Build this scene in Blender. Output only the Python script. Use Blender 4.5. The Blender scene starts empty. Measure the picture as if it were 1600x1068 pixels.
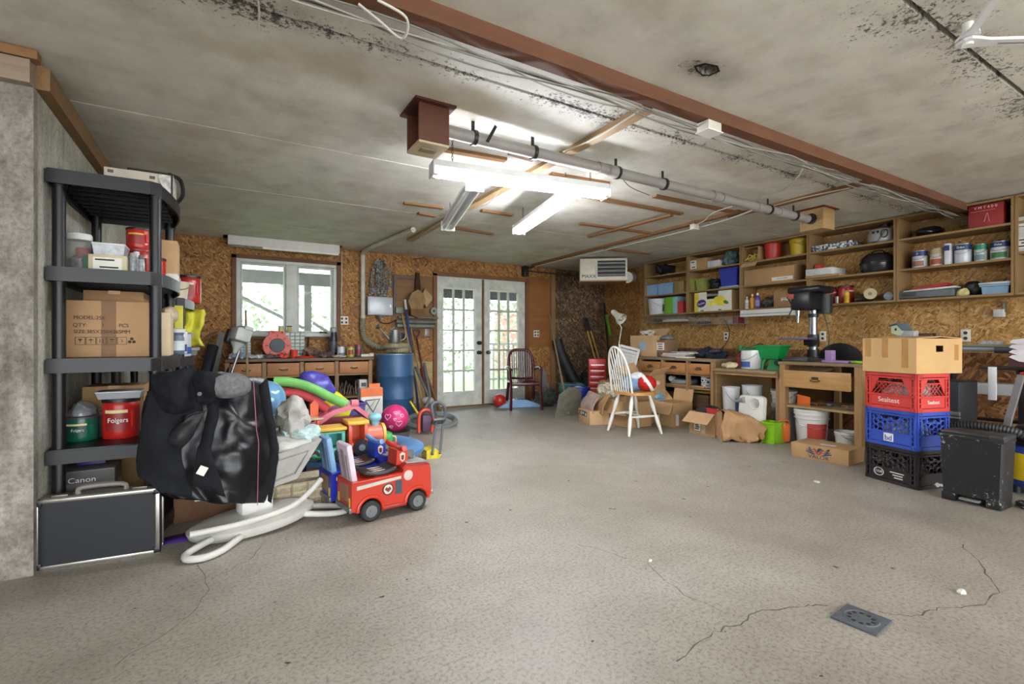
import bpy, bmesh, math, random
from mathutils import Vector, Matrix, Euler, noise
PI = math.pi; R90 = PI/2
rnd = random.Random(7)
scene = bpy.context.scene
COL = scene.collection
# ---------------------------------------------------------------- camera
F = 763.0; CY = 532.0; YAW = math.radians(30.8); CH = 1.035     # focal length in pixels, horizon row, yaw, lens height
SN, CS = math.sin(YAW), math.cos(YAW)
cam = bpy.data.cameras.new('camera'); co = bpy.data.objects.new('camera', cam); COL.objects.link(co)
cam.sensor_width = 36; cam.lens = 36*F/1600; cam.shift_y = -2/1600; cam.clip_start = .02
co.location = (0, 0, CH); co.rotation_euler = (R90, 0, -YAW); scene.camera = co
# ---------------------------------------------------------------- daylight and exposure
w = bpy.data.worlds.new('overcast sky'); scene.world = w; w.use_nodes = True
bg = w.node_tree.nodes['Background']; bg.inputs[0].default_value = (.93, .97, 1, 1); bg.inputs[1].default_value = 3.7
scene.view_settings.view_transform = 'Standard'; scene.view_settings.look = 'None'
scene.view_settings.gamma = 1; scene.view_settings.use_curve_mapping = False
scene.view_settings.exposure = 1.15
LAMP = 44.0                                                      # emission of the lit fluorescent tubes
# ---------------------------------------------------------------- from a pixel of the photograph to a place in the room
def ray(u, v):
    a = (u-800)/F; return Vector((SN+a*CS, CS-a*SN, (CY-v)/F))
def atX(u, v, X): d = ray(u, v); t = X/d.x; return Vector((X, d.y*t, CH+d.z*t))
def atY(u, v, Y): d = ray(u, v); t = Y/d.y; return Vector((d.x*t, Y, CH+d.z*t))
def atZ(u, v, z): d = ray(u, v); t = (z-CH)/d.z; return Vector((d.x*t, d.y*t, z))
def fl(u, v): return atZ(u, v, 0)
def R(u0, u1, vt, vb, X, d, z=None):       # a thing by the right wall, front face on plane X: (loc, rz, w, d, h)
    um = (u0+u1)/2; y0, y1 = atX(u0, 500, X).y, atX(u1, 500, X).y
    zb = atX(um, vb, X).z if z is None else z
    return (X+d/2, (y0+y1)/2, zb), -R90, abs(y0-y1), d, atX(um, vt, X).z-zb
def B(u0, u1, vt, vb, Y, d, z=None):       # a thing by the back wall, front face on plane Y
    um = (u0+u1)/2; x0, x1 = atY(u0, 500, Y).x, atY(u1, 500, Y).x
    zb = atY(um, vb, Y).z if z is None else z
    return ((x0+x1)/2, Y+d/2, zb), 0.0, abs(x1-x0), d, atY(um, vt, Y).z-zb
# ---------------------------------------------------------------- materials
def C(h):
    h = h.lstrip('#'); r = []
    for i in (0, 2, 4):
        c = int(h[i:i+2], 16)/255; r.append(c/12.92 if c <= .04045 else ((c+.055)/1.055)**2.4)
    return (*r, 1)
MATS = {}
class NT:
    def __init__(s, name):
        s.m = bpy.data.materials.new(name); s.m.use_nodes = True; s.t = s.m.node_tree
        s.b = s.t.nodes['Principled BSDF']
    def n(s, typ, **k):
        nd = s.t.nodes.new(typ)
        for a, b in k.items(): setattr(nd, a, b)
        return nd
    def l(s, a, b): s.t.links.new(a, b)
    def coord(s, scale=(1, 1, 1), rot=(0, 0, 0), world=False):
        mp = s.n('ShaderNodeMapping'); mp.inputs['Scale'].default_value = scale; mp.inputs['Rotation'].default_value = rot
        if world: g = s.n('ShaderNodeNewGeometry'); s.l(g.outputs['Position'], mp.inputs[0])
        else: g = s.n('ShaderNodeTexCoord'); s.l(g.outputs['Object'], mp.inputs[0])
        return mp.outputs[0]
    def noise(s, co, scale, detail=4, rough=.55, dist=0):
        nd = s.n('ShaderNodeTexNoise'); s.l(co, nd.inputs['Vector'])
        nd.inputs['Scale'].default_value = scale; nd.inputs['Detail'].default_value = detail
        nd.inputs['Roughness'].default_value = rough; nd.inputs['Distortion'].default_value = dist
        return nd.outputs['Fac']
    def voro(s, co, scale, feat='F1', out='Distance'):
        nd = s.n('ShaderNodeTexVoronoi', feature=feat); s.l(co, nd.inputs['Vector']); nd.inputs['Scale'].default_value = scale
        return nd.outputs[out]
    def ramp(s, fac, stops):
        nd = s.n('ShaderNodeValToRGB'); s.l(fac, nd.inputs[0]); e = nd.color_ramp.elements
        while len(e) < len(stops): e.new(.5)
        for el, (p, c) in zip(e, stops):
            el.position = p; el.color = c if not isinstance(c, str) else C(c)
        return nd.outputs[0]
    def math(s, op, a, b=None, clamp=False):
        nd = s.n('ShaderNodeMath', operation=op); nd.use_clamp = clamp
        for i, x in enumerate((a, b)):
            if x is None: continue
            if isinstance(x, (int, float)): nd.inputs[i].default_value = x
            else: s.l(x, nd.inputs[i])
        return nd.outputs[0]
    def mix(s, fac, a, b, blend='MIX'):
        nd = s.n('ShaderNodeMixRGB', blend_type=blend)
        for i, x in enumerate((fac, a, b)):
            if isinstance(x, (int, float)): nd.inputs[i].default_value = x
            elif isinstance(x, (tuple, str)): nd.inputs[i].default_value = C(x) if isinstance(x, str) else x
            else: s.l(x, nd.inputs[i])
        return nd.outputs[0]
    def bump(s, h, st=.2, dist=.01):
        nd = s.n('ShaderNodeBump'); nd.inputs['Strength'].default_value = st; nd.inputs['Distance'].default_value = dist
        s.l(h, nd.inputs['Height']); s.l(nd.outputs[0], s.b.inputs['Normal'])
    def col(s, o): s.l(o, s.b.inputs['Base Color'])
def vary(c, k): return (min(1, c[0]*k), min(1, c[1]*k), min(1, c[2]*k), 1)
def M(col, rough=.5, metal=0, var=.14, scale=9, bump=0, spec=.5, coat=0):
    """plain stuff of one colour with a little mottling: plastic, paint, paper, metal, cloth"""
    key = ('m', col, rough, metal, var, scale, bump)
    if key in MATS: return MATS[key]
    t = NT('mat_'+col.lstrip('#')); c = C(col); co = t.coord()
    nz = t.noise(co, scale, 5)
    t.col(t.ramp(nz, [(.3, vary(c, 1-var)), (.7, vary(c, 1+var))]))
    t.b.inputs['Roughness'].default_value = rough; t.b.inputs['Metallic'].default_value = metal
    t.b.inputs['Specular IOR Level'].default_value = spec; t.b.inputs['Coat Weight'].default_value = coat
    if bump: t.bump(t.noise(co, scale*6, 4), bump, .004)
    MATS[key] = t.m; return t.m
def cloth(col, scale=420): return M(col, .92, 0, .22, 14, .5, .15)
def metal(col='#9a9c9c', rough=.35): return M(col, rough, .9, .12, 12)
def wood(col, axis='x', rough=.65, dark=.55, sc=1.0):
    key = ('w', col, axis, sc)
    if key in MATS: return MATS[key]
    t = NT('wood_'+col.lstrip('#')); c = C(col)
    s = {'x': (1.2, 16, 16), 'y': (16, 1.2, 16), 'z': (16, 16, 1.2)}[axis]
    co = t.coord(tuple(k*sc for k in s)); a = t.noise(co, 1.6, 6, .65, 1.2)
    b = t.noise(t.coord((3, 3, 3)), 1.2, 3)
    g = t.ramp(a, [(.25, vary(c, dark)), (.5, c), (.78, vary(c, 1.22))])
    t.col(t.mix(.35, g, t.ramp(b, [(.3, vary(c, .7)), (.7, vary(c, 1.2))])))
    t.b.inputs['Roughness'].default_value = rough; t.bump(a, .15, .003)
    MATS[key] = t.m; return t.m
def glass(col='#eef4f2', rough=.03, alpha=.14):
    key = ('g', col, rough, alpha)
    if key in MATS: return MATS[key]
    t = NT('clear_'+col.lstrip('#')); tr = t.n('ShaderNodeBsdfTransparent'); tr.inputs[0].default_value = C(col)
    t.b.inputs['Base Color'].default_value = C(col); t.b.inputs['Roughness'].default_value = rough
    mx = t.n('ShaderNodeMixShader'); mx.inputs[0].default_value = alpha
    t.l(tr.outputs[0], mx.inputs[1]); t.l(t.b.outputs[0], mx.inputs[2])
    t.l(mx.outputs[0], t.t.nodes['Material Output'].inputs[0]); MATS[key] = t.m; return t.m
def glow(col, st):
    t = NT('glow'); t.b.inputs['Base Color'].default_value = C(col); t.b.inputs['Emission Color'].default_value = C(col)
    t.b.inputs['Emission Strength'].default_value = st; return t.m
def osb(name, cols, scale=1.0):
    """oriented strand board: wood flakes lying every way in the plane of the board"""
    t = NT(name); out = None; g = t.n('ShaderNodeNewGeometry')
    sp = t.n('ShaderNodeSeparateXYZ'); t.l(g.outputs['Position'], sp.inputs[0])
    cb = t.n('ShaderNodeCombineXYZ'); t.l(t.math('ADD', sp.outputs[0], sp.outputs[1]), cb.inputs[0]); t.l(sp.outputs[2], cb.inputs[1])
    wob = t.n('ShaderNodeTexNoise'); wob.inputs['Scale'].default_value = 7; t.l(cb.outputs[0], wob.inputs['Vector'])
    add = t.n('ShaderNodeVectorMath', operation='MULTIPLY_ADD'); t.l(wob.outputs['Color'], add.inputs[0])
    add.inputs[1].default_value = (.06, .06, 0); t.l(cb.outputs[0], add.inputs[2])
    hts = []
    for i, (rz, sx) in enumerate(((.35, 1), (1.25, 1.2), (2.0, .85), (2.8, 1.1), (.9, 1.35))):
        m0 = t.n('ShaderNodeMapping'); m0.inputs['Rotation'].default_value = (0, 0, rz); m0.inputs['Location'].default_value = (i*3.7, i*1.9, 0); t.l(add.outputs[0], m0.inputs[0])
        mp = t.n('ShaderNodeMapping'); mp.inputs['Scale'].default_value = (scale*sx*15, scale*sx*52, 1); t.l(m0.outputs[0], mp.inputs[0])
        vo = t.n('ShaderNodeTexVoronoi'); vo.inputs['Scale'].default_value = 1; t.l(mp.outputs[0], vo.inputs['Vector'])
        sep = t.n('ShaderNodeSeparateColor'); t.l(vo.outputs['Color'], sep.inputs[0])
        c = t.ramp(sep.outputs[0], list(zip((0, .16, .5, .8, 1), cols)))
        out = c if out is None else t.mix(t.math('GREATER_THAN', sep.outputs[1], .52), out, c)
        hts.append(sep.outputs[2])
    fine = t.noise(t.coord((1, 1, 1), world=True), 60, 4)
    patch = t.noise(t.coord((1, 1, 1), world=True), 1.1, 3)
    out = t.mix(.5, out, t.ramp(patch, [(.3, (.72, .68, .64, 1)), (.7, (1, 1, 1, 1))]), 'MULTIPLY')
    t.col(t.mix(.4, out, t.ramp(fine, [(.3, (.65, .6, .55, 1)), (.65, (1, 1, 1, 1))]), 'MULTIPLY'))
    t.b.inputs['Roughness'].default_value = .72; t.bump(t.math('ADD', hts[0], fine), .25, .004)
    return t.m
# ---------------------------------------------------------------- mesh building
class MB:
    def __init__(s): s.bm = bmesh.new(); s.T = Matrix()
    def at(s, loc=(0, 0, 0), rot=(0, 0, 0), sc=(1, 1, 1)):
        s.T = Matrix.Translation(loc) @ Euler(rot).to_matrix().to_4x4() @ Matrix.Diagonal((*sc, 1)); return s
    def add(s, vs, fs):
        v = [s.bm.verts.new(s.T @ Vector(p)) for p in vs]
        for f in fs:
            try: s.bm.faces.new([v[i] for i in f])
            except ValueError: pass
        return s
    def box(s, c, sz, bev=0, rot=None):
        m = Matrix.Translation(c)
        if rot: m = m @ Euler(rot).to_matrix().to_4x4()
        r = bmesh.ops.create_cube(s.bm, size=1, matrix=s.T @ m @ Matrix.Diagonal((*sz, 1)))
        if bev:
            ed = list({e for v in r['verts'] for e in v.link_edges})
            bmesh.ops.bevel(s.bm, geom=ed, offset=bev, segments=2, affect='EDGES', profile=.5)
        return s
    def tbox(s, c, w0, d0, w1, d1, h, sh=(0, 0)):      # tapered box standing on c
        x, y, z = c; v = []
        for (a, b, zz, ox, oy) in ((w0, d0, z, 0, 0), (w1, d1, z+h, *sh)):
            v += [(x+ox+i*a/2, y+oy+j*b/2, zz) for i, j in ((-1, -1), (1, -1), (1, 1), (-1, 1))]
        return s.add(v, [(3, 2, 1, 0), (4, 5, 6, 7), (0, 1, 5, 4), (1, 2, 6, 5), (2, 3, 7, 6), (3, 0, 4, 7)])
    def tube(s, pts, r, seg=8, smooth=0, closed=False, flat=1):
        P = [Vector(p) for p in pts]
        if smooth:
            Q = []; n = len(P)
            for i in range(n if closed else n-1):
                p0, p1, p2, p3 = (P[(i-1) % n] if closed or i else P[0]), P[i], P[(i+1) % n], (P[(i+2) % n] if closed or i+2 < n else P[-1])
                for k in range(smooth):
                    t = k/smooth
                    Q.append(.5*((2*p1)+(p2-p0)*t+(2*p0-5*p1+4*p2-p3)*t*t+(3*p1-p0-3*p2+p3)*t**3))
            if not closed: Q.append(P[-1])
            P = Q
        n = len(P); rr = r if isinstance(r, (list, tuple)) else None
        vs = []; nrm = None
        for i, p in enumerate(P):
            a = P[i-1] if (i or closed) else p; b = P[(i+1) % n] if (i+1 < n or closed) else p
            d = (b-a).normalized()
            if nrm is None: nrm = d.orthogonal().normalized()
            nrm = (nrm-d*nrm.dot(d)); nrm = nrm.normalized() if nrm.length > 1e-6 else d.orthogonal().normalized()
            bi = d.cross(nrm)
            q = r if rr is None else rr[min(len(rr)-1, int(i*(len(rr)-1)/max(1, n-1)+.5))]
            for k in range(seg):
                an = 2*PI*k/seg; vs.append(p+nrm*(q*math.cos(an))+bi*(q*flat*math.sin(an)))
        fs = []
        for i in range(n if closed else n-1):
            j = (i+1) % n
            for k in range(seg):
                k2 = (k+1) % seg; fs.append((i*seg+k, i*seg+k2, j*seg+k2, j*seg+k))
        if not closed: fs += [tuple(range(seg-1, -1, -1)), tuple((n-1)*seg+k for k in range(seg))]
        return s.add(vs, fs)
    def cyl(s, a, b, r0, r1=None, seg=16):
        a, b = Vector(a), Vector(b); d = (b-a).normalized(); n = d.orthogonal().normalized(); m = d.cross(n); r1 = r0 if r1 is None else r1
        vs = [p+n*(r*math.cos(2*PI*k/seg))+m*(r*math.sin(2*PI*k/seg)) for p, r in ((a, r0), (b, r1)) for k in range(seg)]
        fs = [(k, (k+1) % seg, seg+(k+1) % seg, seg+k) for k in range(seg)]
        return s.add(vs, fs+[tuple(range(seg-1, -1, -1)), tuple(seg+k for k in range(seg))])
    def lathe(s, prof, seg=24, c=(0, 0, 0), sx=1, sy=1):
        vs = [(c[0]+r*math.cos(2*PI*k/seg)*sx, c[1]+r*math.sin(2*PI*k/seg)*sy, c[2]+z) for r, z in prof for k in range(seg)]; fs = []
        for i in range(len(prof)-1):
            for k in range(seg):
                k2 = (k+1) % seg; fs.append((i*seg+k, i*seg+k2, (i+1)*seg+k2, (i+1)*seg+k))
        cap = prof[0] != prof[-1]
        if cap and prof[0][0] > 0: fs.append(tuple(range(seg-1, -1, -1)))
        if cap and prof[-1][0] > 0: fs.append(tuple((len(prof)-1)*seg+k for k in range(seg)))
        return s.add(vs, fs)
    def prism(s, poly, h, pl='xz', o=0):               # polygon pushed out by h, centred on o
        n = len(poly); vs = []
        for q in (o-h/2, o+h/2):
            for a, b in poly: vs.append({'xz': (a, q, b), 'xy': (a, b, q), 'yz': (q, a, b)}[pl])
        fs = [tuple(range(n)), tuple(range(2*n-1, n-1, -1))]+[(i, (i+1) % n, n+(i+1) % n, n+i) for i in range(n)]
        return s.add(vs, fs)
    def sph(s, c, r, seg=20, ring=12):
        r = r if isinstance(r, (tuple, list)) else (r, r, r)
        return s.lathe([(math.sin(PI*i/ring) if 0 < i < ring else 0.0001, -math.cos(PI*i/ring)) for i in range(ring+1)], seg) if False else \
            s.add([(c[0]+r[0]*math.sin(PI*i/ring)*math.cos(2*PI*k/seg), c[1]+r[1]*math.sin(PI*i/ring)*math.sin(2*PI*k/seg), c[2]-r[2]*math.cos(PI*i/ring)) for i in range(1, ring) for k in range(seg)]+[(c[0], c[1], c[2]-r[2]), (c[0], c[1], c[2]+r[2])],
                  [(i*seg+k, i*seg+(k+1) % seg, (i+1)*seg+(k+1) % seg, (i+1)*seg+k) for i in range(ring-2) for k in range(seg)]+[((ring-1)*seg, (k+1) % seg, k) for k in range(seg)]+[((ring-1)*seg+1, (ring-2)*seg+k, (ring-2)*seg+(k+1) % seg) for k in range(seg)])
    def grid(s, fn, nu, nv):
        return s.add([fn(i/nu, j/nv) for j in range(nv+1) for i in range(nu+1)],
                     [(j*(nu+1)+i, j*(nu+1)+i+1, (j+1)*(nu+1)+i+1, (j+1)*(nu+1)+i) for j in range(nv) for i in range(nu)])
    def rough(s, amp, sc, seed=0, zmin=None):
        for v in s.bm.verts:
            d = noise.noise_vector(v.co*sc+Vector((seed*7.3, seed*3.1, 0)))*amp+noise.noise_vector(v.co*sc*2.7+Vector((seed, 5, seed)))*amp*.45
            v.co += d
            if zmin is not None and v.co.z < zmin: v.co.z = zmin
        return s
    def done(s):
        me = bpy.data.meshes.new('m'); bmesh.ops.recalc_face_normals(s.bm, faces=s.bm.faces); s.bm.to_mesh(me); s.bm.free()
        for p in me.polygons: p.use_smooth = True
        me.set_sharp_from_angle(angle=math.radians(38)); return me
def tag(o, label=None, cat=None, group=None, kind=None):
    for k, v in (('label', label), ('category', cat), ('group', group), ('kind', kind)):
        if v: o[k] = v
    return o
def obj(name, mb, m, parent=None, loc=(0, 0, 0), rot=(0, 0, 0), solid=0):
    me = mb.done() if isinstance(mb, MB) else mb
    o = bpy.data.objects.new(name, me); COL.objects.link(o); o.location = loc; o.rotation_euler = rot; o.parent = parent
    if m and not me.materials: me.materials.append(m)
    if solid:
        so = o.modifiers.new('thick', 'SOLIDIFY'); so.thickness = solid; so.offset = 0
    return o
def thing(name, label, cat, loc=(0, 0, 0), rz=0, group=None, rot=None):
    o = bpy.data.objects.new(name, None); COL.objects.link(o); o.location = loc; o.rotation_euler = rot or (0, 0, rz)
    o.empty_display_size = .05; return tag(o, label, cat, group)
def solo(name, label, cat, mb, m, loc=(0, 0, 0), rz=0, group=None, rot=None, solid=0):
    return tag(obj(name, mb, m, None, loc, rot or (0, 0, rz), solid), label, cat, group)
def struct(name, mb, m, parent=None, loc=(0, 0, 0), rot=(0, 0, 0)):
    o = obj(name, mb, m, parent, loc, rot)
    if parent is None: o['kind'] = 'structure'
    return o
def text(s, size, m, parent, loc, rot=(R90, 0, 0), ext=.0006, name='lettering', sx=1.0, align='CENTER'):
    cu = bpy.data.curves.new('t', 'FONT'); cu.body = s; cu.size = size; cu.extrude = ext; cu.align_x = align; cu.align_y = 'CENTER'
    tmp = bpy.data.objects.new('t', cu); COL.objects.link(tmp); bpy.context.view_layer.update()
    me = bpy.data.meshes.new_from_object(tmp.evaluated_get(bpy.context.evaluated_depsgraph_get())); bpy.data.objects.remove(tmp)
    me.materials.clear(); me.materials.append(m)
    o = bpy.data.objects.new(name, me); COL.objects.link(o); o.parent = parent; o.location = loc; o.rotation_euler = rot; o.scale = (sx, 1, 1)
    return o
def bx(c, sz, bev=0, rot=None): return MB().box(c, sz, bev, rot)
def tb(pts, r, seg=8, smooth=0, closed=False): return MB().tube(pts, r, seg, smooth, closed)
def dup(root, loc, rz=None, label=None):
    r = root.copy(); COL.objects.link(r); r.location = loc
    if rz is not None: r.rotation_euler = (0, 0, rz)
    if label: r['label'] = label
    for ch in root.children:
        c = ch.copy(); COL.objects.link(c); c.parent = r
        for g in ch.children:
            d = g.copy(); COL.objects.link(d); d.parent = c
    return r
INK = M('#232020', .8, 0, .05); WHITE = M('#e4e4e0', .5, 0, .05); BLACKP = M('#16171a', .42, 0, .2); CARD = M('#a9865c', .85, 0, .1, 6, .1); CARD2 = M('#bd9a70', .85, 0, .1, 6, .1); TAPE = M('#a87c44', .3, 0, .1); WIRE = metal('#8d8f90', .3); PAPER = M('#dcd9d0', .8, 0, .06)
# ================================================================ the room
ZC, YB, XR, XL, YF = 2.30, 7.0, 6.19, -.71, 2.97
SEAMS = [-3, -1.76, -.48, .81, 2.1, 3.4, 4.66, 5.93, 7.1]
def mat_floor():
    t = NT('concrete_floor'); co = t.coord(world=True)
    big = t.noise(co, .55, 5, .6); mid = t.noise(co, 3.5, 5, .65); fine = t.noise(co, 70, 3, .7); gr = t.voro(co, 95)
    c = t.ramp(big, [(.3, '#8a8378'), (.5, '#9d968b'), (.7, '#aca69d')])
    c = t.mix(.55, c, t.ramp(mid, [(.3, (.72, .7, .68, 1)), (.6, (1, 1, 1, 1))]), 'MULTIPLY')
    c = t.mix(.8, c, t.ramp(fine, [(.33, (.45, .43, .41, 1)), (.52, (1, 1, 1, 1)), (.8, (1.12, 1.1, 1.06, 1))]), 'MULTIPLY')
    dirt = t.noise(co, 2.1, 8, .75, .6)
    c = t.mix(t.ramp(dirt, [(.66, (0, 0, 0, 1)), (.74, (.55, .55, .55, 1))]), c, '#6d675f')
    t.col(t.mix(.15, c, t.ramp(gr, [(.1, (.7, .69, .67, 1)), (.4, (1, 1, 1, 1))]), 'MULTIPLY'))
    t.l(t.ramp(big, [(.3, (.38, .38, .38, 1)), (.7, (.62, .62, .62, 1))]), t.b.inputs['Roughness'])
    t.bump(fine, .25, .004); return t.m
def mat_ceiling():
    t = NT('concrete_ceiling'); co = t.coord(world=True); sep = t.n('ShaderNodeSeparateXYZ'); t.l(co, sep.inputs[0])
    st = t.noise(t.coord((.8, 3, 1), world=True), .9, 5, .6); mid = t.noise(co, 4, 6, .65)
    c = t.ramp(mid, [(.25, '#b3b0a6'), (.5, '#cfccc2'), (.75, '#dedbd2')])
    yel = t.noise(t.coord((1, 1.6, 1), world=True), 1.15, 4, .55)
    c = t.mix(t.ramp(yel, [(.56, (0, 0, 0, 1)), (.7, (.6, .6, .6, 1))]), c, '#b5a78a')
    c = t.mix(t.ramp(st, [(.55, (0, 0, 0, 1)), (.75, (.4, .4, .4, 1))]), c, '#cfcdc6')
    def line(y, wd):      # 1 on the joint, 0 at wd away
        return t.math('SUBTRACT', 1, t.math('DIVIDE', t.math('ABSOLUTE', t.math('SUBTRACT', sep.outputs[1], y)), wd), True)
    mold = t.math('MAXIMUM', line(.81, .55), line(2.1, .34)); mold = t.math('MAXIMUM', mold, t.math('MULTIPLY', line(3.4, .12), .7))
    dx = t.math('SUBTRACT', sep.outputs[0], 1.93); dy = t.math('SUBTRACT', sep.outputs[1], 1.5)
    rr = t.math('SQRT', t.math('ADD', t.math('POWER', dx, 2), t.math('MULTIPLY', t.math('POWER', dy, 2), 3)))
    ring = t.math('SUBTRACT', 1, t.math('DIVIDE', rr, .36), True); mold = t.math('MAXIMUM', mold, ring)
    sp = t.noise(co, 48, 4, .75); cl = t.noise(co, 3.2, 4, .6)
    lev = t.math('ADD', t.math('ADD', sp, t.math('MULTIPLY', cl, .55)), t.math('MULTIPLY', t.math('SUBTRACT', mold, 1), .42))
    c = t.mix(t.ramp(lev, [(.76, (0, 0, 0, 1)), (.86, (.9, .9, .9, 1))]), c, '#2b2823')
    c = t.mix(t.math('MULTIPLY', t.math('POWER', ring, 2), .8), c, '#54422c')
    t.col(c); t.b.inputs['Roughness'].default_value = .62; t.bump(t.math('ADD', sp, mid), .25, .006); return t.m
def mat_conc(name, cols, sc=1):
    t = NT(name); co = t.coord(world=True); a = t.noise(t.coord((1, 1, .6), world=True), 3.5*sc, 7, .68, .4); b = t.noise(co, 45, 4, .7)
    strk = t.noise(t.coord((7, 7, .5), world=True), 2.2, 5, .6)
    c = t.ramp(a, list(zip((.3, .5, .68), cols))); c = t.mix(.6, c, t.ramp(strk, [(.35, (.62, .6, .57, 1)), (.6, (1, 1, 1, 1))]), 'MULTIPLY')
    t.col(t.mix(.65, c, t.ramp(b, [(.36, (.5, .48, .45, 1)), (.55, (1, 1, 1, 1))]), 'MULTIPLY'))
    t.b.inputs['Roughness'].default_value = .85; t.bump(t.math('ADD', a, b), .4, .008); return t.m
MF = mat_floor(); MC = mat_ceiling()
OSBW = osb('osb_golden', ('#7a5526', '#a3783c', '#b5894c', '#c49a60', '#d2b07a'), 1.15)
OSBB = osb('osb_amber', ('#5f3c1a', '#8a5c2f', '#9f6f38', '#b08348', '#c29a62'), 1.1)
OSBD = osb('osb_dark', ('#2b2018', '#4a3524', '#5e4630', '#7a6248', '#9a8668'), .9)  # darkest board mix, for the sheets right of the corner stud
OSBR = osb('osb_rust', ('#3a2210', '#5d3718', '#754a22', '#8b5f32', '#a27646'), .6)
PLY = wood('#8f5c2c', 'x', .6, .7, .6); PLYD = wood('#7c5a35', 'x', .7, .6, .8)
W_TRIM = wood('#7b5130', 'z'); W_STRIPX = wood('#86603a', 'x'); W_BEAM = wood('#67422b', 'x', .7)
# floor
fo = struct('floor', bx((1.15, 2.05, -.06), (10.3, 10.2, .12)), MF)
CRK = M('#5b554d', .9, 0, .2)
def crack(pix, wd=.0035):
    P = []
    for i in range(len(pix)-1):
        a, b = fl(*pix[i]), fl(*pix[i+1])
        for k in range(5):
            q = a.lerp(b, k/5); q += Vector((rnd.uniform(-.012, .012), rnd.uniform(-.012, .012), 0)); P.append(q)
    P.append(fl(*pix[-1])); m = MB(); vs = []
    for i, p in enumerate(P):
        d = (P[min(i+1, len(P)-1)]-P[max(0, i-1)]).normalized(); n = Vector((-d.y, d.x, 0))*wd*rnd.uniform(.25, 1)
        vs += [(p.x-n.x, p.y-n.y, .0006), (p.x+n.x, p.y+n.y, .0006)]
    m.add(vs, [(2*i, 2*i+1, 2*i+3, 2*i+2) for i in range(len(P)-1)]); obj('floor_crack', m, CRK, fo)
crack([(1055, 1030), (1110, 990), (1150, 975), (1190, 952), (1255, 947), (1295, 945)])
crack([(1375, 955), (1435, 962), (1470, 950), (1540, 943), (1560, 920), (1530, 880), (1505, 850)])
crack([(900, 850), (960, 865), (1010, 880), (1070, 930), (1140, 960)], .002)
crack([(300, 868), (330, 920), (300, 960), (180, 1040)], .002)
crack([(420, 838), (395, 870), (330, 905)], .002)
SPOT = M('#45403a', .9)
for k in range(150):                                       # flecks of grit and paint trodden into the concrete
    x, y = rnd.uniform(-.3, 5), rnd.uniform(.8, 6.4); r = rnd.uniform(.002, .008)
    if k == 0: gm = MB()
    gm.at((x, y, .0012), (0, 0, rnd.random()*6)).add([(-r*2, -r, 0), (r, -r*.7, 0), (r*1.6, r*.4, 0), (-r, r, 0)], [(0, 1, 2, 3)])
gr = obj('floor_grit', gm, SPOT, fo); gr['kind'] = 'stuff'
# ceiling planks, with the joints open
ce = bpy.data.objects.new('ceiling', None); COL.objects.link(ce); ce['kind'] = 'structure'
for i in range(len(SEAMS)-1):
    g0, g1 = [.011 if q in (.81, 2.1) else .007 for q in SEAMS[i:i+2]]; y0, y1 = SEAMS[i]+g0, SEAMS[i+1]-g1
    if i != 3: obj('ceiling_panel', bx((1.15, (y0+y1)/2, ZC+.07), (10.3, y1-y0, .14)), MC, ce)
    else:                                                  # the plank with the broken hole
        m = MB(); hx, hy = 1.945, 1.49; H = [(hx+a, hy+b) for a, b in ((-.075, .012), (-.03, .035), (.03, .048), (.062, .03), (.07, -.02), (.02, -.045), (-.05, -.03))]
        x0, x1 = -4, 6.3; v = [(x0, y0, ZC), (x1, y0, ZC), (x1, y1, ZC), (x0, y1, ZC)]+[(a, b, ZC) for a, b in H]+[(hx+(a-hx)*.75, hy+(b-hy)*.75, ZC+.1) for a, b in H]+[(x0, y0, ZC+.14), (x1, y0, ZC+.14), (x1, y1, ZC+.14), (x0, y1, ZC+.14)]
        m.add(v, [(0, 3, 4+1, 4), (3, 2, 4+2, 4+1), (2, 4+3, 4+2), (2, 1, 4+4, 4+3), (1, 0, 4+5, 4+4), (0, 4, 4+6, 4+5)]+[(4+k, 4+(k+1) % 7, 11+(k+1) % 7, 11+k) for k in range(7)]+[tuple(range(11, 18)), (18, 19, 20, 21), (0, 1, 19, 18), (1, 2, 20, 19), (2, 3, 21, 20), (3, 0, 18, 21)])
        obj('ceiling_panel', m, MC, ce)
        obj('ceiling_hole_rim', MB().add([(a*1.0, b, ZC-.001) for a, b in H]+[(hx+(a-hx)*.8, hy+(b-hy)*.8, ZC-.0015) for a, b in H], [(k, (k+1) % 7, 7+(k+1) % 7, 7+k) for k in range(7)]), M('#0e0c0a', .95), ce)
obj('ceiling_topping', bx((1.15, 2.05, ZC+.17), (10.3, 10.2, .06)), MC, ce)
# back wall: sheets around the window and the door
WX0, WX1, WZ0, WZ1 = .16, 1.37, 1.09, 2.075; DX0, DX1, DZ = 2.80, 4.47, 2.06
def wallroot(n):
    o = bpy.data.objects.new(n, None); COL.objects.link(o); o['kind'] = 'structure'; return o
wb = wallroot('wall_back')
def sheet(root, x0, x1, z0, z1, m, y=YB, name='board_panel', dy=0):
    obj(name, bx(((x0+x1)/2, y+.02+dy, (z0+z1)/2), (x1-x0-.003, .04, z1-z0-.003)), m, root)
for a in ((-.9, .9, 0, WZ0), (.9, DX0, 0, WZ0), (-.9, WX0, WZ0, ZC), (WX0, WX1, WZ1, ZC), (WX1, 2.13, WZ0, ZC), (DX0, DX1, DZ, ZC)): sheet(wb, *a, OSBB)
sheet(wb, 2.13, DX0, WZ0, 1.62, PLYD); sheet(wb, 2.13, DX0, 1.62, 2.0, PLYD, dy=.004); sheet(wb, 2.13, DX0, 2.0, ZC, OSBB)
sheet(wb, DX1, 5.0, .93, 2.12, PLY); sheet(wb, DX1, 5.0, 0, .93, OSBB); sheet(wb, DX1, 5.0, 2.12, ZC, OSBB)
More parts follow.
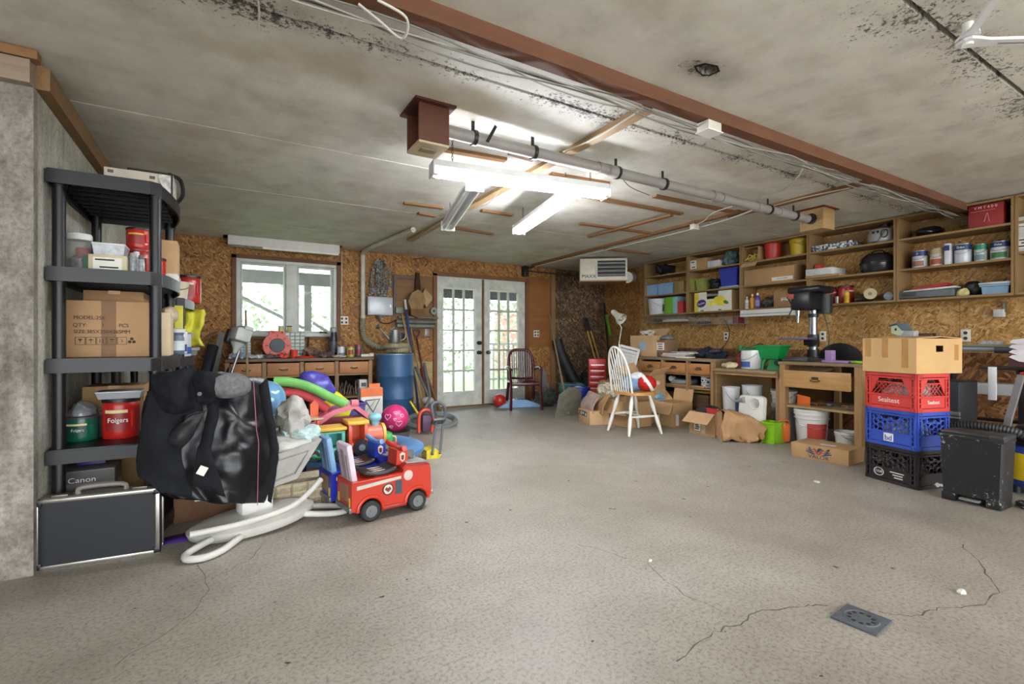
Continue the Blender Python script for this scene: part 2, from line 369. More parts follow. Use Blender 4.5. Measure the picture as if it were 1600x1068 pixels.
sheet(wb, 5.0, 6.3, 0, 1.22, OSBD); sheet(wb, 5.0, 6.3, 1.22, ZC, OSBD, dy=.004)
obj('corner_stud', bx((4.99, YB-.02, 1.15), (.085, .05, 2.28)), wood('#8d6c45', 'z'), wb)
sb = MB()
for x0, x1, z0, z1 in ((-.95, WX0, 0, ZC), (WX0, WX1, 0, WZ0), (WX0, WX1, WZ1, ZC), (WX1, DX0, 0, ZC), (DX0, DX1, DZ, ZC), (DX1, 6.35, 0, ZC)): sb.box(((x0+x1)/2, YB+.09, (z0+z1)/2), (x1-x0, .08, z1-z0))
obj('leak_backing', sb, M('#5a4a3a', .9), wb)  # unseen backing added so no light leaks between the boards
wr = wallroot('wall_right'); obj('leak_backing', bx((XR+.09, 2.05, ZC/2), (.08, 10.2, ZC)), M('#5a4a3a', .9), wr)  # right wall gets the same added backing against light leaks
def sheetR(y0, y1, z0, z1, m, dx=0): obj('board_panel', bx((XR+.02+dx, (y0+y1)/2, (z0+z1)/2), (.04, y1-y0-.003, z1-z0-.003)), m, wr)
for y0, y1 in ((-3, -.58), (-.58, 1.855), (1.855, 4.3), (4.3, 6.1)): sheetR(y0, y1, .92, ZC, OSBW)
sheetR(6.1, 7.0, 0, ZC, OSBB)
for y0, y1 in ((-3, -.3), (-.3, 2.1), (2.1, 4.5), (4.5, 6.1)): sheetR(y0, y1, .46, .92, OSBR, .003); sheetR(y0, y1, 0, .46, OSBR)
CW = mat_conc('concrete_wall_pale', ('#9c9b8e', '#bbbaad', '#d0cfc3')); CG = mat_conc('concrete_wall_grey', ('#5c554e', '#8d877f', '#b0aba3'), 1.6)
wl = wallroot('wall_left')
for k, (a, b) in enumerate(((2.99, 3.42), (3.42, 4.1), (4.1, 4.8), (4.8, 5.6), (5.6, 7.04))):
    obj('form_board_face', bx((XL-.1-.002*(k % 2), (a+b)/2, ZC/2), (.2, b-a-.004, ZC)), CW, wl)
struct('wall_front_left', bx(((XL-4)/2, YF+.01, ZC/2), (4+XL, .1, ZC)), CG)
struct('wall_far_left', bx((-4.05, 0, ZC/2), (.1, 6, ZC)), CG)
# wood strip and cable where the left wall meets the ceiling
tr = struct('trim_1', bx((XL+.025, 4.0, 2.205), (.05, 2.1, .1)), wood('#80603c', 'y'))
struct('trim_2', bx((XL-1.0, YF-.065, 2.2), (2.0, .05, .1)), wood('#8a7a68', 'x')); struct('trim_3', bx((XL-1.0, YF-.065, 2.275), (2.05, .06, .04)), W_STRIPX)
# window
FR = M('#c9ccc4', .5, 0, .1); GL = glass('#f4f8f7', .02, .06)
w1 = wallroot('window_1'); xm = .775
def frame4(root, x0, x1, z0, z1, t, y, d, m, name='window_frame'):
    mb = MB(); mb.box(((x0+x1)/2, y, z0+t/2), (x1-x0, d, t), .004).box(((x0+x1)/2, y, z1-t/2), (x1-x0, d, t), .004)
    mb.box((x0+t/2, y, (z0+z1)/2), (t, d, z1-z0-2*t), .004).box((x1-t/2, y, (z0+z1)/2), (t, d, z1-z0-2*t), .004); return obj(name, mb, m, root)
frame4(w1, WX0, WX1, WZ0, WZ1, .045, YB+.06, .12, FR)
obj('mullion', bx((xm+.025, YB+.05, (WZ0+WZ1)/2), (.13, .1, WZ1-WZ0-.09), .006), FR, w1)
for x0, x1 in ((WX0+.045, xm-.04), (xm+.09, WX1-.045)):
    frame4(w1, x0, x1, WZ0+.045, WZ1-.045, .03, YB+.06, .05, M('#b9bcb6', .5), 'sash')
    obj('pane', bx(((x0+x1)/2, YB+.06, (WZ0+WZ1)/2), (x1-x0-.05, .006, WZ1-WZ0-.14)), GL, w1)
obj('window_latch', bx((1.19, YB-.01, WZ0+.055), (.1, .03, .02), .005), BLACKP, w1)
tm = MB()
for c, s in (((WX0-.02, YB-.008, 1.58), (.05, .03, 1.06)), ((WX1+.02, YB-.008, 1.58), (.05, .03, 1.06)), (((WX0+WX1)/2, YB-.008, WZ1+.02), (1.3, .03, .05)), (((WX0+WX1)/2, YB-.018, WZ0-.02), (1.32, .06, .035))): tm.box(c, s)
struct('trim_4', tm, wood('#6b4526', 'x'))
# french doors: two leaves of fifteen panes
DW = M('#d3d5cd', .55, 0, .12, 5); DWS = M('#c3c7bd', .6, 0, .22, 7)
pane_mesh = None; GBM = M('#b4b8ae', .55, 0, .1)
def leaf(n, x0, x1, knobs):
    global pane_mesh
    r = wallroot(n); z0, z1 = .015, DZ-.025; gx0, gx1, gz0, gz1 = x0+.12, x1-.14, .22+.02, 1.84
    y = YB+.045; d = .045; mb = MB()
    for c, s in ((((x0+gx0)/2, y, (z0+z1)/2), (gx0-x0, d, z1-z0)), (((gx1+x1)/2, y, (z0+z1)/2), (x1-gx1, d, z1-z0)), (((gx0+gx1)/2, y, (z0+gz0)/2), (gx1-gx0, d, gz0-z0)), (((gx0+gx1)/2, y, (gz1+z1)/2), (gx1-gx0, d, z1-gz1))): mb.box(c, s)
    obj('door_frame', mb, DWS, r); frame4(r, gx0-.02, gx1+.02, gz0-.02, gz1+.02, .022, y-.025, .012, DW, 'glazing_bead')
    cw, rh = (gx1-gx0)/3, (gz1-gz0)/5
    for i in (1, 2): obj('glazing_bar', bx((gx0+cw*i, y, (gz0+gz1)/2), (.028, .04, gz1-gz0)), GBM, r)
    for j in (1, 2, 3, 4): obj('glazing_bar', bx(((gx0+gx1)/2, y, gz0+rh*j), (gx1-gx0, .038, .028)), GBM, r)
    if pane_mesh is None: pane_mesh = bx((0, 0, 0), (cw-.02, .005, rh-.02)).done(); pane_mesh.materials.append(GL)
    for i in range(3):
        for j in range(5): obj('pane', pane_mesh, None, r, (gx0+cw*(i+.5), y, gz0+rh*(j+.5)))
    for kx, kz, kr, km in knobs:
        k = MB(); k.cyl((kx, y-.02, kz), (kx, y-.035, kz), .032, seg=18).cyl((kx, y-.035, kz), (kx, y-.07, kz), .012)
        k.sph((kx, y-.085, kz), (kr, .024, kr), 16, 10); obj('door_knob', k, km, r)
leaf('door_1', DX0+.03, (DX0+DX1)/2-.012, [(3.56, 1.0, .03, BLACKP), (3.56, .845, .03, BLACKP)])
leaf('door_2', (DX0+DX1)/2+.012, DX1-.03, [(3.725, .845, .03, metal('#77736c'))])
tm = MB()
for c, s in (((DX0+.0, YB-.005, 1.03), (.06, .05, 2.06)), ((DX1, YB-.005, 1.03), (.06, .05, 2.06)), (((DX0+DX1)/2, YB-.005, DZ), (1.73, .05, .06)), (((DX0+DX1)/2, YB+.012, 1.02), (.03, .03, 2.0)), (((DX0+DX1)/2, YB+.0, .008), (1.7, .1, .016))): tm.box(c, s)
struct('trim_5', tm, W_TRIM)
# ---------------------------------------------------------------- outdoors
def mat_leaf(col):
    t = NT('leaves'); a = t.noise(t.coord(world=True), 9, 4); c = C(col); t.col(t.ramp(a, [(.3, vary(c, .55)), (.7, vary(c, 1.5))])); t.b.inputs['Roughness'].default_value = .6; return t.m
struct('ground_outside', bx((3, 22, -.2), (60, 29.6, .2)), mat_leaf('#6d8a4e'))
struct('driveway', bx((1, -13, -.1), (40, 19.8, .1)), M('#d0ccc3', .9))
hm = MB()
for k in range(5200):
    x = rnd.uniform(-7, 12); y = 12.5+rnd.uniform(-.8, .8); z = rnd.random()**.8*2.3; s = rnd.uniform(.05, .13)
    hm.at((x, y, z), (rnd.uniform(-1.2, 1.2), rnd.uniform(-1, 1), rnd.random()*6)).add([(-s, 0, 0), (0, -s*.5, 0), (s, 0, 0), (0, s*.5, .02)], [(0, 1, 2, 3)])
he = obj('hedge', hm, mat_leaf('#aab39c')); tag(he, 'leafy hedge with haze put into its pale green, seen through the window and door panes', 'hedge', kind='stuff')  # leaf colour is paled to give the bright haze outdoors
DK = M('#6f6a66', .8); DG = M('#a19fa2', .7)
rt = thing('deck_awning', 'grey lean-to roof on posts outside the window and glass doors', 'awning', (0, 0, 0))
obj('roof_sheet', bx((2.6, 8.3, 2.32), (7.5, 2.2, .05), 0, (.08, 0, 0)), DK, rt); obj('fascia_beam', bx((2.6, 9.3, 2.12), (7.5, .09, .22)), DG, rt)
for x in (1.32, 2.75, 5.9): obj('post', bx((x, 9.3, 1.0), (.12, .12, 2.0)), DG, rt)
for x0, z0, x1, z1 in ((.1, 1.85, 1.25, 1.25), (1.4, 1.35, 2.3, .75)): obj('brace', tb([(x0, 9.2, z0), (x1, 9.2, z1)], .03, 6), DG, rt)
obj('dark_eave_board', bx((5.1, 8.5, 2.12), (4.0, .05, .56)), M('#3a383c', .8), rt)  # dark board added to stand for the awning eave darkening the top panes
rr = thing('deck_railing', 'grey deck railing with thin upright balusters outside the glass door', 'railing', (6.15, 9.6, -.02))
obj('top_rail', bx((0, 0, .98), (2.2, .09, .05)), DG, rr); obj('bottom_rail', bx((0, 0, .2), (2.2, .06, .05)), DG, rr)
for k in range(17): obj('baluster', bx((-1.04+k*.13, 0, .44), (.03, .03, 1.04)), DG, rr)
sh = thing('neighbouring_shed', 'red brick outbuilding glimpsed through the right glass door', 'shed', (10.0, 15.2, -.1))
obj('shed_wall', bx((0, 0, 1.1), (3, .6, 2.2)), M('#a1786c', .9, 0, .25, 30), sh); obj('shed_roof', MB().prism([(-1.7, 2.2), (1.7, 2.2), (1.5, 2.5), (-1.5, 2.5)], .9), DK, sh)
# ================================================================ ceiling: beam, battens, cables, dust pipe, lamps
solo('ceiling_beam', 'long reddish wooden beam along the ceiling carrying bundled cables', 'beam', bx((2.75, 1.75, 2.265), (6.86, .07, .07)), W_BEAM)
def batten(p, q, label, wd=.06, th=.022, z=ZC, m=None, group=None):
    a, b = atZ(*p, z-th/2), atZ(*q, z-th/2); d = b-a; L = d.length
    return solo('ceiling_batten', label, 'batten', bx((0, 0, 0), (L, wd, th)), m or W_STRIPX, ((a.x+b.x)/2, (a.y+b.y)/2, z-th/2), math.atan2(d.y, d.x), group)
batten((1012, 170), (640, 375), 'long pale wooden batten running from the beam towards the window wall', .075, .03, m=wood('#a98a60', 'x'))
batten((1372, 280), (1140, 338), 'wooden batten joining the beam to the dust pipe, near part', .06, .03); batten((1155, 330), (832, 414), 'wooden batten with white cables leading to the heater corner', .06, .03)
for (p, q), bl in zip((((631, 317), (692, 325)), ((653, 333), (680, 338)), ((752, 329), (800, 336)), ((711, 356), (770, 366)), ((935, 310), (1065, 334)), ((1022, 306), (1151, 332)), ((906, 349), (1016, 364)), ((945, 389), (1016, 396)), ((693, 233), (790, 250)), ((797, 238), (834, 249)), ((860, 272), (950, 287))), ('left of the unlit lamp', 'touching the conduit by the unlit lamp', 'between the unlit and lit lamps', 'behind the unlit lamp', 'right of the lit lamps', 'under the dust pipe', 'crossing the slanting one', 'before the heater', 'above the left end of the crosswise lamp', 'in the crook of the long batten', 'above the right end of the crosswise lamp')): batten(p, q, 'short brown wooden ceiling batten '+bl, .055, .02, group='ceiling battens')
batten((920, 370), (1050, 336), 'slanting wooden batten crossing a shorter one before the heater', .05, .018, z=ZC-.021)
CAB = M('#c9c6bd', .5, 0, .08)
def cable(pts, label, r=.005, m=None, name='electric_cable', sm=6, group=None): return solo(name, label, 'cable', tb(pts, r, 6, sm), m or CAB, group=group)
for k in range(5):                                         # the bundle stapled along the beam
    P = []
    for i in range(22):
        x = -.6+i*.315; P.append((x, 1.75+.045+.008*k+.02*math.sin(i*1.3+k*2), 2.235-abs(.028*math.sin(i*.9+k*1.7))-.004*k))
    cable(P, ('pale' if k % 2 else 'grey')+' electric cable in the bundle hanging along the ceiling beam', .004, M('#98958d' if k % 2 else '#77756f', .5), group='beam cables')
z = 2.2
cable([atZ(590, 0, 2.2), atZ(635, 28, 2.17), atZ(628, 60, 2.15), atZ(590, 30, 2.19), atZ(560, 6, 2.22)], 'white cable loop dangling from the beam bundle', .005)
cable([atZ(402, -6, 2.28), atZ(405, 20, 2.26), atZ(403, 45, 2.25)], 'short white cable end hanging from the ceiling joint', .004)
cable([atZ(1262, 247, 2.24), atZ(1250, 272, 2.22), atZ(1225, 296, 2.24), atZ(1190, 308, 2.25)], 'white cable looping from the beam to the dust pipe', .006)
cable([atZ(1145, 322, 2.26), atZ(1115, 332, 2.25), atZ(1100, 345, 2.25), atZ(1085, 352, 2.25)], 'white cable drop to the junction box on the batten', .005)
cable([atZ(1190, 322, 2.26), atZ(1150, 338, 2.25), atZ(1085, 357, 2.25), atZ(960, 387, 2.26), atZ(880, 405, 2.26), atZ(832, 417, 2.26)], 'white cable stapled along the batten to the heater', .008)
cable([atZ(1330, 293, 2.27), atZ(1250, 310, 2.24), atZ(1180, 330, 2.26)], 'thin white cable sagging beside the near batten', .004)
cable([atZ(1005, 168, 2.265), atZ(980, 185, 2.255), atZ(930, 215, 2.255), atZ(880, 237, 2.26)], 'pale cable running along the long batten', .005)
cable([atZ(780, 298, 2.25), atZ(765, 316, 2.2), atZ(745, 325, 2.2), atZ(680, 352, 2.22), atZ(648, 380, 2.24), atZ(640, 400, 2.2)], 'grey lamp cord leading from the unlit lamp to the wall', .004)
cable([atZ(970, 275, 2.25), atZ(985, 292, 2.24), atZ(1015, 305, 2.27)], 'thin dark wire beside the lit ceiling lamp', .003, M('#4a4848'))
def jbox(u, v, zz, label, s=.1):
    p = atZ(u, v, zz); t = thing('junction_box', label, 'junction box', (p.x, p.y, ZC))
    obj('box_body', bx((0, 0, zz-ZC), (s, s*.7, .05), .004), M('#cfccc2'), t); obj('cover_plate', bx((0, 0, zz-ZC-.028), (s*1.1, s*.8, .006)), WHITE, t); obj('mounting_stem', bx((0, 0, (zz-ZC)/2+.01), (s*.5, s*.5, ZC-zz-.02)), W_STRIPX, t)
jbox(1108, 200, 2.2, 'white outlet box under the ceiling beam', .11); jbox(1085, 354, 2.24, 'white junction box on the batten before the heater', .08)
# dust pipe between two wooden boxes
PG = M('#8b8784', .5, 0, .18, 4); a, b = atZ(693, 204, 2.2), atZ(1262, 342, 2.2); d = b-a; L = d.length
pp = thing('dust_pipe', 'long grey plastic pipe slung under the ceiling between two wooden boxes', 'pipe', (a.x, a.y, 2.2), math.atan2(d.y, d.x))
obj('pipe', MB().cyl((0, 0, 0), (L, 0, 0), .036, seg=20), PG, pp)
for f in (.31, .33, .63, .66, .79, .88): obj('coupling', MB().cyl((L*f-.045, 0, 0), (L*f+.045, 0, 0), .042, seg=20), PG, pp)
for f in (.05, .16, .345, .47, .83, .94):
    obj('strap', MB().cyl((L*f-.011, 0, 0), (L*f+.011, 0, 0), .0445, seg=16).box((L*f, .012, .068), (.02, .006, .065)), BLACKP, pp)
obj('strap_end', bx((L*.075, -.04, .03), (.018, .006, .12), 0, (0, .5, 0)), BLACKP, pp)
DWD = wood('#5b3526', 'x', .45); t = thing('duct_box', 'dark stained wooden duct box with pale base at the pipe end', 'box', (a.x-.085, a.y+.02, ZC))
for c, s in (((0, -.09, -.11), (.17, .015, .2)), ((0, .09, -.11), (.17, .015, .2)), ((.08, 0, -.11), (.015, .165, .2))): obj('side_panel', bx(c, s), DWD, t)
obj('top_plate', bx((0, 0, -.006), (.23, .26, .012)), wood('#4a1f18', 'x'), t); obj('base_panel', bx((0, 0, -.215), (.17, .195, .014)), M('#b9a98a', .6), t); obj('base_slot', bx((0, 0, -.224), (.09, .05, .004)), M('#8a7c60'), t)
obj('inner_wall', bx((-.02, 0, -.11), (.012, .16, .19)), M('#2b1a14', .8), t)
p = b; LW = wood('#a8895c', 'x'); t = thing('duct_box', 'pale plywood duct box above the wall shelves at the pipe end', 'box', (p.x+.13, p.y-.02, ZC), .0)
for c, s in (((-.09, 0, -.1), (.014, .19, .19)), ((.09, 0, -.1), (.014, .19, .19)), ((0, -.1, -.1), (.2, .014, .19)), ((0, .1, -.1), (.2, .014, .19))): obj('side_panel', bx(c, s), LW, t)
obj('base_panel', bx((0, 0, -.198), (.2, .215, .012)), LW, t); obj('top_plate', bx((0, 0, -.004), (.28, .27, .008)), wood('#6b2f22', 'x'), t); obj('pipe_collar', MB().at((-.1, 0, -.1), (0, R90, 0)).lathe([(.036, -.015), (.05, -.015), (.05, .0), (.036, .0)]), M('#2a2522'), t)
# fluorescent lamps
TUBE = glow('#f6f9ff', LAMP); TOFF = M('#dfe2e4', .25, 0, .04); LWH = M('#d6d8d8', .4, 0, .08)
def lamp(p, q, zz, lit, label, chains=True):
    a, b = atZ(*p, zz), atZ(*q, zz); d = b-a; d.z = 0; L = 1.25; c = (a+b)/2
    t = thing('fluorescent_lamp', label, 'lamp', (c.x, c.y, ZC), math.atan2(d.y, d.x)); h = zz-ZC
    obj('housing', MB().prism([(-.062, h+.018), (-.05, h+.06), (.05, h+.06), (.062, h+.018), (.03, h+.014), (0, h+.03), (-.03, h+.014)], L, 'yz'), LWH, t)
    for s in (-1, 1):
        obj('end_cap', bx((s*(L/2+.004), 0, h+.012), (.012, .13, .09), .003), LWH, t)
        tu = obj('tube', MB().cyl((-L/2+.03, s*.034, h-.01), (L/2-.03, s*.034, h-.01), .0165, seg=14), TUBE if lit else TOFF, t)
        for e in (-1, 1): obj('tube_socket', bx((e*(L/2-.015), s*.034, h-.005), (.025, .03, .05), .004), WHITE, t)
        if chains:
            m = MB()
            n = int((-h-.055)/.018)+1
            for k in range(n): m.at((s*.5, 0, -.01-k*.018), (R90, 0, R90*(k % 2)), (1, 1, 1)); m.tube([(.006*math.cos(x), .011*math.sin(x), 0) for x in [i*PI/4 for i in range(8)]], .0018, 5, 0, True)
            obj('chain', m, M('#4c4a48', .5, .6), t)
    return t
lamp((680, 268), (943, 303), 2.08, True, 'lit white fluorescent lamp hanging crosswise by two chains')
lamp((738, 297), (702, 352), 2.10, False, 'unlit white fluorescent lamp pointing at the window wall')
lamp((892, 305), (812, 360), 2.10, True, 'lit white fluorescent lamp pointing at the back wall')
# old lamp over the window
lc, rz, W, D, H = B(356, 531, 366, 391, 6.74, .2); t = thing('fluorescent_lamp', 'old white unlit lamp housing above the window with peeling edge', 'lamp', lc)
obj('housing', bx((0, 0, H/2+.02), (W, D, H), .006), M('#d5d5d0', .5, 0, .08), t); obj('reflector_lip', bx((W*.14, -D/2+.012, .012), (W*.7, .02, .03)), WHITE, t)
m = MB(); pl = [(-W/2, .02)]+[(-W/2+i*W*.03, .02-.014*rnd.random()-.008*(i % 2)) for i in range(1, 9)]+[(-W/2+W*.27, .02)]; obj('peeled_edge', m.prism(pl, .004, 'xz', -D/2+.002), M('#7c6a5c'), t)
obj('mounting_board', bx((0, .02, H+.02+(2.3-lc[2]-H-.02)/2), (W*1.08, D, 2.3-lc[2]-H-.02)), W_TRIM, t)
# white garage door bracket arm
ga = atZ(1512, 60, 2.24); t = thing('folding_bracket', 'white plastic folding bracket arm fixed to the ceiling by its joint', 'bracket', (ga.x, ga.y, ZC)); e1 = atZ(1575, -30, 2.24)-ga; e2 = atZ(1640, 56, 2.24)-ga
PW = M('#d9d9dc', .4, 0, .04)
def arm(e, wd, z0, slot=False):
    an = math.atan2(e.y, e.x); L = e.length+.12; m = MB().at((0, 0, z0), (0, 0, an))
    pl = [(-.03, -.02), (-.012, -.036), (.03, -.03), (.07, -wd/2), (L, -wd/2), (L, wd/2), (.07, wd/2), (.03, .03), (-.012, .036), (-.03, .02)]
    return obj('arm', m.prism(pl, .012, 'xy'), PW, t), an, L
arm(e1, .026, -.06); _, an, L = arm(e2, .042, -.075)
obj('arm_slot', MB().at((0, 0, -.082), (0, 0, an)).box((L*.55, 0, 0), (L*.55, .008, .003)), M('#8a8880'), t); obj('pivot', MB().cyl((0, 0, 0), (0, 0, -.09), .018, seg=20), WHITE, t)
# unit heater in the corner
t = thing('unit_heater', 'beige hanging gas heater with black louvres in the back corner', 'heater', (5.05, 5.75, ZC), math.radians(-37))
HB = M('#c6c1b0', .45, 0, .06); hw, hd, hh, hz = .7, .42, .33, -.36
obj('cabinet', bx((0, 0, hz+hh/2), (hw, hd, hh), .008), HB, t); obj('louvre_opening', bx((.115, -hd/2-.002, hz+hh/2+.01), (.41, .008, .235)), M('#1a1a1b', .6), t)
for k in range(4): obj('louvre', bx((.115, -hd/2-.016, hz+.085+k*.058), (.4, .05, .012), 0, (.55, 0, 0)), M('#b0b2b2', .35, .4), t)
frm = MB().box((.115, -hd/2-.006, hz+hh/2+.14), (.45, .02, .025)).box((.115, -hd/2-.006, hz+.035), (.45, .02, .03)).box((-.1, -hd/2-.006, hz+hh/2+.01), (.02, .02, .28)).box((.335, -hd/2-.006, hz+hh/2+.01), (.025, .02, .28)); obj('louvre_frame', frm, HB, t)
text('MAXX', .075, INK, t, (-.215, -hd/2-.002, hz+.06)); obj('base_tray', bx((0, 0, hz-.008), (hw*.98, hd*.98, .016)), M('#8c6a45'), t)
for s in (-1, 1): obj('hanger_rod', MB().cyl((s*.28, 0, 0), (s*.28, 0, hz+hh), .006), WIRE, t)
obj('flue_duct', tb([(.3, .16, hz+.1), (.4, .2, hz+.09), (.5, .3, hz+.1)], .07, 14, 4), M('#8b8885', .4, .6), t); obj('flue_mouth', MB().at((.37, -.02, hz+.06), (R90, 0, .3)).lathe([(.07, -.02), (.085, -.02), (.085, .03), (.07, .03)]), M('#9b948c', .4, .4), t)
cable([(4.36, 6.6, 2.24), (4.42, 6.95, 2.22), (4.9, 6.96, 2.21), (5.5, 6.95, 2.2)], 'dark cable run along the top of the back wall', .014, M('#3a3430', .7)); solo('cable_box', 'small black box at the end of the batten over the door', 'box', bx((4.4, 6.95, 2.2), (.09, .1, .17), .006), BLACKP)
# ================================================================ outlets and things fixed to the walls
def outlet(loc, rz, label, dbl=False):
    t = thing('power_outlet', label, 'outlet', loc, rz); w_ = .115 if dbl else .075
    obj('cover_plate', bx((0, -.004, 0), (w_, .008, .118), .003), M('#d8d5c6', .4, 0, .03), t)
    for x in ((-.028, .028) if dbl else (0,)):
        for zz in (-.026, .026):
            s = obj('socket', MB().at((x, -.0095, zz), (R90, 0, 0)).lathe([(.016, 0), (.016, .003), (.001, .003)], 14), M('#2a2826'), t)
def wp(u, v): p = atX(u, v, XR); return (p.x, p.y, p.z)
def bp(u, v, Y=YB): p = atY(u, v, Y); return (p.x, p.y, p.z)
outlet(wp(1135, 525), -R90, 'white wall outlet above the gloves and green spreader'); outlet(wp(1286, 525), -R90, 'white wall outlet beside the drill press'); outlet(wp(1509, 524), -R90, 'ivory wall outlet above the folding workstand')
outlet(bp(838, 521), 0, 'white wall outlet between glass doors and corner stud', True); outlet(bp(537.5, 500.5), 0, 'white double outlet beside the window', True)
solo('switch_plate', 'grey metal switch plate by the tool rack', 'switch', MB().box((0, -.006, 0), (.075, .012, .12), .004).box((0, -.014, 0), (.012, .012, .03)), metal('#8c8880', .5), bp(667, 519)); solo('socket_box', 'small black socket box behind the barrel', 'socket', MB().box((0, -.02, 0), (.1, .04, .09), .005).cyl((0, -.04, 0), (0, -.046, 0), .03), BLACKP, bp(629, 526))
cable([bp(534, 393, 6.98), bp(534, 430, 6.985), bp(533, 470, 6.985), bp(534, 492, 6.985)], 'white cable dropping to the outlet beside the window', .006)
lc, rz, W, D, H = B(575, 614, 463.5, 492, 6.86, .14); t = thing('electrical_panel', 'pale grey electrical panel with a door on the back wall', 'electrical panel', lc)
obj('cabinet', bx((0, 0, H/2), (W, D, H), .005), M('#a9b0b4', .4, .2, .05), t); dd = obj('panel_door', bx((0, -D/2-.006, H/2), (W*.9, .012, H*.88), .003), M('#b7bec2', .4, .2, .05), t); obj('latch', bx((W*.38, -D/2-.015, H/2), (.02, .01, .04)), WIRE, dd)
solo('wood_block', 'short wooden block nailed by the white drain pipe', 'block', bx((0, -.012, 0), (.16, .024, .07)), W_STRIPX, bp(556, 484))
# white drain pipe
PV = M('#bdb8a8', .45, 0, .15); x, y = bp(567, 400, 6.93)[:2]; t = thing('drain_pipe', 'off-white plastic drain pipe running down the back wall into a hose', 'pipe', (x, y, 0))
obj('pipe', MB().cyl((0, 0, 1.33), (0, 0, 2.24), .032, seg=16), PV, t); obj('elbow', tb([(0, 0, 2.23), (0, -.03, 2.262), (0, -.12, 2.265), (0, -.5, 2.262)], .03, 12, 4), PV, t)
for zz in (2.2, 1.9, 1.36): obj('coupling', MB().cyl((0, 0, zz-.03), (0, 0, zz+.03), .037, seg=16), PV, t)
obj('clamp', bx((0, .035, 1.85), (.1, .07, .02)), BLACKP, t); cr = [(0, 0, 1.35), (0, 0, 1.2), (.03, -.05, 1.05), (.12, -.2, .96), (.26, -.35, .93)]; obj('corrugated_hose', tb(cr, [.037 if k % 2 else .045 for k in range(49)], 14, 12), M('#8f866f', .7), t)
solo('pipe_conduit', 'off-white conduit running along the ceiling to the drain pipe', 'pipe', MB().cyl((1.83, 5.2, 2.262), (x, 6.45, 2.262), .03), PV)
# chains hanging over the panel
cx = bp(594, 404, 6.9); t = thing('hanging_chains', 'bundle of grey steel chains hung over the electrical panel', 'chain', (cx[0], 6.995, 0)); CHM = M('#8a8986', .4, .6, .3)
for k in range(9):
    m = MB(); n = 27; x0 = -.1+.026*k+.03*math.sin(k*5); bot = [1.72, 1.6, 1.75, 1.5, 1.66, 1.36, 1.45, 1.7, 1.8][k]; wv = .06+.02*(k % 3)
    for i in range(n*2):
        s = i/(n*2-1); an = s*PI; px_ = x0*(.4+.6*math.sin(an))+wv*math.cos(an)*math.sin(an)**.5; pz = 2.16-(2.16-bot)*math.sin(an)
        m.at((px_+.006*rnd.random(), -.05-.012*(k % 4), pz), (R90*(i % 2), .5*math.cos(an), rnd.uniform(-.4, .4))).tube([(.014*math.cos(q), 0, .024*math.sin(q)) for q in [j*PI/3 for j in range(6)]], .0045, 5, 0, True)
    obj('chain_strand', m, CHM, t)
obj('hook', tb([(0, 0, 2.17), (0, -.06, 2.17), (0, -.09, 2.2)], .008, 6), BLACKP, t)
# metal bracket, tool belt, pipes
t = thing('angle_bracket', 'dark metal angle bracket between the chains and tool belt', 'bracket', bp(616, 432)); obj('upright', bx((0, -.015, -.28), (.03, .03, .58)), M('#544a4e', .5, .5), t); obj('bracket_arm', bx((.19, -.02, -.01), (.38, .03, .035)), M('#544a4e', .5, .5), t)
TAN = cloth('#8d7452'); t = thing('tool_belt', 'worn tan leather tool belt with pouches hung on the wall', 'tool belt', bp(650, 428))
obj('strap', MB().prism([(-.02, .02), (.035, .02), (.05, -.2), (.03, -.34), (-.03, -.34), (-.035, -.18)], .03, 'xz', -.05).rough(.008, 12, 2), cloth('#3f3128'), t)
obj('pouch', MB().prism([(-.17, -.42), (-.12, -.3), (-.02, -.24), (.06, -.3), (.1, -.4), (.05, -.52), (-.12, -.54)], .1, 'xz', -.1).rough(.012, 10, 3), TAN, t); obj('pouch', MB().prism([(.06, -.3), (.1, -.22), (.22, -.34), (.2, -.4), (.12, -.5), (.08, -.42)], .07, 'xz', -.08).rough(.012, 10, 4), cloth('#a58e68'), t); obj('pouch_flap', MB().prism([(-.13, -.53), (.06, -.5), (.1, -.6), (-.02, -.66), (-.12, -.62)], .08, 'xz', -.1).rough(.01, 10, 5), cloth('#6d5638'), t)
for i, (u0, u1, v, r, c) in enumerate(((619, 681, 502, .03, '#5f645c'), (620, 678, 508.5, .028, '#777a70'), (622, 684, 495, .016, '#6c6a5e'))):
    a_, b_ = bp(u0, v, 6.93), bp(u1, v, 6.93); solo('spare_pipe', ('dark green-grey', 'lighter grey', 'thin brown-grey')[i]+' pipe lying on hooks below the tool belt', 'pipe', MB().cyl((0, 0, 0), (b_[0]-a_[0], 0, 0), r, seg=14).box((.12, .035, 0), (.02, .07, .02)).box((.45, .035, 0), (.02, .07, .02)), M(c, .55, 0, .25), a_)
solo('tape_roll', 'grey tape roll on the wall above the spare pipes', 'tape', MB().at((0, 0, 0), (R90, 0, 0)).lathe([(.02, 0), (.055, 0), (.055, .06), (.02, .06), (.02, 0)], 20), M('#7f8a80', .6), bp(676, 486)); solo('tin_box', 'small grey tin on the wall beside the electrical panel', 'tin', bx((0, -.04, 0), (.11, .08, .09), .006), M('#6a7468', .5, .3), bp(622, 485))
cable([bp(588, 493, 6.97), bp(595, 503, 6.96), bp(607, 505, 6.96), bp(620, 499, 6.97)], 'black cable drooping under the electrical panel', .008, BLACKP)
cable([bp(612, 402, 6.98), bp(611, 420, 6.97), bp(609, 440, 6.96)], 'thin white string hanging beside the chains', .003); cable([bp(646, 405, 6.97), bp(664, 403, 6.96), bp(669, 410, 6.96), bp(664, 416, 6.97)], 'brown cable loop at the top of the back wall', .008, M('#5a4632'))
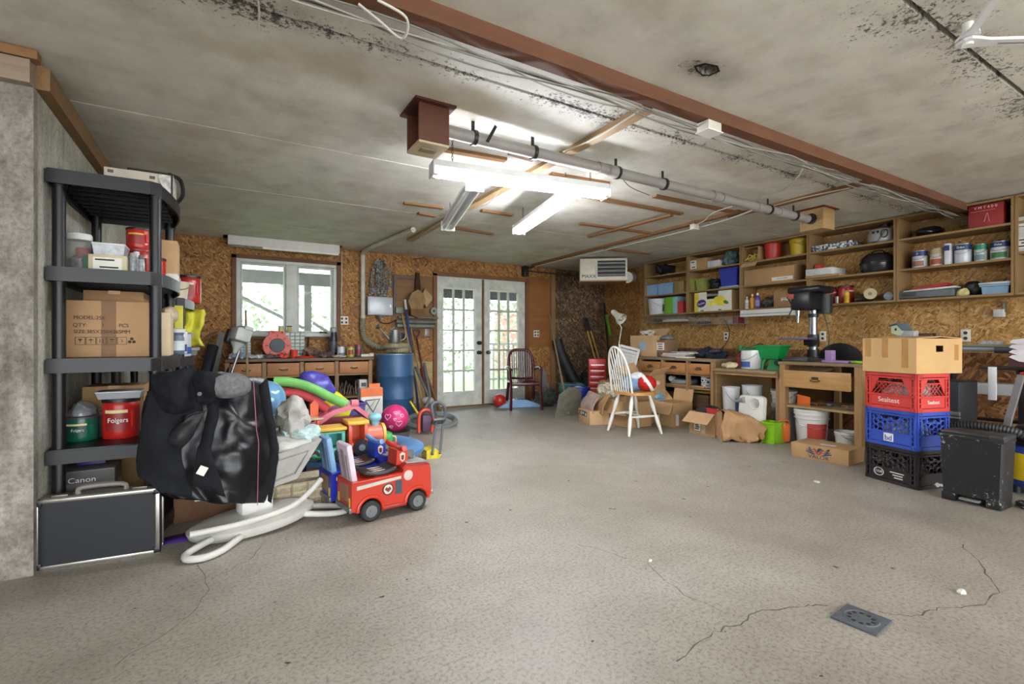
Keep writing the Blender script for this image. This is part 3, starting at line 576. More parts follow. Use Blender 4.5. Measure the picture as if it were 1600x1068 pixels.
# ================================================================ wall shelf units on the right wall
XS = 5.88; SH = wood('#93754c', 'x', .7); SHZ = wood('#8d7048', 'z', .7); ROW = [1.45, 1.755, 2.06]
BAYS = [5.70-.86*k for k in range(7)]
BAYL = ['wall shelf unit by the heater, holding black bag and blue boxes', 'wall shelf unit holding the lemon fruit box and blue tote', 'wall shelf unit holding red and yellow pails over a long box', 'wall shelf unit holding the black roaster and grey cooker', 'wall shelf unit holding a row of paint cans', 'wall shelf unit holding two white boxes beside the paint cans']
for k in range(6):
    yc = (BAYS[k]+BAYS[k+1])/2; t = thing('shelf_unit', 'wooden '+BAYL[k], 'shelf', (XR, yc, 1.43), -R90); D = XR-XS-.002; w_ = .856
    for s in (-1, 1): obj('side_panel', bx((s*(w_/2-.01), -D/2, .43), (.02, D, .86)), SHZ, t)
    for zz, n in ((.01, 'bottom_board'), (.315, 'shelf_board'), (.62, 'shelf_board'), (.85, 'top_board')):
        if k == 5 and zz == .315: zz = .36
        obj(n, bx((0, -D/2, zz), (w_-.04, D, .02)), SH, t)
    for zz in (.06, .78): obj('back_rail', bx((0, -.01, zz), (w_-.04, .018, .07)), SH, t)
# ---------------------------------------------------------------- makers of common containers (front faces local -Y, base at z = 0)
def carton(label, loc, rz, w, d, h, m=CARD, name='cardboard_box', flaps='closed', tape=True, rot=None, cat='box', group=None):
    t = thing(name, label, cat, loc, rz, group, rot)
    if flaps == 'closed':
        obj('carton_body', bx((0, 0, h/2), (w, d, h), .003), m, t)
        if tape: obj('tape', bx((0, 0, h+.0006), (min(.05, w*.3), d, .0012)).box((0, -d/2-.0006, h*.86), (min(.05, w*.3), .0012, h*.28)), TAPE, t)
    else:
        b = MB(); k = .005
        for c, s in (((0, -d/2+k/2, h/2), (w, k, h)), ((0, d/2-k/2, h/2), (w, k, h)), ((-w/2+k/2, 0, h/2), (k, d-2*k, h)), ((w/2-k/2, 0, h/2), (k, d-2*k, h)), ((0, 0, k/2), (w-2*k, d-2*k, k))): b.box(c, s)
        obj('carton_body', b, m, t)
        for (sd, an) in flaps:                             # flap: which edge, angle out from upright
            fl_ = min(w, d)*.5
            if sd in 'fb':
                s = -1 if sd == 'f' else 1; obj('flap', MB().at((0, s*d/2, h), (-s*an, 0, 0)).box((0, 0, fl_/2), (w*.98, .005, fl_)), CARD2 if m is CARD else m, t)
            else:
                s = -1 if sd == 'l' else 1; obj('flap', MB().at((s*w/2, 0, h), (0, s*an, 0)).box((0, 0, fl_/2), (.005, d*.98, fl_)), CARD2 if m is CARD else m, t)
    return t
def sticker(t, x, z, w, h, d, m=None, name='paper_label', lines=2):
    s = obj(name, bx((x, -d/2-.001, z), (w, .002, h)), m or PAPER, t)
    if lines: pr_ = obj('print', (lambda q: [q.box((x-w*.05+rnd.uniform(-.1, .1)*w, -d/2-.0025, z+h*(.3-.6*i/max(1, lines-1) if lines > 1 else 0)), (w*rnd.uniform(.45, .75), .001, h*.12)) for i in range(lines)] and q)(MB()), INK, s); pr_['kind'] = 'stuff'
    return t
def can(label, loc, r, h, body='#d8d8d4', top='#24407f', mid=None, rz=0, handle=True, lid='#9b9d9e', cat='paint can', name='paint_can', txt=None, group=None):
    t = thing(name, label, cat, loc, rz, group)
    obj('can_body', MB().lathe([(r*.96, 0), (r, .006), (r, h-.008), (r*.96, h-.004)], 28), M(body, .35, .1, .05), t)
    obj('lid', MB().lathe([(r*.97, h-.008), (r*1.02, h-.006), (r*1.02, h), (r*.86, h), (r*.84, h-.006)], 28), metal(lid), t)
    if top: obj('label_band', MB().lathe([(r+.0008, h*.68), (r+.0008, h*.95)], 28).lathe([(r+.0004, h*.68), (r+.0004, h*.95)], 28), M(top, .4, 0, .05), t)
    if mid: obj('label_patch', MB().grid(lambda a, b: ((r+.001)*math.sin((a-.5)*1.7), -(r+.001)*math.cos((a-.5)*1.7), h*(.1+.3*b)), 8, 1), M(mid, .5), t)
    if handle: obj('handle', tb([(-r-.004, 0, h*.84), (-r*.8, -r*.75, h*.58), (0, -r*1.06, h*.48), (r*.8, -r*.75, h*.58), (r+.004, 0, h*.84)], .002, 5, 4), WIRE, t)
    if txt: text(txt, h*.16, WHITE, t, (0, -r-.002, h*.81), sx=.8)
    return t
def pail(label, loc, r, h, col='#dcdcd8', rz=0, lid=None, handle=True, patch=None, cat='bucket', name='plastic_bucket', taper=.86, ribs=True, rot=None, fill=None, txt=None, group=None):
    t = thing(name, label, cat, loc, rz, group, rot); pm = M(col, .4, 0, .06)
    pr = [(r*taper*.97, 0), (r*taper, .008)]+([(r*.95, h*.74), (r*1.03, h*.75), (r*1.03, h*.77), (r*.97, h*.78), (r*.98, h*.86), (r*1.05, h*.87), (r*1.05, h*.89)] if ribs else [])+[(r, h*.97), (r*1.04, h*.975), (r*1.04, h), (r*.96, h)]
    if not lid: pr += [(r*.93, h*.8), (r*taper*.92, .015), (.001, .014)]
    obj('bucket_body', MB().lathe(pr, 28), pm, t)
    if lid: obj('lid', MB().lathe([(r*1.06, h*.95), (r*1.07, h), (r*1.0, h+.012), (r*.9, h+.006), (.001, h+.006)], 28), M(lid, .4, 0, .06), t)
    if handle: obj('handle', tb([(-r-.006, 0, h*.85), (-r*.85, -r*.7, h*.6), (0, -r*1.04, h*.5), (r*.85, -r*.7, h*.6), (r+.006, 0, h*.85)], .0025, 5, 4), WIRE, t)
    if patch: obj('label_patch', MB().grid(lambda a, b: ((r*(taper+.16*b*.5+.02)+.004)*math.sin((a-.35)*1.3), -(r*(taper+.16*b*.5+.02)+.004)*math.cos((a-.35)*1.3), h*(.18+.45*b)), 8, 1), M(patch, .5), t)
    if fill: obj('contents', MB().sph((0, 0, h*.82), (r*.85, r*.85, h*.22), 14, 8).rough(r*.15, 9, 2), M(fill, .8, 0, .3), t)
    if txt: text(txt, h*.18, WHITE, t, (0, -r*.97-.002, h*.55), sx=.8)
    return t
def coffee(label, loc, r, h, col, rz=0, lidc='#1b1b1d', name='coffee_tub', lab='#e9d9a0', txt=True, group=None):
    t = thing(name, label, 'tub', loc, rz, group)
    obj('tub_body', MB().lathe([(r*.94, 0), (r*.99, .008), (r*.99, h*.2), (r, h*.5), (r*.99, h*.8), (r*.96, h*.92), (r*.9, h*.95)], 28), M(col, .3, 0, .06), t)
    obj('lid', MB().lathe([(r*.98, h*.92), (r*1.03, h*.925), (r*1.03, h), (r*.95, h+.003), (.001, h+.002)], 28), M(lidc, .4), t)
    obj('handle_recess', bx((r*.72, -r*.72, h*.5), (.02, .012, h*.42), .004, (0, 0, R90*.5)), M(col, .5, 0, .3), t)
    pt = obj('label_patch', MB().grid(lambda a, b: ((r+.001)*math.sin((a-.62)*1.25), -(r+.001)*math.cos((a-.62)*1.25), h*(.22+.5*b)), 8, 1), M('#8f1f1c' if col != '#0f5c46' else '#0d4a3a', .4), t)
    obj('label_stripe', MB().grid(lambda a, b: ((r+.002)*math.sin((a-.62)*1.25), -(r+.002)*math.cos((a-.62)*1.25), h*(.66+.08*b)), 8, 1), M(lab, .5), pt)
    if txt: text('Folgers', h*.17, WHITE, t, (-r*.02, -r-.004, h*.48), sx=.85)
    return t
def bottle(label, loc, r, h, col, cap='#e8e8e4', rz=0, cat='bottle', name='plastic_bottle', neck=.35, lab=None, group=None):
    t = thing(name, label, cat, loc, rz, group)
    obj('bottle_body', MB().lathe([(r*.9, 0), (r, .006), (r, h*.62), (r*.85, h*.74), (r*neck, h*.8), (r*neck, h*.86)], 18), M(col, .35, 0, .06), t); obj('cap', MB().lathe([(r*neck*1.2, h*.84), (r*neck*1.2, h*.97), (r*neck*.8, h)], 14), M(cap, .4), t)
    if lab: obj('label_band', MB().lathe([(r+.001, h*.15), (r+.001, h*.52)], 18), M(lab, .5), t)
    return t
def heap(label, loc, w, d, h, m, seed=1, name='cloth_heap', cat='cloth', rz=0, amp=.22, sc=None, rot=None, kids=(), group=None):
    k = min(w, d, h)
    mb = MB().sph((0, 0, h*.46), (w/2*.92, d/2*.92, h*.5), 30, 18).rough(k*amp, sc or 3.2/max(w, d), seed, 0); return solo(name, label, cat, mb, m, loc, rz, group, rot)
def tote(label, loc, rz, w, d, h, col, name='plastic_tote', taper=.85, lid=None, fill=None, cat='bin', rough=.4):
    t = thing(name, label, cat, loc, rz); m = M(col, rough, 0, .08); k = .006; b = MB()
    w0, d0 = w*taper, d*taper; o = [(-1, -1), (1, -1), (1, 1), (-1, 1)]
    v = [(i*w0/2, j*d0/2, 0) for i, j in o]+[(i*w/2, j*d/2, h) for i, j in o]+[(i*(w/2-k), j*(d/2-k), h) for i, j in o]+[(i*(w0/2-k), j*(d0/2-k), k) for i, j in o]
    f = [(3, 2, 1, 0), (12, 13, 14, 15)]
    for a in range(4):
        c = (a+1) % 4; f += [(a, c, 4+c, 4+a), (4+a, 4+c, 8+c, 8+a), (8+a, 8+c, 12+c, 12+a)]
    obj('bin_body', b.add(v, f), m, t); rm = MB()
    for c, s in (((0, -d/2-.004, h-.012), (w+.02, .014, .02)), ((0, d/2+.004, h-.012), (w+.02, .014, .02)), ((-w/2-.004, 0, h-.012), (.014, d, .02)), ((w/2+.004, 0, h-.012), (.014, d, .02))): rm.box(c, s, .004)
    obj('rim', rm, m, t)
    if lid: obj('lid', bx((0, 0, h+.008), (w+.03, d+.03, .018), .006), M(lid, .4), t)
    if fill: obj('contents', MB().sph((0, 0, h*.75), (w*.42, d*.42, h*.32), 16, 8).rough(h*.12, 9, 4), fill, t)
    return t
def S(u0, u1, vt, vb, row, X=5.93, d=.2):
    l, r, w_, d, h = R(u0, u1, vt, vb, X, d, ROW[row]+.001); return l, r, w_, d, min(h, (.272, .272, .2)[row])
# ---------------------------------------------------------------- bay by the heater
l, r, w_, d, h = S(1015, 1052, 411, 432, 2); heap('crumpled black plastic bag on the top shelf near the heater', l, w_, .2, h, M('#22262c', .25, 0, .3, 20), 3, 'plastic_bag', 'bag', amp=.3, sc=9)
l, r, w_, d, h = S(1007, 1026, 445, 462, 1); tote('pale blue plastic box at the end of the middle shelf', l, r, w_, .2, h, '#88a9cc', taper=.95)
l, r, w_, d, h = S(1027, 1051, 442, 460, 1); tote('pale blue plastic box with wavy rim beside the tan carton', l, r, w_, .2, h, '#7fa3c9', taper=.9, fill=cloth('#26334a'))
l, r, w_, d, h = S(1053, 1068, 439, 455, 1); carton('small tan carton between blue box and olive bins', l, r, w_, .2, h, M('#8d7a4c', .8))
l, r, w_, d, h = S(1010, 1035, 467, 490, 0); pail('white pail with black printing on the low shelf by the heater', l, w_/2, h, '#c9ccd0', patch='#4a4e54', ribs=False)
l, r, w_, d, h = S(1037, 1047, 464, 487, 0); t = carton('bright green narrow box on the low shelf', l, r, w_, .18, h, M('#6aa82c', .5), tape=False)
l, r, w_, d, h = S(1048, 1058, 463, 485, 0, 5.98); t = carton('light blue narrow box behind the red one', l, r, w_, .18, h, M('#9cc0cc', .5), tape=False)
l, r, w_, d, h = S(1058, 1066, 470, 484, 0); t = carton('small red and grey box at the end of the low shelf', l, r, w_, .18, h, M('#b8343c', .5), tape=False)
# bay with the fruit box
l, r, w_, d, h = S(1076, 1104, 404, 420, 2); t = carton('tan carton with white label on the top shelf next to grey gloves', l, r, w_, .22, h); sticker(t, -w_*.2, h*.5, w_*.35, h*.75, .22)
l, r, w_, d, h = S(1105, 1124, 404, 415, 2); carton('slim white box on the top shelf before the grey gloves', l, r, w_, .2, h*.8, M('#c9cbcf', .6), tape=False)
l, r, w_, d, h = S(1125, 1147, 392, 413, 2); heap('heap of grey-green rubber gloves on the top shelf', l, w_, .22, h, cloth('#5f7476'), 5, 'work_gloves', 'gloves', amp=.34, sc=16)
for i, (u0, u1) in enumerate(((1073, 1086), (1088, 1101))):
    l, r, w_, d, h = S(u0, u1, 435, 452, 1); tote(('olive plastic bin with black tools next to the shelf divider', 'olive plastic bin tilted beside the black cords')[i], l, r, w_, .24, h, '#8b9148', taper=.8, fill=M('#3a3c3a', .6))
def coil(label, loc, R_, m, n=6, r=.006, rz=0, name='cord_coil', cat='cord', flat=.5, rot=None):
    P = []
    for i in range(n*12):
        a = i*2*PI/12; k = R_*(.55+.45*rnd.random()); P.append((k*math.cos(a), k*.8*math.sin(a), r+R_*flat*(.5+.5*math.sin(i*.37))*rnd.uniform(.6, 1)))
    return solo(name, label, cat, tb(P, r, 6, 2), m, loc, rz, rot=rot)
l, r, w_, d, h = S(1103, 1122, 430, 450, 1); coil('tangle of black cords between olive bins and blue tote', l, w_/2, M('#23231f', .5), 9, .009, flat=1.5)
l, r, w_, d, h = S(1124, 1153, 441, 446, 1); solo('blue_tray', 'flat pale blue tray under the deep blue tote', 'tray', MB().box((0, 0, .009), (w_, .26, .016), .004).box((0, -.125, .018), (w_, .012, .012)), M('#9ab4cf', .4), (l[0]+.03, l[1], l[2]), r)
l, r, w_, d, h = S(1124, 1153, 416, 441, 1); tote('deep blue plastic tote on the middle shelf', (l[0], l[1], l[2]+.025), r, w_*.96, .22, h-.025, '#27359b', taper=.86)
l, r, w_, d, h = S(1085, 1143, 452, 486, 0, 5.9, .27); t = thing('fruit_box', 'white and yellow lemon fruit box with hand hole and purple ovals', 'box', l, r)
fw = M('#dcdacd', .7, 0, .05); yl = M('#d9c73f', .6); pu = M('#3d2a6e', .5)
m = MB(); hz0, hz1, hx = h*.66, h*1, w_*.16; m.box((-w_*.33, -.13, h/2), (w_*.34, .008, h)).box((w_*.33, -.13, h/2), (w_*.34, .008, h)).box((0, -.13, h*.31), (w_*.32, .008, h*.62)).box((0, .13, h/2), (w_, .008, h)).box((-w_/2+.004, 0, h/2), (.008, .25, h)).box((0, 0, .004), (w_-.02, .25, .008)); obj('carton_body', m, fw, t)
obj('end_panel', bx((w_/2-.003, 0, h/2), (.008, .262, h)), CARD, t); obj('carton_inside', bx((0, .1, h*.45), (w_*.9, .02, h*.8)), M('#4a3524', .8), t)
obj('yellow_print', bx((-w_*.44, -.1345, h*.5), (w_*.12, .001, h*.98)), yl, t)
def disc(x, z, rx, rz_, y, m, n='printed_oval', par=None, ro=0): return obj(n, MB().at((x, y, z), (0, ro, 0)).prism([(rx*math.cos(k*PI/10), rz_*math.sin(k*PI/10)) for k in range(20)], .001), m, par or t)
disc(-w_*.3, h*.42, w_*.13, h*.2, -.1355, pu, ro=-.2); disc(w_*.2, h*.5, w_*.17, h*.24, -.1355, M('#e2cd3a', .6), ro=.2); disc(-.02, h*.38, w_*.09, h*.16, -.1352, M('#e6d860', .6)); disc(w_*.36, h*.4, w_*.07, h*.08, -.136, M('#3d7a35'), 'printed_leaf', ro=.4); disc(w_*.42, h*.82, w_*.06, h*.1, -.1355, WHITE)
text('Sunkist', h*.15, WHITE, t, (-w_*.3, -.137, h*.42), (R90, -.2, 0))
obj('hand_slot', bx((-w_*.28, -.135, .012), (w_*.09, .002, .012)).box((w_*.2, -.135, .012), (w_*.09, .002, .012)), INK, t)
# bay with the pails
l, r, w_, d, h = S(1160, 1184, 386, 412, 2, 5.9, .22); t = carton('brown carton lying open with yellow rope inside', l, r, w_, .2, h, CARD, flaps=[('f', 2.6)], tape=False) if False else thing('rope_carton', 'brown carton lying open with yellow rope inside', 'box', l, r)
m = MB()
for c, s in (((-w_/2, 0, h/2), (.006, .2, h)), ((w_/2, 0, h/2), (.006, .2, h)), ((0, 0, h-.003), (w_, .2, .006)), ((0, 0, .003), (w_, .2, .006)), ((0, .1, h/2), (w_, .006, h))): m.box(c, s)
obj('carton_body', m, CARD, t); obj('flap', MB().at((-w_/2, -.1, h/2), (0, 0, -.5)).box((-.045, 0, 0), (.09, .005, h*.96)), CARD2, t); obj('flap', MB().at((0, -.1, .003), (.9, 0, 0)).box((0, -.045, 0), (w_*.95, .09, .005)), CARD2, t)
P = [(rnd.uniform(-.4, .4)*w_, rnd.uniform(-.08, 0), .02+rnd.random()*h*.45) for k in range(34)]; obj('rope', tb(P, .006, 6, 3), M('#c9b553', .7), t)
l, r, w_, d, h = S(1188, 1213, 379, 407, 2); pail('red plastic pail on the top shelf beside the rope carton', l, w_/2*.95, h, '#b32a22', ribs=False, lid='#a32620', handle=False)
l, r, w_, d, h = S(1227, 1256, 372, 402, 2); pail('yellow plastic pail with wire handle on the top shelf', l, w_/2*.93, h, '#c9ae2c', ribs=True, fill='#c9cbd2', patch='#b89a22')
l, r, w_, d, h = S(1162, 1240, 418, 444, 1, 5.885, .29); t = carton('long brown carton with white strip label on the middle shelf', l, r, w_, .28, h, CARD, tape=False); sticker(t, w_*.28, h*.22, w_*.4, h*.22, .28, PAPER, lines=1)
l2 = (l[0]+.05, l[1]-.1, l[2]+h); solo('paper_stack', 'white papers lying on the long brown carton', 'paper', MB().box((0, 0, .006), (.36, .18, .012), 0, (0, 0, .1)).box((.05, .02, .015), (.3, .15, .006), 0, (0, 0, -.15)), PAPER, l2, r)
for i, (u0, u1, vt, col, cap, lab, n) in enumerate(((1162, 1168, 463, '#d8d8d4', '#e8e8e4', '#b9b9b4', 'white'), (1170, 1177, 459, '#c98f2a', '#e8d8a4', None, 'amber'), (1178, 1185, 457, '#5c4a94', '#e8e8ee', '#8d86b8', 'purple'))):
    l, r, w_, d, h = S(u0, u1, vt, 482, 0, 5.92, .06); bottle(n+' spray bottle standing on the low shelf', l, w_/2, h, col, cap, lab=lab)
l, r, w_, d, h = S(1187, 1206, 470, 481, 0, 5.98); heap('grey heap of small hardware on the low shelf by the spray bottles', l, w_, .14, h*1.6, M('#5a5650', .5, .3, .4, 40), 4, 'hardware_heap', 'hardware', amp=.4, sc=25)
l, r, w_, d, h = S(1208, 1252, 454, 479, 0, 5.95, .22); t = carton('brown carton on the low shelf behind the drill press', l, r, w_, .2, h); sticker(t, -w_*.1, h*.5, w_*.25, h*.2, .2)
l, r, w_, d, h = R(1157, 1235, 484, 494, 5.85, .13, 1.345); t = thing('under_shelf_lamp', 'white strip lamp housing fixed under the shelf near the drill press', 'lamp', (l[0], l[1], 1.43), r); h = .085
obj('housing', bx((0, 0, -h/2), (w_, .13, h), .005), WHITE, t); obj('reflector_lip', bx((0, -.068, -h*.62), (w_, .006, .008)), M('#7e7e7a'), t)
for s in (-1, 1): obj('end_cap', bx((s*w_/2, 0, -h/2), (.008, .135, h*1.02)), M('#cfcfca'), t)
# bay with the roaster
l, r, w_, d, h = S(1266, 1331, 380, 401, 2, 5.9, .25)
SPK = NT('speckled_print'); _c = SPK.coord(); SPK.col(SPK.ramp(SPK.noise(_c, 38, 4, .7), [(.42, '#1f2a3c'), (.5, '#5d6f86'), (.56, '#dfe2e2')]))
t = carton('flat box with blue and white splatter print on the top shelf', l, r, w_, .25, h, SPK.m, tape=False); obj('label_patch', bx((w_*.05, -.127, h*.25), (w_*.2, .002, h*.3)), PAPER, t)
l, r, w_, d, h = S(1352, 1392, 360, 387, 2, 5.92, .2); t = thing('grey_cooker', 'rounded grey appliance with coiled cord on the top shelf', 'appliance', l, r)
obj('cooker_body', MB().lathe([(.1, 0), (.125, .02), (.13, .09), (.115, .14), (.07, .165), (.001, .17)], 26), M('#a3a4a2', .3, .1), t); obj('vent', bx((-.03, -.128, .11), (.02, .01, .025)).box((.01, -.128, .112), (.02, .01, .025)), INK, t); obj('power_cord', tb([(.07+.03*math.cos(k*.8), -.125-.004*(k % 3), .085+.04*math.sin(k*.8)) for k in range(26)]+[(.02, -.14, .02), (-.04, -.13, .006)], .004, 6, 3), M('#2a2a2b', .5), t); obj('knob', MB().cyl((.03, 0, .16), (.03, 0, .2), .035), M('#3b3b3d'), t)
l, r, w_, d, h = S(1258, 1311, 428, 440, 1, 5.84, .26); h1 = h*.72; carton('flat brown carton under the long white box', l, r, w_, .26, h1, CARD, tape=False)
l, r, w_, d, h = S(1256, 1297, 418, 433, 1, 5.81, .3); carton('long white box resting on the flat brown carton', (l[0], l[1]-.02, ROW[1]+.001+h1), r, w_, .3, .075, M('#c4c4c2', .6), tape=False)
zz = ROW[1]+.002+h1+.075; p = atX(1279, 430, 5.95); tt = carton('small red box on top of the long white box', (5.97, p.y, zz), -R90, .07, .08, .06, M('#c03038', .5), tape=False)
l, r, w_, d, h = S(1333, 1391, 399, 432, 1, 5.89, .27); t = thing('roasting_pan', 'large oval dark grey enamel roaster with domed lid', 'roaster', (l[0]+.01, l[1], l[2]), r); RM = M('#2c2d30', .22, .1, .1); a_, b_ = w_/2*.94, .135
obj('pan', MB().lathe([(.85, 0), (.95, .02), (1, .1), (1.05, .105), (1.05, .112), (.98, .114)], 32, sx=a_, sy=b_), RM, t); obj('domed_lid', MB().lathe([(1.03, .113), (.98, .135), (.9, .17), (.6, .21), (.001, .222)], 32, sx=a_, sy=b_), RM, t); obj('lid_handle', tb([(-.06, 0, .21), (-.04, 0, .238), (.04, 0, .238), (.06, 0, .21)], .008, 8, 4), RM, t)
l, r, w_, d, h = S(1278, 1300, 449, 474, 0); coffee('red coffee tub on the low shelf beside the yellow tube', l, w_/2*.92, h, '#a31d1f', lab='#d8cfc0', txt=False)
l, r, w_, d, h = S(1302, 1327, 446, 474, 0, 5.97); coffee('larger red coffee tub behind the yellow tube', l, w_/2*.92, h, '#a8201f', lab='#d8cfc0', txt=False)
l, r, w_, d, h = S(1315, 1326, 450, 473, 0, 5.885, .06); bottle('yellow sealant tube with black band on the low shelf', (l[0], l[1]+.0, l[2]), w_/2*.8, h, '#d2aa23', '#2a2a2a', lab='#c99a12')
l, r, w_, d, h = S(1302, 1310, 463, 474, 0, 5.89, .05); solo('tin_cup', 'small grey tin cup in front of the red tubs', 'cup', MB().lathe([(w_*.36, 0), (w_*.45, h), (w_*.4, h), (w_*.3, .01), (.001, .01)], 18), metal('#a19a90', .5), l)
l, r, w_, d, h = S(1333, 1368, 455, 478, 0, 5.9); t = thing('disc_sander', 'dark disc sander with a cream pad lying on the low shelf', 'sander', l, r)
obj('motor_body', MB().cyl((-.07, .02, .05), (.02, .02, .06), .045, .05, 18), M('#33352f', .5), t); obj('sanding_pad', MB().cyl((.035, -.05, .085), (.032, -.032, .085), .058, seg=28), M('#cfc19a', .8), t); obj('pad_hub', MB().cyl((.035, -.054, .085), (.035, -.05, .085), .018), M('#9a8a66'), t); obj('grip', tb([(-.06, .0, .05), (-.04, -.08, .02), (-.02, -.1, -.0)], .022, 10, 4), M('#26281f', .6), t) if False else obj('grip', tb([(-.06, .0, .05), (-.09, -.05, .035), (-.11, -.07, .03)], .022, 10, 4), M('#26281f', .6), t)
l, r, w_, d, h = S(1375, 1392, 456, 472, 0, 5.9); t = thing('headlamp_unit', 'round black lamp with ringed lens at the end of the low shelf', 'lamp', l, r); obj('lamp_body', MB().cyl((0, .06, .05), (0, -.03, .05), .038, .05, 24), BLACKP, t); obj('lens', MB().at((0, -.032, .05), (R90, 0, 0)).lathe([(.044, 0), (.036, .006), (.026, .002), (.014, .006), (.001, .006)], 24), M('#9aa4ac', .2), t)
# bay with the paint cans
l, r, w_, d, h = S(1408, 1487, 353, 376, 2, 5.92, .22); heap('long black plastic bag on the top shelf beside the red box', l, w_, .22, h, M('#17191d', .25, 0, .3, 20), 8, 'plastic_bag', 'bag', amp=.2, sc=9)
l, r, w_, d, h = S(1513, 1568, 313, 361, 2, 5.895, .16); t = carton('dark red tool box printed VMT400 on the top shelf', l, r, w_, .16, h, M('#8e2226', .5), tape=False, name='tool_carton'); text('V M T 4 0 0', h*.16, WHITE, t, (0, -.082, h*.86)); obj('print_lines', MB().box((-.02, -.0815, h*.72), (w_*.7, .001, .003)).box((0, -.0815, h*.4), (.004, .001, h*.4), 0, (0, .25, 0)).box((.02, -.0815, h*.4), (.003, .001, h*.42), 0, (0, -.15, 0)), M('#d39a94'), t)
PC = [(1419, 1445, 391, 421, '#c4c7cb', '#24356f', '#8c6a52', 'D', 'blue-topped paint can nearest the shelf divider'), (1447, 1473, 387, 419, '#cfcbc0', '#b9a777', '#a8552f', None, 'tan-topped paint can between two blue-topped ones'), (1485, 1515, 380, 415, '#c3c7ce', '#232f66', None, 'Dulux', 'tall paint can with blue top beside the narrow box'), (1516, 1539, 380, 412, '#b9c0bd', '#2f8a6a', '#6f8a90', None, 'green-topped paint can next to the largest can'), (1541, 1577, 376, 411, '#cfd2d4', '#1f3570', '#3f7a4f', 'Dulux', 'largest white paint can with blue top and green patch')]
for u0, u1, vt, vb, bd, tp, md, tx, lb in PC:
    l, r, w_, d, h = S(u0, u1, vt, vb, 1, 5.9, .16); can(lb, l, w_/2*.9, h, bd, tp, md, rz=r, txt=tx)
l, r, w_, d, h = S(1475, 1484, 380, 415, 1, 5.9, .1); t = carton('narrow white and blue box between paint cans', l, r, w_*.95, .1, h, M('#d3d6da', .5), tape=False); obj('label_patch', bx((0, -.051, h*.78), (w_*.9, .002, h*.25)), M('#25357a'), t)
l, r, w_, d, h = S(1403, 1490, 440, 468, 0, 5.89, .25); t = thing('power_tool_case', 'grey tool case with red and white lid on the low shelf', 'tool case', l, r)
obj('case_body', bx((0, 0, .04), (w_, .24, .07), .012), M('#5c6264', .5), t); obj('lid', bx((.02, 0, .085), (w_*.94, .2, .02), .006, (0, -.04, 0)), M('#c9c9c5', .5), t); obj('red_cover', bx((.0, .02, .11), (w_*.7, .14, .03), .008, (0, -.12, 0)), M('#b03030', .5), t); obj('handle', bx((-w_*.3, -.125, .045), (.12, .02, .03), .006), M('#3b4044'), t)
l, r, w_, d, h = S(1500, 1530, 438, 463, 0, 5.95, .2); heap('black bag next to the light blue tub on the low shelf', l, w_, .2, h, M('#1b1c1f', .4, 0, .3, 20), 9, 'plastic_bag', 'bag', amp=.22, sc=9)
l, r, w_, d, h = S(1494, 1508, 448, 465, 0, 5.89, .1); heap('pale yellow rag in front of the black bag', l, w_, .09, h*.9, cloth('#c9bf86'), 2, 'rag', 'rag', amp=.3, sc=20)
l, r, w_, d, h = S(1532, 1576, 443, 462, 0, 5.9, .22); tote('light blue tub with pale lid on the low shelf', l, r, w_, .2, h, '#7d9db8', taper=.92, lid='#b8c2c4')
# bay beyond
for i, (vt, vb) in enumerate(((368, 391), (392, 418))):
    l, r, w_, d, h = R(1588, 1640, vt, vb, 5.9, .2, 1.802 if i else None)
    if i == 0: continue
    t = carton('white box with grey printing, lower of the two', l, r, w_, .2, .155, M('#c9c7c6', .6), tape=False); sticker(t, -w_*.2, .07, .12, .09, .2, lines=3); t = carton('white box with grey printing, upper of the two', (l[0], l[1], l[2]+.156), r, w_, .2, .14, M('#cfcdcc', .6), tape=False); sticker(t, -w_*.2, .07, .12, .05, .2, lines=2)
# wire baskets below the shelves
def basket(u0, u1, v0, v1, label, fill, dep=.22, X=5.9):
    y0, y1 = atX(u0, 500, X).y, atX(u1, 500, X).y; zt = atX(u0, v0, X).z; zb = atX(u0, v1, X).z; w_ = y0-y1; t = thing('wire_basket', label, 'basket', (X+dep/2, (y0+y1)/2, 1.43), -R90)
    zt -= 1.43; zb -= 1.43; m = MB(); n = int(w_/.022)
    for k in range(n+1):
        x = -w_/2+w_*k/n; m.tube([(x, -dep/2, zt), (x, -dep/2, zb), (x, dep/2, zb), (x, dep/2, zt)], .0024, 4)
    obj('wires', m, M('#a9a69f', .4, .5), t); rm = MB()
    for zz in (zt, zb): rm.tube([(-w_/2, -dep/2, zz), (w_/2, -dep/2, zz), (w_/2, dep/2, zz), (-w_/2, dep/2, zz)], .003, 5, 0, True)
    obj('rim', rm, M('#a9a69f', .4, .5), t); obj('hanger', MB().box((-w_/2+.01, 0, zt/2), (.004, .02, -zt)).box((w_/2-.01, 0, zt/2), (.004, .02, -zt)), WIRE, t)
    return t, zb, w_
t, zb, w_ = basket(1010, 1070, 492, 504, 'wire basket with papers and black case under the shelf', 1); solo('black_pouch', 'black pouch lying in the wire basket with papers', 'pouch', MB().sph((0, 0, .03), (.09, .08, .03), 14, 8), BLACKP, (t.location.x, t.location.y+.24, 1.43+zb+.003), -R90); solo('paper_stack', 'white papers inside the long wire basket', 'paper', MB().box((0, 0, .012), (.36, .16, .02), 0, (0, 0, .05)).box((.02, 0, .03), (.3, .14, .012), 0, (0, .03, -.1)), PAPER, (t.location.x, t.location.y-.12, 1.43+zb+.004), -R90)
t, zb, w_ = basket(1076, 1108, 497, 507, 'wire basket with black tool under the fruit box', 1); solo('hand_tool', 'dark hand tool in the middle wire basket', 'tool', MB().sph((0, 0, .025), (.12, .06, .024), 14, 8).rough(.012, 20, 3), M('#3a3d42', .5), (t.location.x, t.location.y, 1.43+zb+.003), -R90)
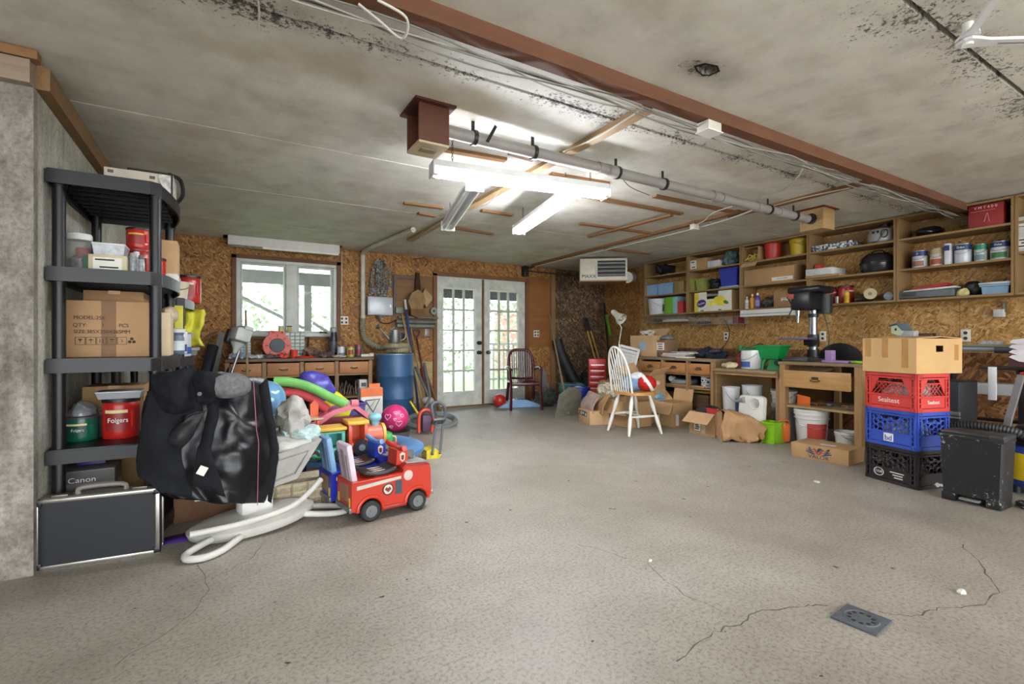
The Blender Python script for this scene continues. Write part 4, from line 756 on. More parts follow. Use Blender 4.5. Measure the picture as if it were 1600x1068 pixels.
t, zb, w_ = basket(1122, 1152, 495, 506, 'wire basket with coiled wire under the blue tote', 1); coil('grey wire coil in the wire basket near the lamp housing', (t.location.x, t.location.y, 1.43+zb+.004), .09, M('#b5b3ae', .4), 5, .005); solo('red_case', 'small dark red case at the end of the last wire basket', 'case', bx((0, 0, .045), (.1, .12, .09), .006), M('#6e1a2c', .5), (t.location.x, t.location.y-.0-w_/2+.06, 1.43+zb+.003), -R90)
cable([(5.9, 4.25, 1.33), (6.1, 4.3, 1.15), (6.13, 4.42, .95), (5.95, 4.55, .835)], 'black cable dropping from the basket to the bench', .006, BLACKP)
p = wp(1565, 486); t = thing('hook_box', 'small white box hung on a bracket under the paint can shelf', 'box', p, -R90); obj('box_body', bx((0, -.06, -.02), (.07, .06, .07), .004), M('#b9b9b6'), t); obj('bracket', bx((.03, -.03, .04), (.012, .06, .1)), M('#77706a', .4, .6), t)
# ================================================================ benches along the right wall
XB = 5.0; BW = wood('#8f7048', 'x'); BD = wood('#a5713e', 'x', .55); BZ = wood('#977550', 'z'); PULL = metal('#6b5a44', .4)
def drawer(t, x, z, w, h, y, dep=.45, m=BD, out=0, pull=.1):
    dr = obj('drawer', MB().box((x, y-out-.01, z+h/2), (w, .022, h), .002).box((x-w/2+.02, y-out+dep/2, z+h*.42), (.012, dep, h*.75)).box((x+w/2-.02, y-out+dep/2, z+h*.42), (.012, dep, h*.75)).box((x, y-out+dep/2, z+.02), (w-.05, dep, .008)), m, t)
    obj('drawer_pull', tb([(x-pull/2, y-out-.022, z+h*.5), (x-pull*.35, y-out-.04, z+h*.46), (x, y-out-.044, z+h*.44), (x+pull*.35, y-out-.04, z+h*.46), (x+pull/2, y-out-.022, z+h*.5)], .005, 6, 3).box((x, y-out-.0225, z+h*.6), (pull*.7, .003, h*.16)), PULL, dr); return dr
y0, y1 = 5.2, 3.745; W = y0-y1; t = thing('workbench', 'long wooden workbench with four small drawers and cubbies below', 'workbench', (XB, (y0+y1)/2, 0), -R90); D = 1.17
obj('bench_top', bx((0, D/2, .798), (W, D, .034), .003), wood('#7d6a52', 'x', .7), t)
us = [978, 1034, 1073, 1113]; ed = [W/2-.0]; bounds = [atX(u, 560, XB).y for u in (972, 1000, 1034, 1073, 1115)]; xs = [(y0+y1)/2-b for b in bounds]; xs[0] = -W/2+.02; xs[-1] = W/2-.02
for i in range(4): drawer(t, (xs[i]+xs[i+1])/2, .625, xs[i+1]-xs[i]-.05, .13, -.0+.015)
for x in xs: obj('upright', bx((x, .03, .39), (.035, .05, .78)), BZ, t)
obj('drawer_rail', bx((0, .04, .612), (W-.04, .04, .018)), BW, t); obj('lower_shelf', bx((0, .4, .445), (W-.05, .75, .02)), BW, t)
for s in (-1, 1): obj('side_panel', bx((s*(W/2-.012), D/2+.03, .39), (.018, D-.1, .78)), BZ, t)
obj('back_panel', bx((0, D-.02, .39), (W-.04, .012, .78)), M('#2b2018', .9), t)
y0, y1 = 3.735, 2.955; W = y0-y1; t = thing('low_workbench', 'lower open workbench with paint can and green spreader on top', 'workbench', (XB, (y0+y1)/2, 0), -R90)
obj('bench_top', bx((0, D/2-.03, .7), (W, D+.06, .03), .003), wood('#8a7658', 'x'), t); obj('front_rail', bx((0, .01, .67), (W-.01, .03, .045)), wood('#b08d5c', 'x'), t); obj('side_panel', bx((-W/2+.012, D/2, .345), (.02, D-.05, .68)), wood('#8a6a42', 'y'), t); obj('back_panel', bx((0, D-.02, .345), (W-.04, .02, .68)), wood('#76502c', 'x'), t); obj('leg', bx((W/2-.03, .06, .34), (.04, .05, .68)), BZ, t)
y0, y1 = 2.945, 2.185; W = y0-y1; t = thing('drill_bench', 'wooden bench with one wide drawer carrying the drill press', 'workbench', (XB, (y0+y1)/2, 0), -R90)
obj('bench_top', bx((0, D/2, .805), (W+.03, D, .03), .003), wood('#8b7757', 'x'), t)
for x in (-W/2+.03, W/2-.03):
    for y in (.035, D-.05): obj('leg', bx((x, y, .395), (.06, .07, .79)), wood('#a37f52', 'z'), t)
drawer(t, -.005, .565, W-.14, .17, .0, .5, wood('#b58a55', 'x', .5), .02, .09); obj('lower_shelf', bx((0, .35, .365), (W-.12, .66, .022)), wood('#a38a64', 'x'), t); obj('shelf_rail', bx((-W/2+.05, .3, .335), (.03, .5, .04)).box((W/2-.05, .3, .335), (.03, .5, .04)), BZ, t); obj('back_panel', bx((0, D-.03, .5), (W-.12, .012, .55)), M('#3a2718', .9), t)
ZB, ZL, ZD = .816, .716, .821
# on the long bench
l, r, w_, d, h = R(985, 1020, 524, 556, 5.12, .26, ZB); t = carton('open tan carton full of cords on the long bench', l, r, w_, .26, h, CARD2, flaps=[('b', .7)], tape=False); sticker(t, w_*.05, h*.5, w_*.3, h*.4, .26, M('#8ea0b4'), lines=0)
coil('tangle of white cords on top of the tan bench carton', (l[0], l[1], l[2]+h*.8), .12, M('#cfccc2', .5), 7, .007, flat=1.15)
l, r, w_, d, h = R(1021, 1038, 531, 555, 5.2, .24, ZB); t = carton('smaller brown carton with white address label on the long bench', (l[0], l[1]-.03, l[2]), r, w_*.95, .24, h, M('#7d6248', .8), tape=False); sticker(t, 0, h*.62, w_*.7, h*.45, .24, lines=3)
solo('grey_cloth', 'crumpled grey cloth on the small labelled carton', 'cloth', MB().sph((0, 0, .03), (.1, .1, .035), 16, 10).rough(.02, 14, 6, 0), cloth('#7a7a7c'), (l[0], l[1]-.03, l[2]+h+.001))
l, r, w_, d, h = R(1028, 1078, 546, 557, 5.08, .25, ZB); t = thing('document_stack', 'stack of papers and magazines on the long bench', 'paper', l, r)
for k in range(6): obj('sheet_bundle', bx((rnd.uniform(-.04, .04)+(.12 if k > 3 else -.05), rnd.uniform(-.02, .02), .009+k*.0125), (w_*(.7 if k < 4 else .5), .2, .012), 0, (0, 0, rnd.uniform(-.1, .1))), [PAPER, M('#b9b3b0', .7), M('#c9a9a4', .7), PAPER, M('#d8e0c4', .7), M('#9aa0a8', .7)][k], t)
solo('white_board', 'white board with green edge lying at the bench edge', 'board', bx((0, 0, .006), (.2, .12, .012), .002), M('#d3dcc0', .6), atX(1071, 557, 5.07).xy.to_3d()+Vector((0, 0, ZB)), -R90)
solo('black_binder', 'black binder lying behind the laundry of shutters on the bench', 'binder', bx((0, 0, .02), (.2, .16, .04), .004), M('#22252a', .5), (5.25, 5.1, ZB), -R90)
l, r, w_, d, h = R(1106, 1148, 545, 558, 5.1, .24, ZB); l = (l[0]+.1, 4.02, l[2])
heap('dark blue work clothes heaped by the bench end', l, .5, .26, .12, cloth('#2c3440'), 7, 'work_clothes', 'clothes', -R90, amp=.4, sc=13); heap('small dark rag heap beside the papers on the bench', (5.25, 4.42, ZB), .2, .14, .05, cloth('#2f3430'), 3, 'rag', 'rag', -R90, amp=.4, sc=20); heap('mauve work glove lying on dark work clothes', (5.2, 3.87, ZB+.07), .16, .12, .05, cloth('#5a4858'), 4, 'work_glove', 'glove', amp=.3, sc=20)
# desk lamp and stacked white shutters at the bench end
t = thing('desk_lamp', 'white swing-arm desk lamp clamped at the bench end', 'lamp', (5.03, 5.14, ZB)); WL = M('#d2cec2', .4)
q = lambda u, v, X=5.06: atX(u, v, X)-Vector((5.03, 5.14, ZB))
obj('clamp', bx((0, 0, .02), (.06, .05, .05), .006), WL, t); obj('arm', tb([(0, 0, .04), q(966, 545), q(969, 525)], .008, 8), WL, t); obj('arm', tb([q(969, 525), q(971, 512), q(965, 500)], .008, 8), WL, t)
hd = q(965, 493); m = MB().at(hd, (-.9, .25, .35)); obj('lamp_shade', m.lathe([(.03, .12), (.042, .1), (.045, .03), (.05, .0), (.085, -.07), (.09, -.1), (.085, -.1), (.045, -.0), (.03, .08)], 24), WL, t); obj('bulb', MB().at(hd, (-.9, .25, .35)).sph((0, 0, -.06), (.04, .04, .045), 14, 10), M('#b9b4a8', .3), t)
t = thing('shutter_stack', 'stack of white louvred panels leaning against the bench end', 'shutters', (4.76, 5.02, .52), rot=(-.3, .25, -.75)); t.scale = (1.2, 1.2, 1.2)
for k in range(3):
    p_ = obj('shutter_panel', MB().box((-.11, k*.035, .17), (.025, .025, .42)).box((.11, k*.035, .17), (.025, .025, .42)).box((0, k*.035, .37), (.22, .025, .03)).box((0, k*.035, -.03), (.22, .025, .03)), M('#c9c8c4', .5), t)
    for j in range(9): obj('louvre', bx((0, k*.035, .01+j*.04), (.2, .008, .034), 0, (.5, 0, 0)), M('#c4c3bf', .5), p_)
solo('crate_stand', 'rough wooden crate under the leaning white panels', 'crate', MB().box((0, 0, .25), (.3, .26, .5), .004).box((0, -.135, .42), (.3, .012, .06)).box((0, -.135, .1), (.3, .012, .06)), wood('#6d5034', 'x'), (4.83, 5.1, 0), -R90)
# on the low bench
l, r, w_, d, h = R(1151, 1181, 547, 570, 5.1, .2, ZL); can('white paint can with blue round logo on the low bench', l, w_/2*.93, h, '#d2d3d2', None, '#2f4f8f', rz=r-.4, lid='#c9c9c4'); 
t = thing('pump_sprayer', 'green garden pump sprayer head with red base behind the paint can', 'sprayer', (5.42, 3.62, ZL), -R90); GR = M('#137a3a', .35); obj('tank', MB().lathe([(.09, 0), (.1, .02), (.1, .12), (.06, .17), (.03, .18)], 22), M('#8f3a34', .4), t); obj('pump_head', MB().cyl((0, 0, .17), (0, 0, .23), .035).box((.08, 0, .22), (.2, .04, .045), .01).cyl((-.05, 0, .2), (-.05, 0, .26), .03), GR, t); obj('hose', tb([(.12, 0, .22), (.18, 0, .28), (.26, -.02, .26), (.28, -.03, .15)], .008, 8, 5), M('#4a2a22', .4), t)
t = thing('seed_spreader', 'green hand-held seed spreader hopper on the low bench', 'spreader', (5.25, 3.17, ZL), -R90); obj('hopper', MB().tbox((0, 0, .12), .2, .12, .29, .2, .14), M('#0f8a44', .35), t); obj('hopper_rim', MB().box((0, 0, .262), (.32, .22, .018), .006), M('#0f8a44', .35), t); obj('throat', MB().tbox((.04, 0, .0), .14, .12, .08, .06, .14), M('#0d7a3c', .35), t); obj('pistol_grip', tb([(-.05, 0, .14), (-.09, -.02, .08), (-.1, -.03, .0)], .024, 10, 4), M('#0d7a3c', .35), t); obj('crank', MB().cyl((.1, -.06, .08), (.1, -.09, .08), .03), M('#16231a'), t)
l, r, w_, d, h = R(1119, 1144, 559, 575, 4.98, .12, ZL); heap('cream leather work glove lying at the bench corner', (l[0]+.04, l[1], ZL), w_, .14, .075, cloth('#c9b993'), 3, 'work_glove', 'glove', -R90, amp=.35, sc=16)
# drill press
t = thing('drill_press', 'dark grey bench drill press with steel column and purple-grey table', 'drill press', (5.34, 2.83, ZD), -R90); DP = M('#17191f', .35, .2); ST = metal('#8e9096', .25)
obj('base', MB().box((-.02, -.06, .014), (.26, .34, .028), .006).box((-.0, -.1, .034), (.2, .2, .016), .004), M('#4a4a4c', .5, .4), t); obj('column', MB().cyl((.02, .05, .02), (.02, .05, .6), .038, seg=24), ST, t); obj('column_collar', MB().cyl((.02, .05, .02), (.02, .05, .12), .055, seg=20).cyl((.02, .05, .46), (.02, .05, .5), .05, seg=20), DP, t)
obj('head', MB().box((.0, -.02, .63), (.2, .3, .19), .02), DP, t); obj('belt_cover', MB().box((.02, -.0, .745), (.34, .3, .07), .022), DP, t); obj('motor', MB().cyl((.1, .12, .5), (.1, .12, .7), .07, seg=20), M('#1c1d22', .5), t); obj('chuck', MB().cyl((-.04, -.13, .53), (-.04, -.13, .47), .025, .02).cyl((-.04, -.13, .47), (-.04, -.13, .4), .012), ST, t)
hb = obj('feed_hub', MB().cyl((-.1, -.06, .57), (-.14, -.06, .57), .028), ST, t)
for a in (0, 2.1, 4.2): obj('feed_handle', tb([(-.13, -.06, .57), (-.15, -.06+.11*math.cos(a), .57+.11*math.sin(a))], .006, 6).sph((-.15, -.06+.12*math.cos(a), .57+.12*math.sin(a)), .015, 10, 6), M('#2a2a2c'), hb)
obj('table', MB().box((-.06, -.1, .235), (.3, .2, .022), .004), M('#5e5a74', .4, .3), t); obj('table_bracket', MB().box((.02, .02, .2), (.1, .14, .07), .01).cyl((.02, .05, .15), (.02, .05, .28), .055), DP, t); obj('switch_plate', bx((-.09, -.173, .68), (.06, .006, .05)), M('#9a3a34'), t); obj('name_plate', bx((-.155, -.05, .735), (.006, .1, .03)), M('#c9c9c4'), t); obj('power_cord', tb([(.1, .1, .5), (.14, .12, .3), (.12, .14, .1), (.05, .2, .01)], .005, 6, 5), BLACKP, t)
m = MB().prism([(.22*math.cos(a*PI/12), .19*math.sin(a*PI/12)) for a in range(13)], .03); solo('saw_guard', 'black half-round guard leaning behind the drill press', 'guard', m, BLACKP, (5.75, 2.72, ZD), -R90)
t = thing('purple_bracket', 'lilac plastic bracket toy standing on the drill bench', 'toy part', (5.13, 2.47, ZD), -R90-.2); LI = M('#a583b8', .4); obj('upright', bx((-.05, 0, .06), (.07, .06, .12), .006), LI, t); obj('foot', bx((.03, 0, .012), (.26, .11, .024), .006), LI, t); solo('lilac_plate', 'lilac flat plate beside the lilac bracket', 'plate', bx((0, 0, .008), (.14, .1, .016), .004), M('#a98fbb', .4), (5.2, 2.29, ZD), -R90+.3)
heap('lime green cloth scrap at the end of the drill bench', (5.07, 2.25, ZD), .12, .07, .03, cloth('#8fc24e'), 5, 'cloth_scrap', 'cloth', -R90); heap('grey scraps at the corner of the drill bench', (5.5, 2.3, ZD), .2, .16, .06, M('#6e6470', .6, 0, .3), 6, 'scrap_heap', 'scraps', -R90, amp=.4)
# under the benches
l, r, w_, d, h = R(1046, 1069, 590, 609, 5.12, .3, .456); t = thing('grey_appliance', 'grey and white cartridge vacuum in the bench cubby', 'appliance', l, r); obj('body', MB().box((0, 0, h*.4), (w_, .28, h*.7), .03), M('#9aa0a6', .4), t); obj('top_cover', MB().box((.02, 0, h*.82), (w_*.8, .24, h*.25), .02), M('#3c444e', .4), t); obj('roller', MB().cyl((-w_*.38, -.16, h*.85), (-w_*.38, -.1, h*.85), .035), M('#a9aeb2'), t)
coil('coil of white network cable in the bench cubby', (5.16, 3.93, .456), .1, M('#cdd2d8', .4), 9, .006, flat=1.6, name='cable_coil')
solo('plank', 'thin plank lying on the lower bench shelf', 'plank', bx((0, 0, .01), (.6, .1, .02)), wood('#a07a50', 'x'), (5.1, 4.2, .456), -R90)
solo('yellow_folder', 'yellow folder under the long bench behind the cartons', 'folder', bx((0, 0, .015), (.3, .25, .03), .004), M('#d8c25a', .5), (5.35, 4.05, .37), -R90); solo('support_crate', 'brown crate under the long bench', 'crate', MB().box((0, 0, .18), (.9, .5, .36), .004).box((0, -.255, .3), (.9, .012, .06)), wood('#5a4128', 'x'), (5.38, 4.35, 0), -R90)
solo('packing_board', 'flat brown carton lying under the low bench', 'box', bx((0, 0, .07), (.56, .5, .14), .003), CARD, (5.3, 3.4, 0), -R90)
p = atX(1139, 610, 5.4); pail('white pail with blue label, left of a larger white pail', (5.14, 3.605, .141), .095, .355, '#d2d4d3', patch='#4f6f8a', ribs=False); p = atX(1165, 610, 5.4); pail('larger plain white pail under the low bench', (5.3, 3.445, .141), .108, .38, '#d8d8d5', ribs=False)
p = atX(1207, 650, 5.2); t = pail('grey-white tall bucket stack beside the drill bench leg', (5.28, 3.06, 0), .12, .36, '#8f949c', lid=None, ribs=True, rz=-R90); pail('cream bucket nested on the tall bucket stack', (5.28, 3.06, .3), .125, .2, '#cfcab8', lid='#5f6672', rz=-R90)
sh = thing('foam_shell', 'white moulded foam packing shell standing behind the paper bag', 'packing foam', (4.9, 3.2, .0), rot=(-.1, 0, -R90)); FM = M('#d9d8cf', .6, 0, .05); obj('shell', MB().box((0, 0, .225), (.3, .1, .45), .045), FM, sh)
for x, zz, rr_ in ((.06, .36, .05), (-.06, .2, .03)): obj('moulded_ring', MB().at((x, -.055, zz), (R90, 0, 0)).lathe([(rr_, 0), (rr_+.008, .008), (rr_+.016, 0)], 20), FM, sh)
obj('moulded_ribs', MB().box((-.03, -.055, .12), (.015, .02, .1)).box((.01, -.055, .12), (.015, .02, .1)).box((.05, -.055, .12), (.015, .02, .1)), FM, sh); obj('grey_nozzle', MB().cyl((-.2, -.03, .36), (-.06, -.06, .39), .012, .03), M('#8d9196', .4), sh)
def paperbag(label, loc, rz, L, w, h):
    m = MB()
    def fn(a, b):
        an = b*2*PI; k = 1-.12*a*a; hh = h*(1-.5*a**2.5); y = math.copysign(abs(math.cos(an))**.5, math.cos(an))*w/2*k; z = hh*.5*(1+math.copysign(abs(math.sin(an))**.5, math.sin(an))); return ((a-.5)*L+.05*math.sin(an)*a, y, z)
    m.grid(fn, 26, 34).rough(.03, 8, 3, 0).rough(.012, 24, 5, 0); t = thing('paper_bag', label, 'paper bag', loc, rz); obj('bag_body', m, M('#a7815a', .85, 0, .12, 8, .3), t); obj('bag_bottom', MB().grid(lambda a, b: (-L/2+.004, (a-.5)*w*.98, b*h*.98), 8, 8).rough(.01, 12, 3, 0), M('#b08a62', .85), t)
    obj('folded_mouth', MB().grid(lambda a, b: (L/2-.03+.02*math.sin(b*9), (a-.5)*w*.9, b*h*.52), 14, 8).rough(.02, 14, 4, 0), M('#9c7650', .85), t); return t
paperbag('crumpled brown paper bag lying in front of the white foam', (4.62, 3.14, 0), math.radians(-42), .4, .27, .31)
tote('lime green plastic bin beside the crumpled paper bag', (4.84, 2.93, 0), -R90, .15, .17, .21, '#7cb518', taper=1.15)
p = fl(1220, 690); t = thing('orange_jug', 'orange plastic jug on the floor beside the bench leg', 'jug', (4.94, 2.86, 0), -R90); obj('jug_body', MB().box((0, 0, .1), (.09, .1, .19), .025), M('#d4692a', .4), t); obj('handle', tb([(-.02, -.05, .18), (-.02, -.05, .22), (.02, .03, .22), (.02, .05, .18)], .01, 8, 3), M('#c25a1f', .4), t)
p = atX(1265, 680, 5.3); pail('big white bucket with red label and lid under the drill bench', (5.15, 2.7, 0), .152, .335, '#d9d8d3', lid='#d4d4cf', patch='#b0392c', rz=-.9)
solo('orange_scoop', 'bent orange plastic scoop on the white bucket lid', 'scoop', MB().box((0, 0, .0), (.13, .01, .14), .003, (.25, .15, 0)).box((0, .03, -.055), (.12, .07, .008)), M('#cf6a2a', .5), (5.08, 2.74, .412), -R90)
p = atX(1325, 680, 5.3); pail('small white tub with printed side under the drill bench', (5.13, 2.365, 0), .1, .17, '#cfcfc9', patch='#77797a', ribs=True); solo('dustpan', 'black dustpan resting behind the small white tub', 'dustpan', MB().tbox((0, 0, 0), .22, .2, .16, .05, .12).box((.0, -.18, .05), (.04, .2, .03), .006), BLACKP, (5.5, 2.42, 0), .5)
for i, (x, c) in enumerate(((-.2, '#8a5a3a'), (-.12, '#6a6f76'), (.2, '#9a7a5a'))):
    solo('hand_tool', ('wooden handled hammer', 'grey steel wrench', 'pair of tan pliers')[i]+' on the drill bench shelf', 'tool', MB().cyl((-.13, 0, .014), (.09, 0, .014), .012, .01).box((.1, 0, .016), (.04, .09, .03), .004), M(c, .5), (5.22+.05*i, 2.56-x, .377), -R90+.3*i-.2)
coil('coil of rusty wire on the drill bench shelf', (5.15, 2.32, .377), .07, M('#8a6a58', .6), 4, .004, flat=.4, name='wire_coil')
# ================================================================ cartons and chair before the bench
c0 = fl(1117, 683); t = carton('open brown carton with red power tool inside and label on front', (c0.x+.19, c0.y+.165, 0), -R90, .33, .38, .245, CARD, flaps=[('f', 2.25), ('r', 2.9), ('b', 1.9)], tape=True); sticker(t, -.06, .09, .08, .1, .38, lines=4); obj('tape', bx((.02, -.1915, .08), (.05, .001, .12)), M('#b5a58c', .3), t)
tl = thing('circular_saw', 'red and black power saw lying in the open carton', 'power tool', (c0.x+.15, c0.y+.15, .13), -R90); obj('motor', MB().cyl((-.1, 0, .1), (.1, 0, .1), .06), M('#b32d2d', .4), tl); obj('grip', tb([(-.1, 0, .13), (-.02, 0, .17), (.1, 0, .14), (.15, 0, .08)], .018, 8, 4), BLACKP, tl); obj('guard', MB().cyl((-.09, -.07, .08), (-.09, .0, .08), .08), M('#3c3f44'), tl)
c1 = fl(1050, 667); t = carton('open brown carton with paper labels behind the white chair', (c1.x+.17, c1.y+.13, 0), -R90, .3, .34, .285, CARD, flaps=[('f', 2.7), ('b', .2), ('l', .8)], tape=False); sticker(t, -.09, .1, .05, .1, .34, lines=2); obj('paper_label', bx((.151, -.1, .08), (.002, .05, .13)), PAPER, t)
heap('light blue rag spilling from the labelled carton', (c1.x+.1, c1.y+.33, .25), .16, .16, .16, cloth('#7fa3b8'), 4, 'rag', 'rag', amp=.3)
t = carton('brown carton with arrow mark and open flaps under the bench drawers', (4.72, 4.55, .3), -R90, .42, .3, .3, CARD, flaps=[('f', 1.2), ('r', .9), ('l', .6)], tape=False, rot=(.12, 0, -R90)); obj('arrow_mark', tb([(-.02, -.152, .1), (-.02, -.152, .16), (.0, -.152, .2), (.03, -.152, .19)], .006, 5, 3), INK, t); obj('paper_label', bx((.1, -.152, .24), (.07, .002, .06), 0, (0, .3, 0)), PAPER, t)
solo('base_carton', 'large plain carton supporting the arrow-marked one', 'box', bx((0, 0, .15), (.5, .3, .295), .003), M('#8d6d48', .85), (4.74, 4.58, 0), -R90)
c2 = fl(962, 665); t = carton('brown carton standing on the floor beneath the white chair', (4.33, 4.45, 0), -R90, .42, .34, .3, CARD, flaps=[('f', 2.7), ('l', 1.9)], tape=False)
t = carton('shallow carton with black print on its side near the blue bucket', (4.05, 4.78, 0), -R90-.25, .34, .26, .17, CARD2, tape=False); obj('print', bx((-.03, -.131, .12), (.22, .002, .06)), M('#4a3f3a'), t); obj('print_marks', bx((-.08, -.1325, .12), (.03, .001, .035)).box((-.02, -.1325, .125), (.04, .001, .02)).box((.05, -.1325, .115), (.03, .001, .03)), PAPER, t)
def sheetcloth(label, loc, w, h, m, seed, rz=0, name='cloth', rot=None):
    mb = MB().grid(lambda a, b: ((a-.5)*w, -.1*math.sin(min(1, b*1.3)*1.5), -h*b+.02), 18, 18).rough(.025, 5, seed); return solo(name, label, 'cloth', mb, m, loc, rz, None, rot, .006)
sheetcloth('pinkish towel draped over the shallow carton', (4.05, 4.77, .36), .34, .24, cloth('#a58e86'), 2, -R90-.25, 'towel'); sheetcloth('tan kraft paper draped beside the pink towel', (4.09, 4.56, .35), .22, .22, M('#b58a5e', .8, 0, .1), 6, -R90-.4, 'kraft_paper')
heap('brown paper crumpled behind the pink towel', (4.35, 4.86, .31), .34, .3, .2, M('#8d7350', .85), 4, 'kraft_paper', 'paper', amp=.35); heap('cream patterned cloth crumpled behind the chair back', (4.25, 4.72, .3), .26, .24, .2, M('#c9bfa8', .85, 0, .35, 40), 9, 'cloth_heap', 'cloth', amp=.35)
solo('filler_carton', 'plain brown carton under the crumpled paper', 'box', bx((0, 0, .155), (.34, .36, .305), .003), CARD, (4.4, 4.9, 0), -R90)
# white windsor chair
t = thing('windsor_chair', 'white spindle-back wooden chair with natural wood seat', 'chair', (4.03, 4.05, 0), math.radians(82)); CWp = M('#d8d5cb', .5, 0, .08)
obj('seat', MB().prism([(.22*math.copysign(abs(math.cos(a))**.7, math.cos(a)), .2*math.copysign(abs(math.sin(a))**.75, math.sin(a))) for a in [k*PI/14 for k in range(28)]], .03, 'xy', .45), wood('#b98748', 'x', .4), t)
FP = [(.13, -.1), (-.13, -.1), (-.12, .12), (.12, .12)]; GPs = [(.205, -.215), (-.205, -.215), (-.2, .22), (.2, .22)]
for (a, b), (c, d_) in zip(FP, GPs):
    n = 10; P = [Vector((a, b, .44)).lerp(Vector((c, d_, 0)), k/n) for k in range(n+1)]; obj('leg', MB().tube(P, [.014, .016, .022, .024, .02, .014, .021, .022, .02, .017, .013], 12), CWp, t)
def mid(i, f): return Vector((*FP[i], .44)).lerp(Vector((*GPs[i], 0)), f)
for (i, j, f) in ((1, 2, .55), (0, 3, .55)):
    a, b = mid(i, f), mid(j, f); obj('stretcher', MB().tube([a, a.lerp(b, .3), a.lerp(b, .5), a.lerp(b, .7), b], [.009, .013, .016, .013, .009], 10), CWp, t)
a, b = (mid(1, .55)+mid(2, .55))/2, (mid(0, .55)+mid(3, .55))/2; obj('stretcher', MB().tube([a, a.lerp(b, .5), b], [.009, .015, .009], 10), CWp, t)
def hoop(s): an = PI*s; return Vector((-.19*math.cos(an)*(1 if True else 1), .17+.1*math.sin(an)**.8, .465+.5*math.sin(an)**.62))
obj('back_hoop', tb([hoop(k/24) for k in range(25)], .013, 10), CWp, t)
for k in range(7):
    x = (k-3)*.048; s = math.acos(max(-1, min(1, -x*1.05/.19)))/PI; q_ = hoop(s); obj('spindle', tb([(x*.85, .165, .46), (x*.93, (.165+q_.y)/2-.005, (.46+q_.z)/2), (x*1.05, q_.y, q_.z)], .0075, 8), CWp, t)
ch = t; zs = .467
t = thing('toy_buoy', 'red and white ball-shaped hat lying on the chair seat', 'toy', (4.12, 3.95, zs)); obj('red_dome', MB().sph((0, 0, .09), (.11, .11, .088), 22, 14), M('#b3211f', .2), t); obj('white_band', MB().at((.0, 0, .09), (0, 1.0, -.6)).lathe([(.112, -.015), (.114, 0), (.112, .02)], 24), M('#d8d4d0', .4), t); obj('side_tab', MB().sph((.1, -.06, .09), (.05, .03, .03), 12, 8), M('#cf9a98', .4), t)
heap('light blue and white sweater folded on the chair seat', (4.03, 4.1, zs), .27, .28, .17, cloth('#7fa8cc'), 3, 'folded_sweater', 'clothes', .5, amp=.2); heap('white cloth strip over the blue sweater on the chair', (4.06, 4.03, zs+.13), .22, .12, .08, cloth('#d8dade'), 6, 'cloth_strip', 'cloth', -.6)
# ================================================================ milk crates, bin and things at the right
def crate(label, z, col, style, cx, cy, rz, w=.365, d=.3, h=.267):
    t = thing('milk_crate', label, 'crate', (cx, cy, z), rz); m = M(col, .42, 0, .1, 5)
    for (ww, ang, off) in ((w, 0, d/2), (d, R90, w/2), (w, PI, d/2), (d, -R90, w/2)):
        p = MB().at((math.sin(ang)*off, -math.cos(ang)*off, 0), (0, 0, ang)); th = .006
        for zz, hh in ((.012, .024), (.1 if style == 'hex' else .105, .012), (h-.035, .012), (h-.012, .024)): p.box((0, 0, zz), (ww, .016, hh))
        for x in (-ww/2+.008, ww/2-.008, -ww/2+.035, ww/2-.035): p.box((x, 0, h/2), (.012, .016, h))
        for zz in (.03, .06, .13, .17, .21): 
            for x in (-ww/2+.022, ww/2-.022): p.box((x, 0, zz), (.03, .013, .006))
        p.box((0, 0, .062), (ww-.07, th, .07))
        if style == 'hex':
            nx = int((ww-.08)/.036)
            for i in range(nx):
                for j in range(3):
                    x = -(nx-1)*.018+i*.036; zz = .125+j*.04+(.02 if i % 2 else 0)
                    if zz > h-.05: continue
                    if j == 2 and abs(x) < ww*.2: continue
                    p.tube([(x+.021*math.cos(k*PI/3), 0, zz+.021*math.sin(k*PI/3)) for k in range(6)], .0055, 4, 0, True)
            p.box((0, 0, h-.075), (ww*.42, .012, .008)).box((-ww*.21, 0, h-.055), (.008, .012, .04)).box((ww*.21, 0, h-.055), (.008, .012, .04))
        else:
            T = [(-ww/2+.04, .11), (-ww/2+.1, h-.04), (-ww/2+.04, h-.04)]; p.prism(T, th).prism([(-a, b) for a, b in T], th); p.box((0, 0, h-.07), (ww*.5, .012, .008))
            n = 6
            for k in range(-n, n+1):
                for s in (-1, 1):
                    x0 = k*.032; a_ = (x0, 0, .11); b_ = (x0+s*.075, 0, h-.075)
                    if abs(b_[0]) < ww*.32 and abs(x0) < ww*.38: p.tube([a_, b_], .0028, 4)
        obj('crate_wall', p, m, t)
    obj('crate_floor', bx((0, 0, .008), (w-.01, d-.01, .012)), m, t); return t
CXc, CYc, CR = 4.14, 1.47, math.radians(-106)
ux = Vector((math.cos(CR), math.sin(CR), 0)); uy = Vector((-math.sin(CR), math.cos(CR), 0)); cc = Vector((CXc, CYc, 0))-ux*.1825+uy*.15
K = (cc.x, cc.y, CR)
t1 = crate('black milk crate at the bottom of the stack', 0, '#262123', 'hex', *K); t2 = crate('blue milk crate in the middle of the stack', .268, '#2e4aa6', 'hex', *K); t3 = crate('red milk crate at the top of the stack under the carton', .536, '#c23a34', 'lat', *K)
obj('logo_ring', MB().at((-.08, -.156, .066), (R90, 0, 0)).lathe([(.026, 0), (.03, 0), (.03, .002), (.026, .002), (.026, 0)], 24, sx=1.25), WHITE, t1); text('COR', .024, WHITE, t1, (-.08, -.156, .066))
